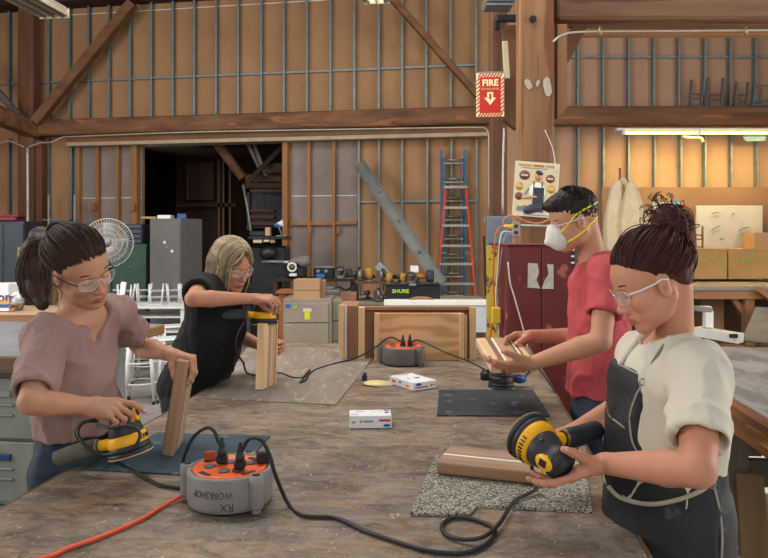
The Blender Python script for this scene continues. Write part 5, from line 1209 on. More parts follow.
# poster on the big post
q = P(536, 189.5, 5.40); PW, PH = .345, .425; Rp = Matrix.Rotation(math.radians(4.5), 3, 'Y') @ Matrix.Rotation(-.06, 3, 'X')
t = thing('shop_poster', 'cream poster of a worker in navy overalls tacked to the big post', 'poster', q - Vector((0, 0, PH / 2)), world=True)
def pp(x, z, w, h, d, m, name, rot=0.0, rnd=False):
    b = MB(); R2 = Rp @ Matrix.Rotation(rot, 3, 'Y'); c_ = q + Rp @ Vector((x, -d, z))
    if rnd: b.lathe([(0, 0), (.5, 0), (.5, .001), (0, .001)], c_, R2 @ FRONT @ Matrix(((w, 0, 0), (0, h, 0), (0, 0, 1))), n=20)
    else: b.box(c_, (w, .001, h), R2)
    return b.build(name, m, t)
M_PC = mat('poster_cream', 'd9c89c', 'e2d3aa', rough=.6); M_PM = mat('poster_maroon', '7a4a4c', rough=.6); M_PG = mat('poster_gold', 'c89a44', rough=.6); M_PN = mat('poster_navy', '3a3c4c', rough=.6); M_PS = mat('poster_skin', 'c98f60', rough=.6)
pp(0, 0, PW, PH, 0, mat('poster_border', 'ded6bc', rough=.6), 'sheet'); pp(0, -.01, PW - .03, PH - .10, .001, M_PC, 'picture_field')
for (x, z, w, h, m_) in ((-.095, .105, .085, .075, M_PM), (.105, .09, .07, .065, M_PM), (-.13, .02, .06, .07, M_PG), (.115, .01, .065, .065, M_PG), (-.13, -.06, .06, .06, M_PM), (-.08, -.13, .03, .02, M_PG)):
    pp(x, z, w, h, .002, m_, 'roundel', rnd=True)
for (x, z, w) in ((-.095, .105, .05), (.105, .09, .045), (-.13, .02, .035), (.115, .01, .04)): pp(x, z, w, .012, .003, M_PC, 'roundel_band')
pp(.012, .10, .055, .075, .003, M_PS, 'face', rnd=True); pp(.018, .130, .06, .035, .004, M_PN, 'hair', .3, True); pp(.012, .045, .05, .04, .003, M_PS, 'neck', rnd=True)
pp(.01, -.02, .13, .15, .0035, M_WHITE, 'shirt', rnd=True); pp(.02, -.08, .085, .19, .0045, M_PN, 'overalls'); pp(-.02, -.15, .15, .07, .0045, M_PN, 'knee', -.4, True)
pp(-.05, -.065, .13, .022, .0055, M_PS, 'arm', -.15, True); pp(-.02, .03, .008, .07, .005, M_PN, 'strap'); pp(.045, .03, .008, .07, .005, M_PN, 'strap')
pp(-.07, -.02, .012, .06, .005, M_GREYT, 'tool', .5); pp(-.10, -.155, .08, .035, .003, M_GREYT, 'caption_block'); pp(.03, -.198, .22, .006, .003, M_GREYT, 'caption_line'); pp(-.02, .163, .20, .005, .003, M_GREYT, 'caption_line')
b = MB(); put_text(b, 'YOU CAN HELP WIN', .030, q + Rp @ Vector((0, -.002, .188)), Rp @ FRONT, .0005, .001, 1.0) if False else None
for (x, w, m_) in ((-.095, .10, M_PG), (.01, .085, mat('poster_orange', 'c8742c', rough=.6)), (.10, .07, M_PG)): pp(x, .184, w, .018, .002, m_, 'title_word')
# electrical things
t = thing('breaker_box', 'grey-blue breaker box on the narrow post left of the red cabinet', 'electrical box', P(499.5, 245, 6.5), world=True)
b = MB(); pbx(b, 487.5, 512, 216, 245, 6.50, .10, .006); b.build('body', mat('box_bluegrey', '6a7480', '7a8490', rough=.5, scale=4), t)
b = MB(); pbx(b, 489, 510.5, 218, 243.5, 6.485, .02, .004); b.build('door', mat('box_bluegrey2', '66707c', '747e8a', rough=.5, scale=4), t)
b = MB(); pbx(b, 484.5, 488, 217, 223, 6.52, .05, .004); b.build('switch_arm', M_STEEL, t)
t = thing('yellow_board', 'scuffed yellow board standing below the breaker box', 'board', P(497, 340, 6.4), world=True); t.location.z = 0
b = MB(); a, c = P(486.5, 245.5, 6.42), P(507.5, 245.5, 6.42); b.box(((a.x + c.x) / 2, 6.42, a.z / 2), (c.x - a.x, .03, a.z), bev=.004); b.build('panel', mat('scuffed_yellow', 'b3922a', 'c7a53a', rough=.6, scale=5, spots='3c3424', spot_scale=9, spot_amt=.41), t)
t = thing('outlet_box', 'steel outlet box with a yellow plug above the red cabinet', 'outlet', P(516, 237, 5.30), world=True)
b = MB(); pbx(b, 512.5, 520, 222, 237, 5.30, .06, .004); b.build('body', mat('outlet_steel', '8e8a80', 'a39f94', rough=.4, metal=.4), t)
for y in (226, 232.5):
    b = MB(); pbx(b, 514.5, 518, y - 1.5, y + 1.5, 5.295, .01, .002); b.build('socket', M_BLACK, t)
b = MB(); b.tube([P(520, 225.6, 5.33), P(546, 226.2, 5.33), P(560, 226.4, 5.36)], .010, 8); b.build('conduit', M_CONDUIT, t)
t = thing('yellow_plug', 'bright yellow plug with an orange lead in the steel outlet box', 'plug', P(508, 228, 5.27), world=True)
b = MB(); b.tube([P(503.5, 226, 5.27), P(506, 226.3, 5.27), P(509, 226.5, 5.27), P(512.5, 226.5, 5.27)], .016, 12, rfun=lambda u: .6 + .5 * u); b.build('plug_body', mat('plug_yellow', 'e8c020', rough=.4), t)
b = MB(); b.tube(spline([P(503.5, 226, 5.27), P(498, 229, 5.26), P(495, 240, 5.25), P(493.5, 262, 5.25), P(493.2, 285, 5.24), P(494, 307, 5.22), P(491, 330, 5.2), P(489, 350, 5.2), P(492, 375, 5.2)], 6), .006, 8); b.build('lead', mat('lead_orange', 'd0623a', rough=.5), t)
M_WC = mat('cord_cream', 'c8bda8', 'd6ccb8', rough=.5)
def hang(pts, m, lab, r=.005): b = MB(); b.tube(spline(pts, 6), r, 8); single(b, 'hanging_cable', m, pts[0], lab, 'cord', 'cords hanging by the red cabinet')
hang([P(503, 224, 5.2), P(504, 219, 5.2), P(510, 215.5, 5.2), P(517, 217, 5.2), P(525, 221, 5.2), P(537, 223.5, 5.2), P(546, 221, 5.2), P(552, 217, 5.22)], mat('lead_salmon', 'cf8560', rough=.5), 'salmon-orange cord arching over the steel outlet box')
hang([P(512, 232, 5.28), P(503, 232, 5.2), P(500, 240, 5.18), P(498, 267, 5.17), P(496, 300, 5.15), P(499, 335, 5.15), P(501, 380, 5.15)], M_WC, 'cream cord hanging straight down beside the orange lead')
hang([P(512, 234, 5.29), P(505, 236, 5.2), P(502, 252, 5.18), P(499, 275, 5.17), P(497, 292, 5.17), P(497, 330, 5.2)], mat('cord_bluegrey', '8d95a8', rough=.5), 'blue-grey cord hanging between the two lighter cords')
hang([P(508, 262, 4.92), P(510, 282, 4.92), P(514, 296, 4.92), P(521, 321, 4.92), P(526, 340, 4.92), P(531, 365, 4.92)], M_WC, 'cream cord running down across the front of the red cabinet')
b = MB(); pbx(b, 492, 501, 307.5, 323.6, 5.12, .04, .006); single(b, 'yellow_tag', mat('tag_yellow', 'd8b42c', 'e0be3a', rough=.5), P(496.5, 323, 5.1), 'yellow tag hanging among the cords left of the red cabinet', 'tag')
# red cabinet
t = thing('red_cabinet', 'scratched dark red steel cabinet with torn white labels behind the man', 'cabinet', P(541, 300, 5.0), world=True); t.location.z = 0
M_REDC = mat('cabinet_red', '581a19', '702523', rough=.45, scale=4, contrast=.6, spots='a05a4c', spot_scale=9, spot_amt=.33)
a, c = P(507.3, 245, 4.97), P(577, 245, 4.97)
b = MB(); b.box(((a.x + c.x) / 2, 5.19, a.z / 2 + .02), (c.x - a.x, .38, a.z - .04), bev=.006); b.build('body', M_REDC, t)
for x0, x1 in ((508.5, 541), (542, 576)):
    b = MB(); pbx(b, x0, x1, 247, 440, 4.985, .02, .004); d = b.build('door', M_REDC, t)
    if x0 > 540: b = MB(); pbx(b, 543.5, 546, 300, 312, 4.965, .02, .004); b.build('handle', M_STEEL, d)
b = MB(); b.box(((a.x + c.x) / 2, 5.18, a.z + .004), (c.x - a.x + .015, .40, .012), bev=.003); b.build('top_edge', mat('cabinet_edge', '7d3a34', '945048', rough=.5), t)
for pts in (((528, 263), (537.5, 263.5), (539, 272), (536.5, 280), (540.5, 288.5), (527.5, 287.5)), ((547, 264), (553.5, 264.5), (553.5, 289), (541.5, 288.8), (544, 282), (548.5, 274))):
    b = MB(); b.prism([P(x, y, 4.982) for x, y in pts][::-1], (0, 0, 0), (0, -.001, 0)); lb_ = b.build('torn_label', mat('label_dirty', 'b3ab9c', 'cbc4b6', rough=.7, scale=20), t)
for k in range(6):
    b = MB(); pbx(b, 571.5, 574.5, 249 + k * 3.2, 250.8 + k * 3.2, 4.975, .012); b.build('dash_mark', M_WHITE if k % 2 == 0 else M_BLACK, t)
# ================================================================ people: one smooth surface per body, cloth over it
f4 = np.float32
def V3(p): return np.array([p[0], p[1], p[2]], dtype=np.float64)
class Field:
    """a list of rounded shapes blended into one distance field"""
    def __init__(s): s.ops = []; s.lo = np.full(3, 1e9); s.hi = np.full(3, -1e9)
    def _push(s, fn, lo, hi, k, mode):
        s.ops.append((fn, lo, hi, k, mode))
        if mode == 'add': s.lo = np.minimum(s.lo, lo); s.hi = np.maximum(s.hi, hi)
        return s
    def cap(s, a, b, ra, rb, k=.02, mode='add', side=None, fa=1.0, fb=None):
        """tapered capsule; side + fa/fb flatten it: radius along side = r, across = r*f"""
        a, b = V3(a), V3(b); fb = fa if fb is None else fb; ba = b - a; L2 = max(ba @ ba, 1e-12)
        if side is not None:
            ax = ba / math.sqrt(L2); sd = V3(side); sd = sd - ax * (sd @ ax); sd /= np.linalg.norm(sd); ot = np.cross(ax, sd)
        def fn(x, y, z):
            px, py, pz = x - a[0], y - a[1], z - a[2]
            t = np.clip((px * ba[0] + py * ba[1] + pz * ba[2]) / L2, 0, 1)
            r = ra + (rb - ra) * t
            qx, qy, qz = px - t * ba[0], py - t * ba[1], pz - t * ba[2]
            if side is None: return np.sqrt(qx * qx + qy * qy + qz * qz) - r
            f = fa + (fb - fa) * t
            u = qx * sd[0] + qy * sd[1] + qz * sd[2]; v = (qx * ot[0] + qy * ot[1] + qz * ot[2]) / f; w = (qx * ax[0] + qy * ax[1] + qz * ax[2]) / f
            return (np.sqrt(u * u + v * v + w * w) - r) * np.where(f < 1, f * .5 + .5, 1)
        R_ = max(ra, rb) * max(1, fa, fb)
        return s._push(fn, np.minimum(a, b) - R_, np.maximum(a, b) + R_, k, mode)
    def el(s, c, r, R=None, k=.02, mode='add'):
        c = V3(c); r = np.array(r, dtype=float); R = np.eye(3) if R is None else np.array(R)
        def fn(x, y, z):
            px, py, pz = x - c[0], y - c[1], z - c[2]
            u = (px * R[0, 0] + py * R[1, 0] + pz * R[2, 0]) / r[0]; v = (px * R[0, 1] + py * R[1, 1] + pz * R[2, 1]) / r[1]; w = (px * R[0, 2] + py * R[1, 2] + pz * R[2, 2]) / r[2]
            k0 = np.sqrt(u * u + v * v + w * w); k1 = np.sqrt((u / r[0]) ** 2 + (v / r[1]) ** 2 + (w / r[2]) ** 2)
            return k0 * (k0 - 1) / np.maximum(k1, 1e-6)
        m_ = max(r); return s._push(fn, c - m_, c + m_, k, mode)
    def half(s, p, n, k=.004, mode='sub'):
        """half space on the side n points to"""
        p, n = V3(p), V3(n) / np.linalg.norm(V3(n))
        fn = lambda x, y, z: -((x - p[0]) * n[0] + (y - p[1]) * n[1] + (z - p[2]) * n[2])
        return s._push(fn, np.full(3, -1e9), np.full(3, 1e9), k, mode)
    def func(s, fn, lo, hi, k=.004, mode='sub'): return s._push(fn, V3(lo), V3(hi), k, mode)
    def merge(s, other, grow=0.0):
        """include another field's shapes (not its cuts)"""
        for (fn, lo, hi, k, mode) in other.ops:
            s._push((lambda x, y, z, f=fn: f(x, y, z) - grow) if grow else fn, lo - grow, hi + grow, k, mode)
        return s
    def mesh(s, h, lo=None, hi=None):
        lo = s.lo - 3 * h if lo is None else V3(lo); hi = s.hi + 3 * h if hi is None else V3(hi)
        n = np.maximum(np.ceil((hi - lo) / h).astype(int), 2)
        ax = [(lo[i] + h * np.arange(n[i])).astype(f4) for i in range(3)]
        F = np.full(n, .25, dtype=f4)
        for (fn, l, u, k, mode) in s.ops:
            m_ = k + 3 * h
            i0 = np.maximum(np.floor((l - m_ - lo) / h), 0); i1 = np.minimum(np.ceil((u + m_ - lo) / h) + 1, n)
            if (i1 <= i0).any(): continue
            i0 = i0.astype(int); i1 = i1.astype(int); sl = tuple(slice(i0[i], i1[i]) for i in range(3))
            D = fn(ax[0][sl[0]][:, None, None], ax[1][sl[1]][None, :, None], ax[2][sl[2]][None, None, :]).astype(f4)
            A = F[sl]
            if mode == 'add':
                hh = np.maximum(k - np.abs(A - D), 0) / k; F[sl] = np.minimum(A, D) - hh * hh * k * .25
            elif mode == 'sub':
                D = -D; hh = np.maximum(k - np.abs(A - D), 0) / k; F[sl] = np.maximum(A, D) + hh * hh * k * .25
        return nets(F, lo, h)
def nets(F, lo, h):
    S = F < 0; nx, ny, nz = F.shape
    c = np.zeros((nx - 1, ny - 1, nz - 1), dtype=np.int8)
    for i in (0, 1):
        for j in (0, 1):
            for k in (0, 1): c += S[i:nx - 1 + i, j:ny - 1 + j, k:nz - 1 + k]
    act = (c > 0) & (c < 8); I = np.argwhere(act); n = len(I)
    ids = np.full(act.shape, -1, dtype=np.int32); ids[act] = np.arange(n)
    pos = np.zeros((n, 3)); cnt = np.zeros(n)
    for a_ in range(3):
        o1, o2 = [i for i in range(3) if i != a_]
        for u in (0, 1):
            for v in (0, 1):
                A = [0, 0, 0]; A[o1] = u; A[o2] = v; B_ = list(A); B_[a_] = 1
                fa = F[I[:, 0] + A[0], I[:, 1] + A[1], I[:, 2] + A[2]]; fb = F[I[:, 0] + B_[0], I[:, 1] + B_[1], I[:, 2] + B_[2]]
                m_ = (fa < 0) != (fb < 0); t = fa[m_] / (fa[m_] - fb[m_])
                q = np.tile(np.array(A, float), (m_.sum(), 1)); q[:, a_] += t; pos[m_] += q; cnt[m_] += 1
    pos = pos / cnt[:, None]; verts = (I + pos) * h + lo
    quads = []
    for a_ in range(3):
        o1, o2 = (a_ + 1) % 3, (a_ + 2) % 3
        s0 = [slice(None)] * 3; s1 = [slice(None)] * 3; s0[a_] = slice(0, -1); s1[a_] = slice(1, None)
        d = S[tuple(s0)] != S[tuple(s1)]; E = np.argwhere(d)
        E = E[(E[:, o1] > 0) & (E[:, o2] > 0) & (E[:, o1] < F.shape[o1] - 1) & (E[:, o2] < F.shape[o2] - 1)]
        ins = S[E[:, 0], E[:, 1], E[:, 2]]
        def g(du, dv):
            e = E.copy(); e[:, o1] -= du; e[:, o2] -= dv; return ids[e[:, 0], e[:, 1], e[:, 2]]
        q = np.stack([g(1, 1), g(0, 1), g(0, 0), g(1, 0)], 1); q[~ins] = q[~ins][:, ::-1]; quads.append(q)
    Q = np.concatenate(quads); Q = Q[(Q >= 0).all(1)]
    return verts, Q
def vnormals(v, q):
    e = np.cross(v[q[:, 2]] - v[q[:, 0]], v[q[:, 3]] - v[q[:, 1]]); N = np.zeros_like(v)
    for i in range(4): np.add.at(N, q[:, i], e)
    return N / np.maximum(np.linalg.norm(N, axis=1, keepdims=True), 1e-12)
def relax(v, q, it=1, w=.5):
    n = len(v)
    for _ in range(it):
        acc = np.zeros_like(v); c = np.zeros(n)
        for i in range(4):
            a_, b_ = q[:, i], q[:, (i + 1) % 4]; np.add.at(acc, a_, v[b_]); np.add.at(acc, b_, v[a_]); np.add.at(c, a_, 1); np.add.at(c, b_, 1)
        v = v * (1 - w) + w * acc / np.maximum(c, 1)[:, None]
    return v
_LAT = np.random.RandomState(3).rand(32, 32, 32).astype(f4) * 2 - 1
def vnoise(p):
    p = np.asarray(p); i = np.floor(p).astype(int); f = p - i; f = f * f * (3 - 2 * f); r = 0
    for a_ in (0, 1):
        for b_ in (0, 1):
            for c in (0, 1):
                w = (f[:, 0] if a_ else 1 - f[:, 0]) * (f[:, 1] if b_ else 1 - f[:, 1]) * (f[:, 2] if c else 1 - f[:, 2])
                r = r + w * _LAT[(i[:, 0] + a_) % 32, (i[:, 1] + b_) % 32, (i[:, 2] + c) % 32]
    return r
def folds(v, q, amp, st, seed=0.0, ridge=True, mask=None):
    """push cloth along its normals in soft ridges; st = stretch of the noise on each axis"""
    N = vnormals(v, q); p = v * np.array(st) + seed
    p = p + .35 * np.stack([vnoise(p * .7 + 11), vnoise(p * .7 + 23), vnoise(p * .7 + 37)], 1)
    d = vnoise(p)
    if ridge: d = (1 - np.abs(d) * 2.2).clip(-1, 1); d = d * np.abs(d)
    d = d + .35 * vnoise(p * 2.3 + 5)
    if mask is not None: d = d * mask
    return v + N * (amp * d)[:, None]
def mesh_object(name, parts, mats, parent=None, matfn=None, off=None):
    vs, qs, mi, o = [], [], [], 0
    for v, q in parts: vs.append(v); qs.append(q + o); o += len(v)
    v = np.concatenate(vs); q = np.concatenate(qs)
    if off is not None: v = v - V3(off)
    elif parent is not None and parent.get('_world'): v = v - V3(parent.location)
    me = bpy.data.meshes.new(name); me.vertices.add(len(v)); me.vertices.foreach_set('co', v.astype(f4).ravel())
    me.loops.add(len(q) * 4); me.loops.foreach_set('vertex_index', q.astype(np.int32).ravel())
    me.polygons.add(len(q)); me.polygons.foreach_set('loop_start', np.arange(len(q), dtype=np.int32) * 4)
    me.polygons.foreach_set('use_smooth', np.ones(len(q), dtype=bool))
    for m_ in (mats if isinstance(mats, (list, tuple)) else [mats]): me.materials.append(m_)
    if matfn is not None:
        c = np.concatenate(vs)[q].mean(1); me.polygons.foreach_set('material_index', matfn(c).astype(np.int32))
    me.update(calc_edges=True); me.validate()
    ob = bpy.data.objects.new(name, me); COL.objects.link(ob)
    if parent is not None: ob.parent = parent
    return ob

def skin_mat(name, c1, c2): return mat(name, c1, c2, rough=.55, scale=9, contrast=.7, spec=.3, bump=.08, bscale=300, sub=.06)
class Frame:
    """head frame: origin between the ears at eye height, x forward, y to the person's left, z up"""
    def __init__(s, O, fwd, up=(0, 0, 1), roll=0.0):
        x = Vector(fwd).normalized(); u = Vector(up); y = u.cross(x).normalized(); z = x.cross(y)
        if roll: M = Matrix.Rotation(roll, 3, x); y = M @ y; z = M @ z
        s.R = Matrix((x, y, z)).transposed(); s.O = Vector(O); s.Rn = np.array(s.R)
    def p(s, *a): return s.O + s.R @ Vector(a if len(a) == 3 else a[0])
    def r(s, R=None): return s.R if R is None else s.R @ R
    def loc(s, pts): return (pts - np.array(s.O)) @ s.Rn      # world -> local
def add_head(F, H, S=1.0, nose=1.0, jaw=1.0, fem=True):
    P_ = lambda *a: H.p(*(S * v for v in a)); E = lambda c, r, k=.02, mode='add', R=None: F.el(P_(*c), [S * q for q in r], np.array(H.r(R)), k * S, mode)
    C = lambda a, b, ra, rb, k=.02, mode='add': F.cap(P_(*a), P_(*b), ra * S, rb * S, k * S, mode)
    E((-.014, 0, .033), (.096, .074, .082)); E((.030, 0, .028), (.062, .062, .056)); E((.038, 0, -.035), (.050, .055 * jaw, .058))
    for s_ in (-1, 1):
        C((-.004, s_ * .049 * jaw, -.046), (.062, s_ * .018, -.094), .020, .016, .03)
        E((.058, s_ * .039, -.030), (.024, .021, .018), .02)
        C((.078, s_ * .034, .016), (.084, s_ * .012, .017), .009, .009, .012)
        E((.030, s_ * .036, -.07), (.032, .018, .022), .03)
    E((.076, 0, -.098), (.018, .020 if fem else .024, .015), .018)
    C((.085, 0, .008), (.104 * (1 + (nose - 1) * .3), 0, -.033), .0065, .0095, .010); E((.106 * (1 + (nose - 1) * .3), 0, -.036), (.0115, .0105, .0095), .008)
    for s_ in (-1, 1): E((.096, s_ * .012, -.039), (.011, .0065, .0075), .006)
    for s_ in (-1, 1): E((.094, s_ * .031, .000), (.013, .017, .0115), .012, 'sub')
    for s_ in (-1, 1):
        E((.0735, s_ * .0305, .001), (.0145, .0150, .0125), .003)
        E((.0885, s_ * .0305, -.0065), (.006, .0115, .0016), .0015, 'sub')
    E((.074, 0, -.063), (.024, .029, .022), .015)
    for s_ in (-1, 1):
        C((.0880, s_ * .021, -.067), (.0985, s_ * .004, -.0635), .0028, .0048, .005); C((.0880, s_ * .020, -.0705), (.0960, 0, -.0755), .0030, .0056, .005)
        E((.103, s_ * .0065, -.0445), (.004, .0035, .0025), .002, 'sub')
    C((.0945, -.020, -.0695), (.1025, 0, -.0690), .0011, .0012, .0025, 'sub'); C((.0945, .020, -.0695), (.1025, 0, -.0690), .0011, .0012, .0025, 'sub')
    for s_ in (-1, 1):
        Re = Matrix.Rotation(s_ * .28, 3, 'Z') @ Matrix.Rotation(-.22, 3, 'Y')
        E((.002, s_ * .0745, -.010), (.0165, .0055, .030), .006, 'add', Re); E((.004, s_ * .0715, -.012), (.012, .008, .022), .008)
        E((.005, s_ * .0820, -.006), (.0095, .0048, .019), .003, 'sub', Re); E((.008, s_ * .0795, -.016), (.005, .006, .007), .003, 'sub')
def face_bits(parent, H, S, iris, brow, lashes, sk_lip, mask_mouth=False):
    P_ = lambda *a: H.p(*(S * v for v in a))
    for s_ in (-1, 1):
        b = MB(); b.sphere(P_(.0740, s_ * .0305, -.0008), .0122 * S, 10); o = b.build('eyeball', mat('eye_white', 'd8d2ca', rough=.2), parent)
        b = MB(); b.sphere(P_(.0805, s_ * .0305, -.0055), .0064 * S, 8); b.build('iris', mat('iris_' + iris, iris, rough=.15), o)
        b = MB(); pts = [P_(.0885 - .0035 * abs(t) ** 2, s_ * (.0305 + t * .0125), -.0045 - .0012 * (1 - t * t)) for t in np.linspace(-1, 1, 9)]
        b.tube(pts, .0011 * S, 5); b.build('eyelashes', mat('lash', lashes, rough=.8), parent)
        b = MB(); pts = [P_(.0915 - .011 * max(0, t) ** 1.5 - .001, s_ * (.011 + t * .037), .0215 + .005 * math.sin(t * PI * .75)) for t in np.linspace(0, 1, 9)]
        b.tube(pts, .0024 * S, 6, rfun=lambda u: .75 + .5 * math.sin(PI * min(1, u * 1.15 + .1))); b.build('eyebrow', mat('brow_' + brow, brow, rough=.9), parent)
def skin_match(H, S, lipi=1, shadowi=2):
    """face index: lips get their own tone"""
    def fn(c):
        L = H.loc(c) / S; x, y, z = L[:, 0], L[:, 1], L[:, 2]
        lip = (x > .088) & (np.abs(y) < .023 * (1 - ((z + .0695) / .0125) ** 2).clip(0, 1) ** .6) & (np.abs(z + .0695) < .0115)
        return np.where(lip, lipi, 0)
    return fn
# ---- hands ----
FINGERS = [  # base across the palm, base forward, lengths, radii  (index .. little)
    (.030, .088, (.042, .025, .021), (.0098, .0088, .0078, .0066)), (.0095, .092, (.046, .029, .022), (.0100, .0090, .0080, .0068)),
    (-.0105, .088, (.042, .027, .021), (.0094, .0086, .0076, .0064)), (-.0285, .078, (.033, .020, .018), (.0084, .0076, .0067, .0056))]
def add_hand(F, wrist, fwd, palm, side, curls, thumb, S=1.0, spread=(.10, .02, -.05, -.13), forearm=None, nails=None, wr=.026):
    """wrist point, direction of the fingers, direction the palm faces, side=+1 if the thumb lies along fwd x palm... ;
    curls: per finger (knuckle, middle, tip) angles in degrees; thumb: (out, toward palm, bend1, bend2)"""
    f = Vector(fwd).normalized(); n = Vector(palm); n = (n - f * n.dot(f)).normalized(); t = f.cross(n).normalized() * side   # t points to the thumb side
    W_ = Vector(wrist)
    q = lambda a, b_, c: W_ + (f * a + t * b_ + n * c) * S
    tn = np.array(t)
    # palm: flattened fan from the wrist to the knuckles
    F.cap(q(-.01, 0, 0), q(.022, 0, .001), wr * S, .028 * S, .015 * S, side=tn, fa=.72, fb=.62)
    for (bx, by, ln, rd) in FINGERS:
        F.cap(q(.018, bx * .55, .0), q(by - .004, bx, -.001), .0155 * S, .0118 * S, .012 * S)
    F.cap(q(.028, .012, .007), q(.062, .022, .009), .013 * S, .010 * S, .014 * S)      # thenar side of the palm
    F.cap(q(.025, -.020, .006), q(.065, -.024, .006), .013 * S, .010 * S, .014 * S)
    for i, (bx, by, ln, rd) in enumerate(FINGERS):
        p = q(by, bx, -.001); a0 = spread[i]; d = (f * math.cos(a0) + t * math.sin(a0)).normalized(); bend = 0
        axis = d.cross(n).normalized()
        for j in range(3):
            bend += math.radians(curls[i][j]); dd = (d * math.cos(bend) + n * math.sin(bend)).normalized()
            p2 = p + dd * ln[j] * S
            F.cap(p, p2, rd[j] * S, rd[j + 1] * S, .0045 * S)
            if j < 2: F.el(p2 - (n * math.cos(bend) - d * math.sin(bend)) * .0012 * S, [rd[j + 1] * S * 1.04] * 3, None, .004 * S)
            if j == 2 and nails is not None:
                up = (d * math.sin(bend) - n * math.cos(bend)).normalized(); nails.append((p2 - dd * .004 * S + up * rd[3] * S * .72, dd, up, rd[3] * S))
            p = p2
    # thumb leaves the side of the palm near its base
    out, tow, b1, b2 = [math.radians(v) for v in thumb]
    base = q(.022, .020, .006)
    d = (f * math.cos(out) + t * math.sin(out)).normalized(); d = (d * math.cos(tow) + n * math.sin(tow)).normalized()
    perp = (f - d * f.dot(d)).normalized(); bendto = (perp * .75 + n * .5).normalized()
    p1 = base + d * .040 * S; F.cap(base, p1, .0165 * S, .0128 * S, .016 * S)
    d1 = (d * math.cos(b1) + bendto * math.sin(b1)).normalized(); p2 = p1 + d1 * .034 * S; F.cap(p1, p2, .0122 * S, .0105 * S, .006 * S)
    bt2 = (bendto - d1 * bendto.dot(d1)).normalized(); d2 = (d1 * math.cos(b2) + bt2 * math.sin(b2)).normalized(); p3 = p2 + d2 * .026 * S; F.cap(p2, p3, .0108 * S, .0082 * S, .004 * S)
    if nails is not None:
        up = -bt2; up = (up - d2 * up.dot(d2)).normalized(); nails.append((p3 - d2 * .004 * S + up * .0060 * S, d2, up, .0088 * S))
    return F
def nails_obj(parent, nails, c):
    for (p, d, u, r) in nails:
        b = MB(); R = Matrix((d, u.cross(d), u)).transposed(); b.sphere(p, (r * .95, r * .72, r * .34), 5, R); b.build('fingernail', c, parent)
def add_arm(F, sh, el, wr_, r=(.052, .042, .027), k=.03):
    sh, el, wr_ = Vector(sh), Vector(el), Vector(wr_)
    m1 = sh.lerp(el, .45); F.cap(sh, m1, r[0], r[0] * .90, k); F.cap(m1, el, r[0] * .90, r[1] * .95, .006)
    m2 = el.lerp(wr_, .28); F.cap(el, m2, r[1] * .93, r[1] * 1.04, .010); F.cap(m2, wr_, r[1] * 1.04, r[2], .006)
def leg(F, hip, knee, ankle, r=(.085, .060, .045)):
    F.cap(hip, knee, r[0], r[1], .05); F.cap(knee, Vector(knee).lerp(Vector(ankle), .35), r[1], r[1] * .98, .04); F.cap(Vector(knee).lerp(Vector(ankle), .35), ankle, r[1] * .98, r[2], .04)
def shoes(parent, ankles, fwd, m, L_=.26):
    f = Vector(fwd); f.z = 0; f.normalize()
    for a in ankles:
        a = Vector(a); F = Field(); g = Vector((a.x, a.y, 0))
        s_ = np.array(f.cross(Vector((0, 0, 1))))
        F.cap(g + Vector((0, 0, .055)) - f * .03, g + f * .15 + Vector((0, 0, .040)), .045, .042, .03, side=s_, fa=.95, fb=.75); F.cap(g + Vector((0, 0, .06)), g + Vector((0, 0, .11)), .045, .042, .02)
        F.half(g + Vector((0, 0, .004)), (0, 0, -1)); v, q = F.mesh(.009); mesh_object('shoe', [(v, q)], m, parent)
# ---- hair strands: tapered tubes following guides ----
def strands(parent, guides, r, m, name='hair_strands', n=5, kind=None):
    vs, qs, o = [], [], 0
    for g in guides:
        g = np.array([tuple(p) for p in g]); k = len(g); T_ = np.gradient(g, axis=0); T_ /= np.maximum(np.linalg.norm(T_, axis=1, keepdims=True), 1e-9)
        ref = np.array([.3, .5, .81]); U = np.cross(T_, ref); U /= np.maximum(np.linalg.norm(U, axis=1, keepdims=True), 1e-9); W_ = np.cross(T_, U)
        tt = np.linspace(0, 1, k); rr = r * np.minimum(1, np.minimum(tt * 5 + .35, (1 - tt) * 3.5 + .12))
        for j in range(n):
            a_ = 2 * PI * j / n; vs.append(g + (U * math.cos(a_) + W_ * math.sin(a_)) * rr[:, None])
        base = o + np.arange(n) * k; idx = []
        for j in range(n):
            a0 = base[j] + np.arange(k - 1); b0 = base[(j + 1) % n] + np.arange(k - 1); idx.append(np.stack([a0, a0 + 1, b0 + 1, b0], 1))
        qs.append(np.concatenate(idx)); o += n * k
    v = np.concatenate(vs); q = np.concatenate(qs); ob = mesh_object(name, [(v, q)], m, parent)
    if kind: ob['kind'] = kind
    return ob
def hair_mat(name, c1, c2, rough=.42):
    return mat(name, c1, c2, rough=max(rough, .55), scale=25, contrast=.6, spec=.25)
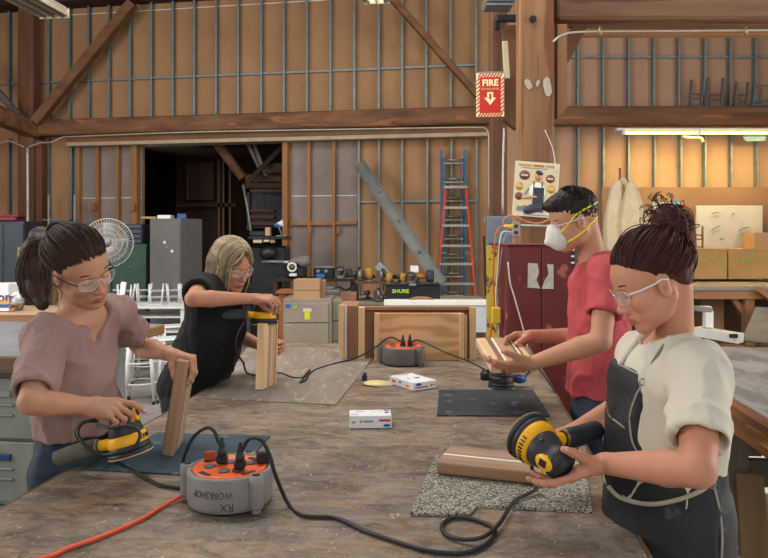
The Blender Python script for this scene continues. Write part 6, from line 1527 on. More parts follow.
def glasses(parent, H, S, frame_c, lens_a=.2, wrap=1.0, temple_c=None):
    P_ = lambda *a: H.p(*(S * v for v in a)); M_F = MATS.setdefault('specs_' + frame_c, glass('specs', hexc(frame_c), .45))
    t = tag(bpy.data.objects.new('safety_glasses', None), None); COL.objects.link(t); t.parent = parent
    if parent.get('_world'): t['_world'] = 1
    t.location = (0, 0, 0)
    off = parent.location
    def outline(s_, e=0.0): 
        return [(.1035 - .0003 * 0 - .022 * ((abs(y) - .008) / .06).clip(0, 1) ** 2, s_ * y, z) for y, z in
                [(np.float64(a), b_) for a, b_ in ((.007, .004), (.010, .013), (.024, .0175), (.044, .017), (.058, .011), (.061, .000), (.056, -.012), (.044, -.020), (.028, -.022), (.015, -.017), (.009, -.006))]]
    for s_ in (-1, 1):
        o_ = [P_(*p) for p in outline(s_)]; b = MB(); n_ = len(o_); c = sum(o_, Vector()) / n_ + H.R @ Vector((.003, 0, 0))
        b._add(o_ + [c], [(i, (i + 1) % n_, n_) for i in range(n_)], True); b.build('lens', MATS.setdefault('lens_clear', glass('lens_clear', (.9, .95, 1, 1), lens_a)), t, off=off)
        b = MB(); b.tube(o_, .0007 * S, 6, closed=True); b.build('rim', M_F, t, off=off)
        b = MB(); b.tube([P_(.086, s_ * .0605, .004), P_(.060, s_ * .072, .003), P_(.02, s_ * .0785, .003), P_(.004, s_ * .0800, .006), P_(-.012, s_ * .079, -.002)], .0021 * S, 8); b.build('temple', mat('temple_' + (temple_c or frame_c), temple_c or frame_c, rough=.3), t, off=off)
    b = MB(); b.tube([P_(.1035, -.008, .006), P_(.1055, 0, .009), P_(.1035, .008, .006)], .0020 * S, 6); b.build('bridge', M_F, t, off=off)
    return t
def feval(F, pts):
    x, y, z = pts[:, 0], pts[:, 1], pts[:, 2]; A = np.full(len(pts), .25)
    for (fn, l, u, k, mode) in F.ops:
        D = fn(x, y, z)
        if mode == 'add': hh = np.maximum(k - np.abs(A - D), 0) / k; A = np.minimum(A, D) - hh * hh * k * .25
        else: D = -D; hh = np.maximum(k - np.abs(A - D), 0) / k; A = np.maximum(A, D) + hh * hh * k * .25
    return A
def hit(F, px, py, Ya, Yb, lift=.0):
    """first point of the cloth surface seen along this pixel's ray"""
    Y = np.linspace(Ya, Yb, 400); p = np.stack([(px - CX) / F_PX * Y, Y, CAMZ - (py - HY) / F_PX * Y], 1); d = feval(F, p); i = np.argmax(d < lift)
    return Vector(p[i if (d < lift).any() else 200])
def mesh_multi(F, h, boxes):
    parts = []; v, q = F.mesh(h); c = v[q].mean(1); keep = np.ones(len(q), bool)
    for (lo, hi, hf) in boxes:
        lo, hi = V3(lo), V3(hi); inside = ((c > lo + h * 1.2) & (c < hi - h * 1.2)).all(1); keep &= ~inside; parts.append(F.mesh(hf, lo, hi))
    q = q[keep]; parts.append((v, q)); return parts
def bx(c, r): c = V3(c); r = np.array(r, float); return c - r, c + r
def torso(F, neck, chest, waist, pelvis, side, ch, wa, pe, neck_r=.055, grow=0.0, k=.05, shoulders=None, sh_r=.055):
    """ch, wa, pe = (half width, half depth)"""
    neck, chest, waist, pelvis = map(Vector, (neck, chest, waist, pelvis)); sd = V3(side)
    F.cap(chest + Vector((0, 0, .05)), chest - Vector((0, 0, .06)), ch[0] + grow, ch[0] * .97 + grow, .03, side=sd, fa=(ch[1] + grow) / (ch[0] + grow) * .95)
    F.cap(chest - Vector((0, 0, .05)), waist, ch[0] * .96 + grow, wa[0] + grow, .02, side=sd, fa=(ch[1] + grow) / (ch[0] * .96 + grow), fb=(wa[1] + grow) / (wa[0] + grow))
    F.cap(waist, pelvis, wa[0] + grow, pe[0] + grow, .02, side=sd, fa=(wa[1] + grow) / (wa[0] + grow), fb=(pe[1] + grow) / (pe[0] + grow))
    if shoulders:
        a, b = Vector(shoulders[0]), Vector(shoulders[1]); m = (a + b) / 2 + Vector((0, 0, .018))
        F.cap(a, m, sh_r + grow, sh_r * 1.08 + grow, .03); F.cap(b, m, sh_r + grow, sh_r * 1.08 + grow, .03)
def trousers(parent, pelvis, side, fwd, m, hip=(.165, .115), kn=.02, h=.012, spread=.09, cut=None, name='jeans', back=0.0, shoe=None, top=.06):
    F = Field(); pelvis = Vector(pelvis); s_ = Vector(side).normalized(); f = Vector(fwd).normalized()
    F.cap(pelvis + Vector((0, 0, top)), pelvis - Vector((0, 0, .04)), hip[0] * .95, hip[0], .05, side=V3(s_), fa=hip[1] / hip[0])
    an = []
    for g in (-1, 1):
        hp = pelvis + s_ * g * spread - Vector((0, 0, .06)); a = Vector((pelvis.x, pelvis.y, .09)) + s_ * g * (spread + .02) - f * (.02 + back * g); kn_ = hp.lerp(a, .5) + f * kn
        leg(F, hp, kn_, a, (.092, .070, .060)); an.append(a)
    F.half((0, 0, .03), (0, 0, -1)); v, q = F.mesh(h); v = folds(v, q, .006, (14, 14, 9), 3.0)
    o = mesh_object(name, [(v, q)], m, parent); shoes(parent, an, f, shoe or mat('work_boot', '2b241f', '3d332c', rough=.6)); return F
def cloth_part(parent, F, h, m, name, amp, st, seed, it=1, matfn=None, mats=None, mask=None):
    v, q = F.mesh(h); v = relax(v, q, it, .4); v = folds(v, q, amp, st, seed); v = folds(v, q, amp * .45, (st[0] * 2.2, st[1] * 2.2, st[2] * 1.6), seed + 9); return mesh_object(name, [(v, q)], mats or m, parent, matfn)
def slick(H, S, gather, n, rad=(.105, .0825, .090), cen=(-.015, 0, .036), seed=1, jitter=.004, zlow=-.045, front=.073):
    """strand guides from the hairline over the skull to the gathering point (local)"""
    rs = np.random.RandomState(seed); out = []; g = (np.array(gather) - cen) / rad; g /= np.linalg.norm(g)
    for i in range(n):
        u = rs.uniform(-1, 1); a = u * 2.55        # 0 = forehead, +-pi = nape
        z = float(np.interp(abs(a), [0, .5, 1.0, 1.3, 1.65, 2.1, 3.14], [front, front - .006, .046, .024, .004, -.034, -.046]))
        z = max(z, zlow); z += rs.uniform(-.001, .004)
        zz = (z - cen[2]) / rad[2]; c = math.sqrt(max(0, 1 - zz * zz)); d = np.array([math.cos(a) * c, math.sin(a) * c, zz]); om = math.acos(np.clip(d @ g, -1, 1)); w = rs.normal(0, jitter, 3); pts = []
        t0 = rs.uniform(0, .05)
        for t in np.linspace(t0, 1, 12):
            e = (math.sin((1 - t) * om) * d + math.sin(t * om) * g) / math.sin(om) if om > .05 else g
            lift = 1.0 + .02 * math.sin(PI * t) + rs.normal(0, .004)
            p = np.array(cen) + e * np.array(rad) * lift + w * math.sin(PI * t); pts.append(H.p(*(p * S)))
        out.append(pts)
    return out
def bundle(path, rads, n, seed=2, wave=.006, spread_end=1.0, k=14):
    rs = np.random.RandomState(seed); sp = spline(path, 6); m = len(sp); out = []
    for i in range(n):
        a, r0 = rs.uniform(0, 2 * PI), math.sqrt(rs.uniform(.25, 1.05)); ph = rs.uniform(0, 6.28, 3); e = rs.uniform(.75, 1.0); s0 = rs.uniform(0, .35); pts = []
        for j in range(k):
            t = s0 + (e - s0) * j / (k - 1); q = sp[min(int(t * (m - 1)), m - 1)]; q2 = sp[min(int(t * (m - 1)) + 1, m - 1)]; ff = t * (m - 1) - int(t * (m - 1)); q = q.lerp(q2, ff)
            rr = np.interp(t, np.linspace(0, 1, len(rads)), rads) * r0
            pts.append(q + Vector((math.cos(a) * rr, math.sin(a) * rr, math.sin(a + 1) * rr * .5)) + Vector((math.sin(t * 7 + ph[0]), math.sin(t * 6 + ph[1]), math.sin(t * 8 + ph[2]) * .5)) * wave * t)
        out.append(pts)
    return out
M_NAIL = mat('nail', 'd8a898', 'e0b4a4', rough=.35)

# ======================================================= woman in the mauve t-shirt (front left)
def woman_mauve():
    t = thing('person', 'woman with a dark ponytail in a mauve v-neck t-shirt, sanding at the front left', 'person', (-1.08, 2.24, 0), world=True)
    SK = skin_mat('skin_a', 'b07f62', 'bf8d70'); LIP = mat('lip_a', 'a06250', 'a96b58', rough=.4)
    sR, sL = Vector((-.970, 2.02, 1.335)), Vector((-.885, 2.30, 1.375)); fw = Vector((.93, -.36, 0)); sd = (sL - sR).normalized()
    H = Frame(P(79, 266, 2.09), (.80, -.44, -.43), roll=.40); S = 1.0
    neck, chest, waist, pelvis = Vector((-.945, 2.155, 1.40)), Vector((-.955, 2.15, 1.245)), Vector((-.955, 2.19, 1.08)), Vector((-.990, 2.25, .95))
    F = Field(); add_head(F, H, S)
    F.cap(H.p(-.040, 0, -.05), neck - Vector((0, 0, .02)), .044, .052, .02)
    torso(F, neck, chest, waist, pelvis, sd, (.130, .082), (.095, .055), (.09, .05), shoulders=(sR, sL), sh_r=.046)
    eR, wR = P(31, 402, 1.82), P(87, 406, 1.94); eL, wL = P(141, 347, 2.50), P(169, 353.5, 2.33)
    add_arm(F, sR, eR, wR, (.042, .034, .0225)); add_arm(F, sL, eL, wL, (.042, .034, .0225)); nails = []
    add_hand(F, wR, (.98, .02, -.10), (.05, .55, -.84), 1, ((16, 24, 14), (38, 52, 28), (48, 58, 30), (52, 60, 30)), (40, 55, 15, 20), .90, nails=nails)
    add_hand(F, wL, (.93, -.10, -.20), (-.1, -.15, -1), -1, ((62, 34, 12), (66, 34, 14), (70, 36, 14), (72, 36, 14)), (48, 52, 10, 12), .95, nails=nails)
    parts = mesh_multi(F, .0065, [(*bx(H.O, (.145, .145, .15)), .0028), (*bx(wR + Vector((.09, .0, -.03)), (.13, .11, .12)), .0024), (*bx(wL + Vector((.07, .0, -.03)), (.11, .11, .12)), .0024)])
    mesh_object('body', parts, [SK, LIP], t, skin_match(H, S)); nails_obj(t, nails, M_NAIL)
    face_bits(t, H, S, '4a3526', '2e1f18', '2a1a14', LIP)
    glasses(t, H, S, 'e8ecf0', .16, temple_c='1c2c50')
    # t-shirt
    G = Field(); torso(G, neck, chest, waist, pelvis, sd, (.135, .092), (.122, .090), (.135, .095), shoulders=(sR, sL), sh_r=.046, grow=.012)
    for s_, e_, tt, r_ in ((sR, eR, .86, .053), (sL, eL, .62, .058)): G.cap(s_, s_.lerp(e_, tt + .06), .054, r_, .03)
    for s_, e_, tt, r_ in ((sR, eR, .86, .053), (sL, eL, .62, .058)):
        d = (e_ - s_).normalized(); hem = s_.lerp(e_, tt)
        G.cap(s_.lerp(e_, tt - .30), hem + d * .05, .040, r_ - .005, .006, 'sub')
        a_ = hem; G.func(lambda x, y, z, a_=a_, d=d: np.maximum(-((x - a_.x) * d.x + (y - a_.y) * d.y + (z - a_.z) * d.z), np.sqrt((x - a_.x) ** 2 + (y - a_.y) ** 2 + (z - a_.z) ** 2) - .125), a_ - Vector((.15,) * 3), a_ + Vector((.15,) * 3))
    G.cap(neck + Vector((.0, -.035, .006)), neck + Vector((.01, -.05, .10)), .098, .15, .006, 'sub', side=V3(sd), fa=.85)
    vn = neck + fw * .095 + Vector((-.004, -.015, -.112))
    G.cap(neck + fw * .06 + Vector((0, 0, .0)), vn, .074, .008, .006, 'sub', side=V3(sd), fa=.9)
    G.cap(neck + fw * .13 + Vector((0, 0, .0)), vn + fw * .06, .078, .010, .006, 'sub')
    G.half((0, 0, 1.01), (0, .0, -1))
    cloth_part(t, G, .006, mat('mauve_tee', '8f716a', '9c7d75', rough=.85, scale=3, contrast=.7, bump=.1, bscale=400), 't_shirt', .009, (11, 11, 5.5), 1.7, 2)
    trousers(t, pelvis, sd, fw, mat('dark_jeans', '1d2836', '2c3a4c', rough=.8, scale=30, bump=.1), hip=(.130, .088), spread=.070, back=.06, top=.10)
    # hair: scalp, ponytail, strands
    HM = hair_mat('hair_darkbrown', '2a1912', '463024'); K = Field(); LP = lambda *a: H.p(*a)
    K.el(LP(-.016, 0, .037), (.1005, .0785, .0855), np.array(H.R), .02)
    K.half(LP(.086, 0, .060), H.R @ Vector((1, 0, -1.05)), .012); K.half(LP(-.05, 0, -.058), H.R @ Vector((.35, 0, -1)), .01)
    for s_ in (-1, 1): K.el(LP(.004, s_ * .085, -.020), (.024, .03, .034), np.array(H.R), .008, 'sub')
    pg = [LP(-.105, 0, .055), P(40, 237, 2.17), P(33, 252, 2.20), P(33, 270, 2.20), P(36, 288, 2.18), P(42, 304, 2.14)]
    rd = (.024, .030, .038, .042, .038, .022)
    for i in range(5): K.cap(pg[i], pg[i + 1], rd[i] * .9, rd[i + 1] * .9, .02)
    v, q = K.mesh(.0042); v = folds(v, q, .0018, (60, 60, 25), 2.0); mesh_object('hair', [(v, q)], HM, t)
    strands(t, slick(H, 1.0, (-.105, 0, .055), 620, seed=4, rad=(.102, .080, .0875), front=.066), .0013, HM)
    strands(t, bundle(pg, rd, 520, 5, .010), .0015, HM)
    strands(t, bundle([LP(-.02, -.083, -.02), P(60, 292, 1.98), P(55, 308, 1.98)], (.004, .006, .008), 8, 3, .006), .0007, HM)
    b = MB(); q_ = LP(-.112, 0, .070); b.tube([q_ + H.R @ Vector((.0, math.cos(a) * .027, math.sin(a) * .027)) for a in np.linspace(0, 2 * PI, 16, endpoint=False)], .006, 6, closed=True); b.build('hair_tie', M_BLACK, t)
    # her sander
    sander('yellow and black sander held over the blue mat by the woman in mauve', axes((-1, -.05, -.22), (-.26, .06, .96)), P(131, 453, 1.99), bag_mat=mat('olive_bag', '46443a', '626054', rough=.9, scale=14, bump=.3))
    zc2 = .006
    cord([P(98, 425, 1.95), P(112, 428, 1.90), P(130, 426, 1.90), P(140, 434, 1.91), P(134, 447, 1.89), P(118, 453, 1.88), P(100, 454, 1.90), P(86, 446, 1.90), P(78, 434, 1.92), P(82, 424, 1.94), P(96, 419, 1.96)], .0045, 'black cord wound in loops around the sander of the woman in mauve')
    return t
# ======================================================= woman in black (back left)
def woman_black():
    t = thing('person', 'woman in a black t-shirt with shoulder-length grey-blonde hair, sanding an upright block', 'person', (-.94, 3.42, 0), world=True)
    SK = skin_mat('skin_b', 'b37c5e', 'c18a6c'); LIP = mat('lip_b', 'a5634f', 'ae6c58', rough=.4)
    sR, sL = P(201, 288, 3.17), P(236, 289, 3.47); fw = Vector((.95, -.31, 0)); sd = (sL - sR).normalized()
    H = Frame(P(232, 264, 3.30), (.72, -.60, -.40), roll=.05); S = 1.0
    neck, chest, waist, pelvis = Vector((-.775, 3.33, 1.405)), Vector((-.80, 3.33, 1.25)), Vector((-.85, 3.37, 1.08)), Vector((-.935, 3.42, .92))
    F = Field(); add_head(F, H, S, 1.05); F.cap(H.p(-.035, 0, -.05), neck - Vector((0, 0, .02)), .052, .058, .03)
    torso(F, neck, chest, waist, pelvis, sd, (.150, .10), (.13, .10), (.14, .10), shoulders=(sR, sL), sh_r=.048)
    eR, wR = P(193, 299, 2.93), P(252, 298.5, 3.17); eL, wL = P(232, 333, 3.64), P(262, 346, 3.50)
    add_arm(F, sR, eR, wR, (.042, .035, .0225)); add_arm(F, sL, eL, wL, (.046, .038, .0245)); nails = []
    add_hand(F, wR, (.97, .10, -.05), (.05, .35, -.93), 1, ((34, 44, 24), (40, 48, 26), (46, 50, 28), (50, 52, 28)), (38, 60, 20, 20), .95, nails=nails)
    add_hand(F, wL, (.98, .0, -.05), (.05, -1, 0), -1, ((48, 60, 26), (50, 62, 26), (52, 62, 26), (54, 62, 26)), (20, 30, 20, 20), .95, nails=nails)
    parts = mesh_multi(F, .007, [(*bx(H.O, (.145, .145, .15)), .0035), (*bx(wR + Vector((.09, .02, -.03)), (.12, .11, .11)), .003), (*bx(wL + Vector((.07, -.05, 0)), (.12, .13, .10)), .003)])
    mesh_object('body', parts, [SK, LIP], t, skin_match(H, S)); nails_obj(t, nails, M_NAIL)
    face_bits(t, H, S, '50606a', '8a7660', '5a4636', LIP); glasses(t, H, S, 'c8ccd0', .14, temple_c='a0a4a8')
    G = Field(); torso(G, neck, chest, waist, pelvis, sd, (.158, .115), (.160, .125), (.168, .125), shoulders=(sR, sL), sh_r=.050, grow=.014)
    for s_, e_, tt, r_ in ((sR, eR, .50, .064), (sL, eL, .80, .062)): G.cap(s_, s_.lerp(e_, tt + .06), .058, r_, .03)
    for s_, e_, tt, r_ in ((sR, eR, .50, .064), (sL, eL, .80, .062)):
        d = (e_ - s_).normalized(); a_ = s_.lerp(e_, tt); G.cap(s_.lerp(e_, tt - .25), a_ + d * .05, .040, r_ - .006, .006, 'sub')
        G.func(lambda x, y, z, a_=a_, d=d: np.maximum(-((x - a_.x) * d.x + (y - a_.y) * d.y + (z - a_.z) * d.z), np.sqrt((x - a_.x) ** 2 + (y - a_.y) ** 2 + (z - a_.z) ** 2) - .12), a_ - Vector((.15,) * 3), a_ + Vector((.15,) * 3))
    G.cap(neck + Vector((.01, 0, .012)), neck + Vector((.03, -.01, .10)), .068, .11, .006, 'sub'); G.half((0, 0, .80), (0, 0, -1))
    cloth_part(t, G, .008, mat('black_tee', '111214', '1a1b1e', rough=.9, scale=3, bump=.1, bscale=300), 't_shirt', .009, (10, 10, 5), 7.7, 2)
    trousers(t, pelvis - Vector((0, 0, .03)), sd, fw, mat('black_trousers', '15161a', '1e2026', rough=.85), hip=(.155, .11), top=.02, back=.08)
    HM = hair_mat('hair_ashblonde', '5f4f3c', '7d6c55', .4); HL = hair_mat('hair_highlight', 'a89272', 'c4b08e', .4); K = Field(); LP = lambda *a: H.p(*a)
    K.el(LP(-.018, 0, .040), (.105, .085, .088), np.array(H.R), .02)
    K.half(LP(.074, 0, .064), H.R @ Vector((1, 0, -.50)), .012)
    for s_ in (-1, 1):
        K.cap(LP(.000, s_ * .074, .03), LP(-.005, s_ * .084, -.06), .026, .026, .02, side=V3(H.R @ Vector((1, 0, 0))), fa=.6); K.cap(LP(-.005, s_ * .084, -.06), LP(.005, s_ * .078, -.135), .028, .016, .02, side=V3(H.R @ Vector((1, 0, 0))), fa=.6)
    K.cap(LP(-.075, -.03, .0), LP(-.075, -.03, -.115), .045, .028, .03); K.cap(LP(-.075, .03, .0), LP(-.075, .03, -.115), .045, .028, .03); K.cap(LP(-.045, -.068, .0), LP(-.04, -.070, -.12), .034, .022, .03); K.cap(LP(-.045, .068, .0), LP(-.04, .070, -.12), .034, .022, .03)
    v, q = K.mesh(.0055); v = folds(v, q, .004, (70, 70, 16), 2.0); mesh_object('hair', [(v, q)], HM, t)
    rs = np.random.RandomState(8); gd = []
    cen, rad = np.array((-.016, 0, .040)), np.array((.108, .089, .091))
    for i in range(1300):      # from the parting outwards and down
        x0 = rs.uniform(-.118, .07); sg = rs.choice((-1, 1)); tilt = rs.uniform(-.15, .15); jt = rs.normal(0, .0012, 3); wv = rs.uniform(0, 6.28); zend = -.125 + rs.uniform(-.018, .02); pts = []
        bang = x0 > .05
        for j in range(16):
            u = j / 15
            if u < .5:
                a = u / .5 * PI * .56; xx = np.clip((x0 - cen[0]) / rad[0], -.97, .97); c = math.sqrt(1 - xx * xx); p = cen + rad * np.array([xx, sg * c * math.sin(a), c * math.cos(a)]); last = p
            else:
                w = (u - .5) / .5; p = last + np.array([(.012 if x0 > .0 else -.006) * w + tilt * .02 * w, sg * (.006 * math.sin(w * 3) - .008 * w * w), (zend - last[2]) * w])
            pts.append(H.p(*(p + jt * u + np.array([math.sin(u * 5 + wv), 0, 0]) * .0015 * u)))
        gd.append(pts)
    for i in range(90):        # fringe sweeping over the brow
        sg = rs.choice((-1, 1)); y1 = sg * rs.uniform(.028, .066); pts = []
        jt = rs.normal(0, .0012, 3)
        for u in np.linspace(0, 1, 10):
            p = np.array([.070 + .026 * math.sin(u * 2.2), sg * .008 + (y1 - sg * .008) * u ** 1.1, .112 - .085 * u ** 1.25]); p[0] -= .30 * abs(p[1]) * u; pts.append(H.p(*(p + jt)))
        gd.append(pts)
    strands(t, gd[::2], .0016, HM); strands(t, gd[1::2], .0017, HL)
    sander('yellow sander on top of the upright block held by the woman in black', axes((-1, -.32, -.10), (.03, .02, 1)), P(264.5, 323.5, 3.285), bag_mat=mat('grey_bag', '37383a', '4c4d50', rough=.9, scale=14, bump=.3))
    cord([P(244, 322, 3.18), P(238, 334, 3.16), P(236, 348, 3.18), P(240, 358, 3.22), P(244, 363, 3.25)], .0045, 'short black cord drooping in front of the black t-shirt')
    return t
# ======================================================= man in the red t-shirt
def man_red():
    t = thing('person', 'man in a red t-shirt wearing a white dust mask with yellow straps', 'person', (.90, 2.90, 0), world=True)
    SK = skin_mat('skin_c', 'b98264', 'c69174'); LIP = mat('lip_c', 'a8685c', 'b27266', rough=.4)
    sN, sF = P(607, 273, 2.72), P(594, 273, 3.06); fw = Vector((-.98, .18, 0)); sd = (sF - sN).normalized()
    H = Frame(P(574.5, 219.5, 2.885), (-.93, -.06, -.34)); S = 1.02
    neck, chest, waist, pelvis = Vector((.862, 2.89, 1.545)), Vector((.885, 2.89, 1.36)), Vector((.885, 2.90, 1.15)), Vector((.885, 2.91, .96))
    F = Field(); add_head(F, H, S, 1.1, 1.06, fem=False); F.cap(H.p(-.040, 0, -.04), neck - Vector((0, 0, .02)), .047, .058, .02)
    torso(F, neck, chest, waist, pelvis, sd, (.155, .10), (.125, .085), (.135, .09), shoulders=(sN, sF), sh_r=.052)
    eN, wN = P(601, 341, 2.60), P(531, 363.5, 2.74); eF, wF = P(592, 337, 3.22), P(534, 336, 3.04)
    add_arm(F, sN, eN, wN, (.050, .041, .0265)); add_arm(F, sF, eF, wF, (.050, .041, .0265)); nails = []
    add_hand(F, wN, (-.97, .04, -.16), (.06, .62, .76), -1, ((14, 16, 10), (22, 24, 14), (28, 30, 16), (34, 34, 18)), (42, 8, 6, 8), 1.05, nails=nails)
    add_hand(F, wF, (-.95, -.12, -.08), (-.05, -.62, -.78), 1, ((24, 26, 16), (26, 30, 18), (30, 32, 20), (34, 34, 20)), (32, 30, 15, 15), 1.05, nails=nails)
    parts = mesh_multi(F, .007, [(*bx(H.O, (.155, .15, .16)), .0032), (*bx(wN + Vector((-.09, .04, 0)), (.14, .12, .10)), .0026), (*bx(wF + Vector((-.09, -.02, -.02)), (.14, .11, .10)), .0028)])
    mesh_object('body', parts, [SK, LIP], t, skin_match(H, S)); nails_obj(t, nails, M_NAIL)
    face_bits(t, H, S, '4a3526', '241a14', '241a14', LIP); glasses(t, H, S, 'dfe3e6', .16, temple_c='d4d8da')
    G = Field(); torso(G, neck, chest, waist, pelvis, sd, (.160, .108), (.150, .106), (.155, .112), shoulders=(sN, sF), sh_r=.054, grow=.012)
    for s_, e_, tt, r_ in ((sN, eN, .62, .066), (sF, eF, .62, .064)): G.cap(s_, s_.lerp(e_, tt + .06), .062, r_, .03)
    for s_, e_, tt, r_ in ((sN, eN, .62, .066), (sF, eF, .62, .064)):
        d = (e_ - s_).normalized(); a_ = s_.lerp(e_, tt); G.cap(s_.lerp(e_, tt - .25), a_ + d * .05, .044, r_ - .006, .006, 'sub')
        G.func(lambda x, y, z, a_=a_, d=d: np.maximum(-((x - a_.x) * d.x + (y - a_.y) * d.y + (z - a_.z) * d.z), np.sqrt((x - a_.x) ** 2 + (y - a_.y) ** 2 + (z - a_.z) ** 2) - .12), a_ - Vector((.15,) * 3), a_ + Vector((.15,) * 3))
    G.cap(neck + Vector((-.004, 0, .018)), neck + Vector((-.05, 0, .10)), .064, .10, .006, 'sub'); G.half((0, 0, .975), (0, 0, -1))
    cloth_part(t, G, .0065, mat('red_tee', 'b4464c', 'c3565b', rough=.85, scale=3, contrast=.7, bump=.1, bscale=400), 't_shirt', .010, (9, 9, 5), 4.1, 2)
    trousers(t, pelvis - Vector((0, 0, .01)), sd, fw, MATS['dark_jeans'], hip=(.145, .102), top=.08, back=.05)
    HM = hair_mat('hair_black', '15110f', '2a221d', .5); K = Field(); LP = lambda *a: H.p(*(S * v for v in a))
    K.el(LP(-.013, 0, .040), [S * v for v in (.0985, .0755, .088)], np.array(H.R), .02); K.el(LP(.030, 0, .080), [S * v for v in (.070, .060, .042)], np.array(H.R), .02); K.el(LP(.075, .0, .083), [S * v for v in (.030, .042, .016)], np.array(H.R), .02)
    K.half(LP(.076, 0, .058), H.R @ Vector((1, 0, -1.15)), .006); K.half(LP(-.03, 0, -.030), H.R @ Vector((.55, 0, -1)), .006)
    for s_ in (-1, 1): K.el(LP(.002, s_ * .085, -.022), [S * v for v in (.022, .03, .032)], np.array(H.R), .006, 'sub')
    v, q = K.mesh(.004); v = folds(v, q, .0035, (110, 110, 60), 2.0); mesh_object('hair', [(v, q)], HM, t)
    rs = np.random.RandomState(5); gd = []
    for i in range(1500):
        a = rs.uniform(-PI, PI); zz = rs.uniform(-.35 if abs(a) > 1.3 else .50, 1); c = math.sqrt(1 - zz * zz); d = np.array([math.cos(a) * c, math.sin(a) * c, zz])
        p = np.array((-.013, 0, .040)) + d * np.array((.096, .0745, .087)); L_ = (.007 + .020 * max(0, zz) * (1 if p[0] > -.05 else .5)); flow = np.array([.9 if p[0] > .0 else .2, .12 * rs.normal(), -.1 if zz > .4 else -1.0]); flow = flow + d * (.32 if zz > .4 else .12); flow /= np.linalg.norm(flow)
        if zz < .35 and p[0] > .035: continue
        if p[2] < -.012 and p[0] > -.035: continue
        gd.append([LP(*(p + flow * L_ * u - np.array([0, 0, .006]) * u * u)) for u in np.linspace(0, 1, 5)])
    strands(t, gd, .0011, HM)
    # dust mask
    MK = Field(); MK.el(LP(.086, 0, -.050), [S * v for v in (.044, .045, .052)], np.array(H.R), .02); MK.cap(LP(.095, 0, -.040), LP(.138, 0, -.048), .030 * S, .010 * S, .03); MK.el(LP(.098, 0, -.014), [S * v for v in (.022, .024, .026)], np.array(H.R), .03)
    MK.half(LP(.062, 0, -.05), H.R @ Vector((-1, 0, -.22)), .006)
    v, q = MK.mesh(.0035); mesh_object('dust_mask', [(v, q)], mat('mask_white', 'd8d6cc', 'e6e4da', rough=.9, scale=30, bump=.2), t)
    M_STRAP = mat('strap_yellow', 'e6d81c', 'f0e428', rough=.5)
    for pth in (((.085, .040, -.030), (.055, .066, -.004), (.020, .0795, .020), (-.02, .0835, .030), (-.06, .074, .034), (-.095, .045, .037), (-.113, 0, .038), (-.095, -.045, .037), (-.06, -.074, .034), (-.02, -.0835, .030), (.020, -.0795, .020), (.055, -.066, -.004), (.085, -.040, -.030)),
                ((.075, .042, -.072), (.045, .060, -.064), (.005, .070, -.050), (-.04, .066, -.032), (-.08, .044, -.022), (-.097, 0, -.020), (-.08, -.044, -.022), (-.04, -.066, -.032), (.005, -.070, -.050), (.045, -.060, -.064), (.075, -.042, -.072))):
        b = MB(); sp = spline([LP(*p) for p in pth], 5); up = H.R @ Vector((0, 0, 1))
        sp2 = []
        for p in sp:
            c_ = H.p(-.01, 0, float(H.loc(np.array([tuple(p)]))[0][2])); d_ = (p - c_).normalized(); rr = np.linspace(.03, .16, 131); q_ = np.array([tuple(c_ + d_ * r_) for r_ in rr]); ff = np.minimum(feval(F, q_), feval(K, q_)); ii = np.where(ff < .0012)[0]
            sp2.append(c_ + d_ * (max(rr[ii[-1]] if len(ii) else 0, (p - c_).length * .9)))
        sp = sp2; vs = []
        for p in sp: vs += [p + up * .0034, p - up * .0034]
        b._add(vs, [(2 * i, 2 * i + 1, 2 * i + 3, 2 * i + 2) for i in range(len(sp) - 1)], True); o = b.build('mask_strap', M_STRAP, t); md = o.modifiers.new('thick', 'SOLIDIFY'); md.thickness = .0018; md.offset = 0
    b = MB(); b.tube([LP(.108, y, -.004 - 4 * y * y) for y in np.linspace(-.022, .022, 7)], .0022, 6); b.build('nose_clip', M_STEEL, t)
    return t
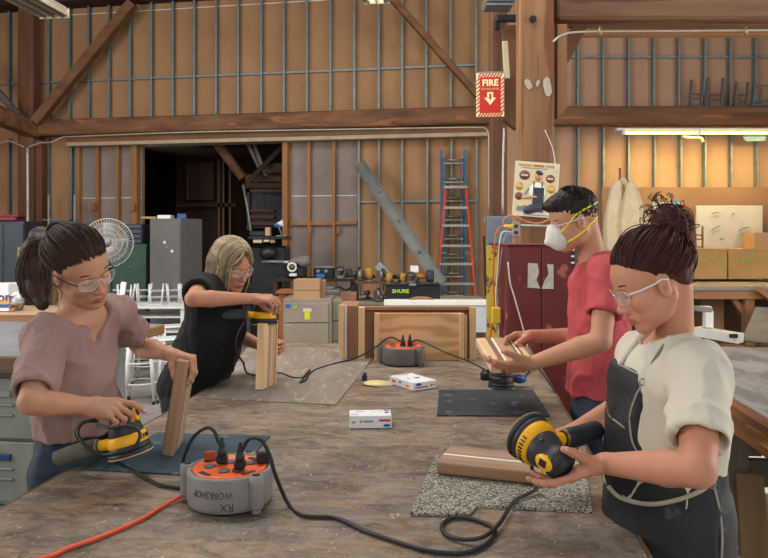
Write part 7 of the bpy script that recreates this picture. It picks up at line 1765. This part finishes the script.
# ======================================================= woman in the cream t-shirt and black apron (front right)
def woman_cream():
    t = thing('person', 'woman with an auburn bun in a cream t-shirt and black apron, front right', 'person', (.74, 1.76, 0), world=True)
    SK = skin_mat('skin_d', 'bc8063', 'ca9074'); LIP = mat('lip_d', 'a66450', 'b06e5a', rough=.4)
    sN, sF = Vector((.712, 1.575, 1.318)), Vector((.692, 1.880, 1.308)); fw = Vector((-.98, -.2, 0)); sd = (sF - sN).normalized()
    H = Frame(P(652, 279, 1.70), (-.885, .02, -.46)); S = .96
    neck, chest, waist, pelvis = Vector((.715, 1.725, 1.360)), Vector((.698, 1.73, 1.21)), Vector((.692, 1.74, 1.06)), Vector((.715, 1.76, .93))
    F = Field(); add_head(F, H, S, .95, 1.05); F.cap(H.p(-.042, 0, -.050), neck - Vector((0, 0, .02)), .036, .047, .015)
    torso(F, neck, chest, waist, pelvis, sd, (.140, .105), (.120, .095), (.13, .10), shoulders=(sN, sF), sh_r=.046)
    eN, wN = P(698, 470, 1.405), P(603, 463.5, 1.64); eF, wF = P(642, 396, 2.06), P(577, 430, 1.93)
    add_arm(F, sN, eN, wN, (.046, .037, .0235)); add_arm(F, sF, eF, wF, (.046, .037, .0235)); nails = []
    add_hand(F, wN, (-.91, .0, -.38), (-.20, .36, .90), -1, ((4, 16, 10), (8, 20, 12), (14, 24, 14), (20, 28, 16)), (50, 34, 4, 8), .97, nails=nails)
    add_hand(F, wF, (-.80, -.40, -.10), (.1, -.2, -1), 1, ((30, 40, 20), (34, 42, 22), (38, 44, 22), (40, 44, 22)), (30, 40, 20, 20), .95, nails=nails)
    parts = mesh_multi(F, .006, [(*bx(H.O, (.15, .145, .155)), .0026), (*bx(wN + Vector((-.08, .03, 0)), (.12, .11, .11)), .0022), (*bx(wF + Vector((-.08, -.03, -.02)), (.12, .11, .10)), .003)])
    mesh_object('body', parts, [SK, LIP], t, skin_match(H, S)); nails_obj(t, nails, M_NAIL)
    face_bits(t, H, S, '5a4632', '33211a', '2a1a14', LIP); glasses(t, H, S, 'e4e8ea', .14, temple_c='d8dcdd')
    b = MB(); b.sphere(H.p(-.012, .078 * S, -.036), .0028, 6); b.build('earring', mat('gold', 'c8a860', rough=.2, metal=.8), t)
    G = Field(); torso(G, neck, chest, waist, pelvis, sd, (.142, .118), (.135, .116), (.145, .112), shoulders=(sN, sF), sh_r=.046, grow=.012)
    SL = ((sN, eN, .72, .062), (sF, eF, .60, .060))
    for s_, e_, tt, r_ in SL: G.cap(s_, s_.lerp(e_, tt + .06), .056, r_, .03)
    for s_, e_, tt, r_ in SL:
        d = (e_ - s_).normalized(); a_ = s_.lerp(e_, tt); G.cap(s_.lerp(e_, tt - .3), a_ + d * .05, .044, r_ - .005, .006, 'sub')
        G.func(lambda x, y, z, a_=a_, d=d: np.maximum(-((x - a_.x) * d.x + (y - a_.y) * d.y + (z - a_.z) * d.z), np.sqrt((x - a_.x) ** 2 + (y - a_.y) ** 2 + (z - a_.z) ** 2) - .12), a_ - Vector((.15,) * 3), a_ + Vector((.15,) * 3))
    G.cap(neck + Vector((-.014, 0, .012)), neck + Vector((-.06, 0, .10)), .062, .10, .006, 'sub'); G.half((0, 0, .99), (0, 0, -1))
    G_shirt = G
    cloth_part(t, G, .0055, mat('cream_tee', 'c9c0ae', 'd4ccba', rough=.85, scale=3, contrast=.7, bump=.08, bscale=400), 't_shirt', .009, (9, 9, 5), 9.3, 2)
    # apron: bib over the front of the torso, skirt round the hips
    A = Field(); torso(A, neck, chest, waist, pelvis, sd, (.142, .118), (.135, .116), (.148, .116), grow=.020)
    A.cap(pelvis, pelvis + fw * .02 - Vector((0, 0, .40)), .170, .195, .03, side=V3(sd), fa=.86)
    c0 = chest; f3 = fw.normalized(); s3 = Vector(sd)
    def bib(x, y, z):     # outside the apron where this is negative
        u = (x - c0.x) * f3.x + (y - c0.y) * f3.y; w_ = np.abs((x - c0.x) * s3.x + (y - c0.y) * s3.y + .0 * z)
        up = np.minimum(z - 1.045, 1.0); half = .088 + .07 * np.clip((1.14 - z) / .1, 0, 1)
        lim = np.minimum(u - .055 + .10 * np.clip((1.10 - z) / .06, 0, 1) * 3, half - w_)
        return np.where(z > 1.045, lim, np.maximum(lim, .05))
    A.func(lambda x, y, z: bib(x, y, z), (0, 0, 0), (2, 3, 2), .004)
    A.half((0, 0, 1.236), (-.12, 0, 1)); A.half((0, 0, .50), (0, 0, -1))
    M_APR = mat('apron_leather', '1b1c1f', '2b2c30', rough=.62, scale=5, contrast=.6, bump=.25, bscale=120, spots='4a4a4a', spot_scale=16, spot_amt=.30)
    cloth_part(t, A, .0055, M_APR, 'apron', .005, (8, 8, 5), 5.5, 1)
    M_TRIM = mat('apron_trim', '8d877c', 'a39d92', rough=.8)
    def surf(pts, F_, lift=.003, Ya=1.35, Yb=2.1):
        out = []
        for x, y in pts:
            a_, b_ = hit(G_shirt, x, y, Ya, Yb, lift), hit(A, x, y, Ya, Yb, lift); out.append(a_ if a_.y < b_.y else b_)
        return spline(out, 5)
    b = MB(); b.tube(surf(((618, 364), (630, 370), (643, 379), (636, 396), (630, 416), (632, 440), (639, 455)), G_shirt, .004), .0024, 6); b.build('apron_edge_trim', M_TRIM, t)
    b = MB(); b.tube(surf(((643, 379), (652, 363), (664, 345), (678, 328), (690, 314)), G_shirt, .004), .0032, 8); b.build('neck_cord', mat('cord_dark_beige', '6d665a', '837b6c', rough=.8), t)
    b = MB(); b.tube(surf(((619, 364), (627, 352), (636, 340)), G_shirt, .004), .006, 8); b.build('neck_strap', mat('strap_offwhite', 'c8c4ba', 'd8d4ca', rough=.8), t)
    b = MB(); b.tube(surf(((608, 486), (618, 496), (634, 502), (655, 504), (680, 499), (700, 491), (712, 482)), A, .006, 1.3, 2.1), .0055, 8); tie = b.build('waist_tie', mat('tie_beige', '9b9078', 'b5aa92', rough=.8), t)
    b = MB(); b.tube(surf(((712, 482), (716, 495), (720, 515), (722, 540), (720, 575)), A, .004, 1.3, 2.2), .003, 6); b.build('apron_edge_trim', M_TRIM, t)
    b = MB(); b.tube(surf(((606, 403), (609, 415), (617, 422), (625, 428)), A, .004, 1.3, 2.1), .0028, 6); b.build('bib_pocket_trim', mat('trim_brown', '8d7c66', 'a39278', rough=.8), t)
    q_ = hit(A, 712, 484, 1.3, 2.2, .008); b = MB(); b.tube([q_ + Vector((.008 * math.cos(a), 0, .010 * math.sin(a))) for a in np.linspace(0, 2 * PI, 12, endpoint=False)], .002, 6, closed=True); b.build('d_ring', M_STEEL, t)
    q_ = hit(G_shirt, 643, 382, 1.3, 2.1, .012); b = MB(); b.tube([q_ + Vector((.008 * math.cos(a), 0, .008 * math.sin(a))) for a in np.linspace(0, 2 * PI, 12, endpoint=False)], .0018, 6, closed=True); b.build('d_ring', M_STEEL, t)
    q_ = P(702, 309, 1.72); b = MB(); b.box(q_, (.045, .02, .012), Matrix.Rotation(.1, 3, 'Y'), .003); b.build('strap_clip', mat('clip_grey', '84888a', '9a9ea0', rough=.4), t)
    trousers(t, pelvis - Vector((0, 0, .02)), sd, fw, MATS['dark_jeans'], hip=(.115, .08), top=.0, back=.03, spread=.055)
    # hair with a messy bun
    HM = hair_mat('hair_auburn', '2e1610', '54291f', .42); K = Field(); LP = lambda *a: H.p(*(S * v for v in a))
    K.el(LP(-.018, 0, .040), [S * v for v in (.1005, .0785, .0865)], np.array(H.R), .02); K.el(LP(-.055, 0, -.005), [S * v for v in (.046, .058, .052)], np.array(H.R), .02)
    K.half(LP(.080, 0, .080), H.R @ Vector((1, 0, -1.10)), .010); K.half(LP(-.05, 0, -.072), H.R @ Vector((.55, 0, -1)), .010)
    for s_ in (-1, 1): K.el(LP(.004, s_ * .087, -.018), [S * v for v in (.026, .03, .036)], np.array(H.R), .006, 'sub')
    bun = P(667, 222, 1.72)
    K.el(bun, (.038, .045, .038), None, .02); K.el(bun + Vector((.018, 0, -.018)), (.034, .04, .034), None, .02)
    v, q = K.mesh(.0042); v = folds(v, q, .002, (50, 50, 30), 2.0); mesh_object('hair', [(v, q)], HM, t)
    g = H.loc(np.array([tuple(bun + Vector((.0, 0, -.03)))]))[0] / S
    strands(t, slick(H, S, tuple(g), 800, seed=9, jitter=.005, front=.080, rad=(.102, .080, .088)), .0014, HM)
    rs = np.random.RandomState(12); gd = []
    for i in range(210):       # coils of the bun
        ax_ = Vector(rs.normal(0, 1, 3)).normalized(); u = ax_.orthogonal().normalized(); w_ = ax_.cross(u); r_ = rs.uniform(.026, .047); c_ = bun + Vector(rs.normal(0, .008, 3)) + Vector((.008, 0, -.008)); a0 = rs.uniform(0, 6.28); ln = rs.uniform(2, 4.6)
        gd.append([c_ + (u * math.cos(a0 + ln * s_) + w_ * math.sin(a0 + ln * s_)) * r_ * (1 + .12 * s_) + ax_ * .012 * math.sin(3 * s_) for s_ in np.linspace(0, 1, 14)])
    for i in range(22):        # loose loops and flyaways
        a = rs.uniform(PI * .25, PI * 1.05); d = Vector((math.cos(a), rs.normal(0, .4), math.sin(a))).normalized(); e = d.orthogonal().normalized(); L_ = rs.uniform(.02, .045)
        gd.append([bun + d * (.030 + L_ * math.sin(s_ * 2.4)) + e * (.018 * s_ * rs.choice((-1, 1)) + .02 * s_ * s_) + Vector((-.018 * s_, 0, .004)) for s_ in np.linspace(0, 1, 9)])
    strands(t, gd, .0012, HM)
    sd_ = sander('large yellow and black sander held sideways over the speckled mat', axes((.85, .50, .02), (.47, -.79, -.30)), P(526.5, 435, 1.73), pad=mat('pad_tan', 'a98a68', 'b89a78', rough=.95), bag_mat=M_TBLK)
    return t
woman_mauve(); woman_black(); man_red(); woman_cream()
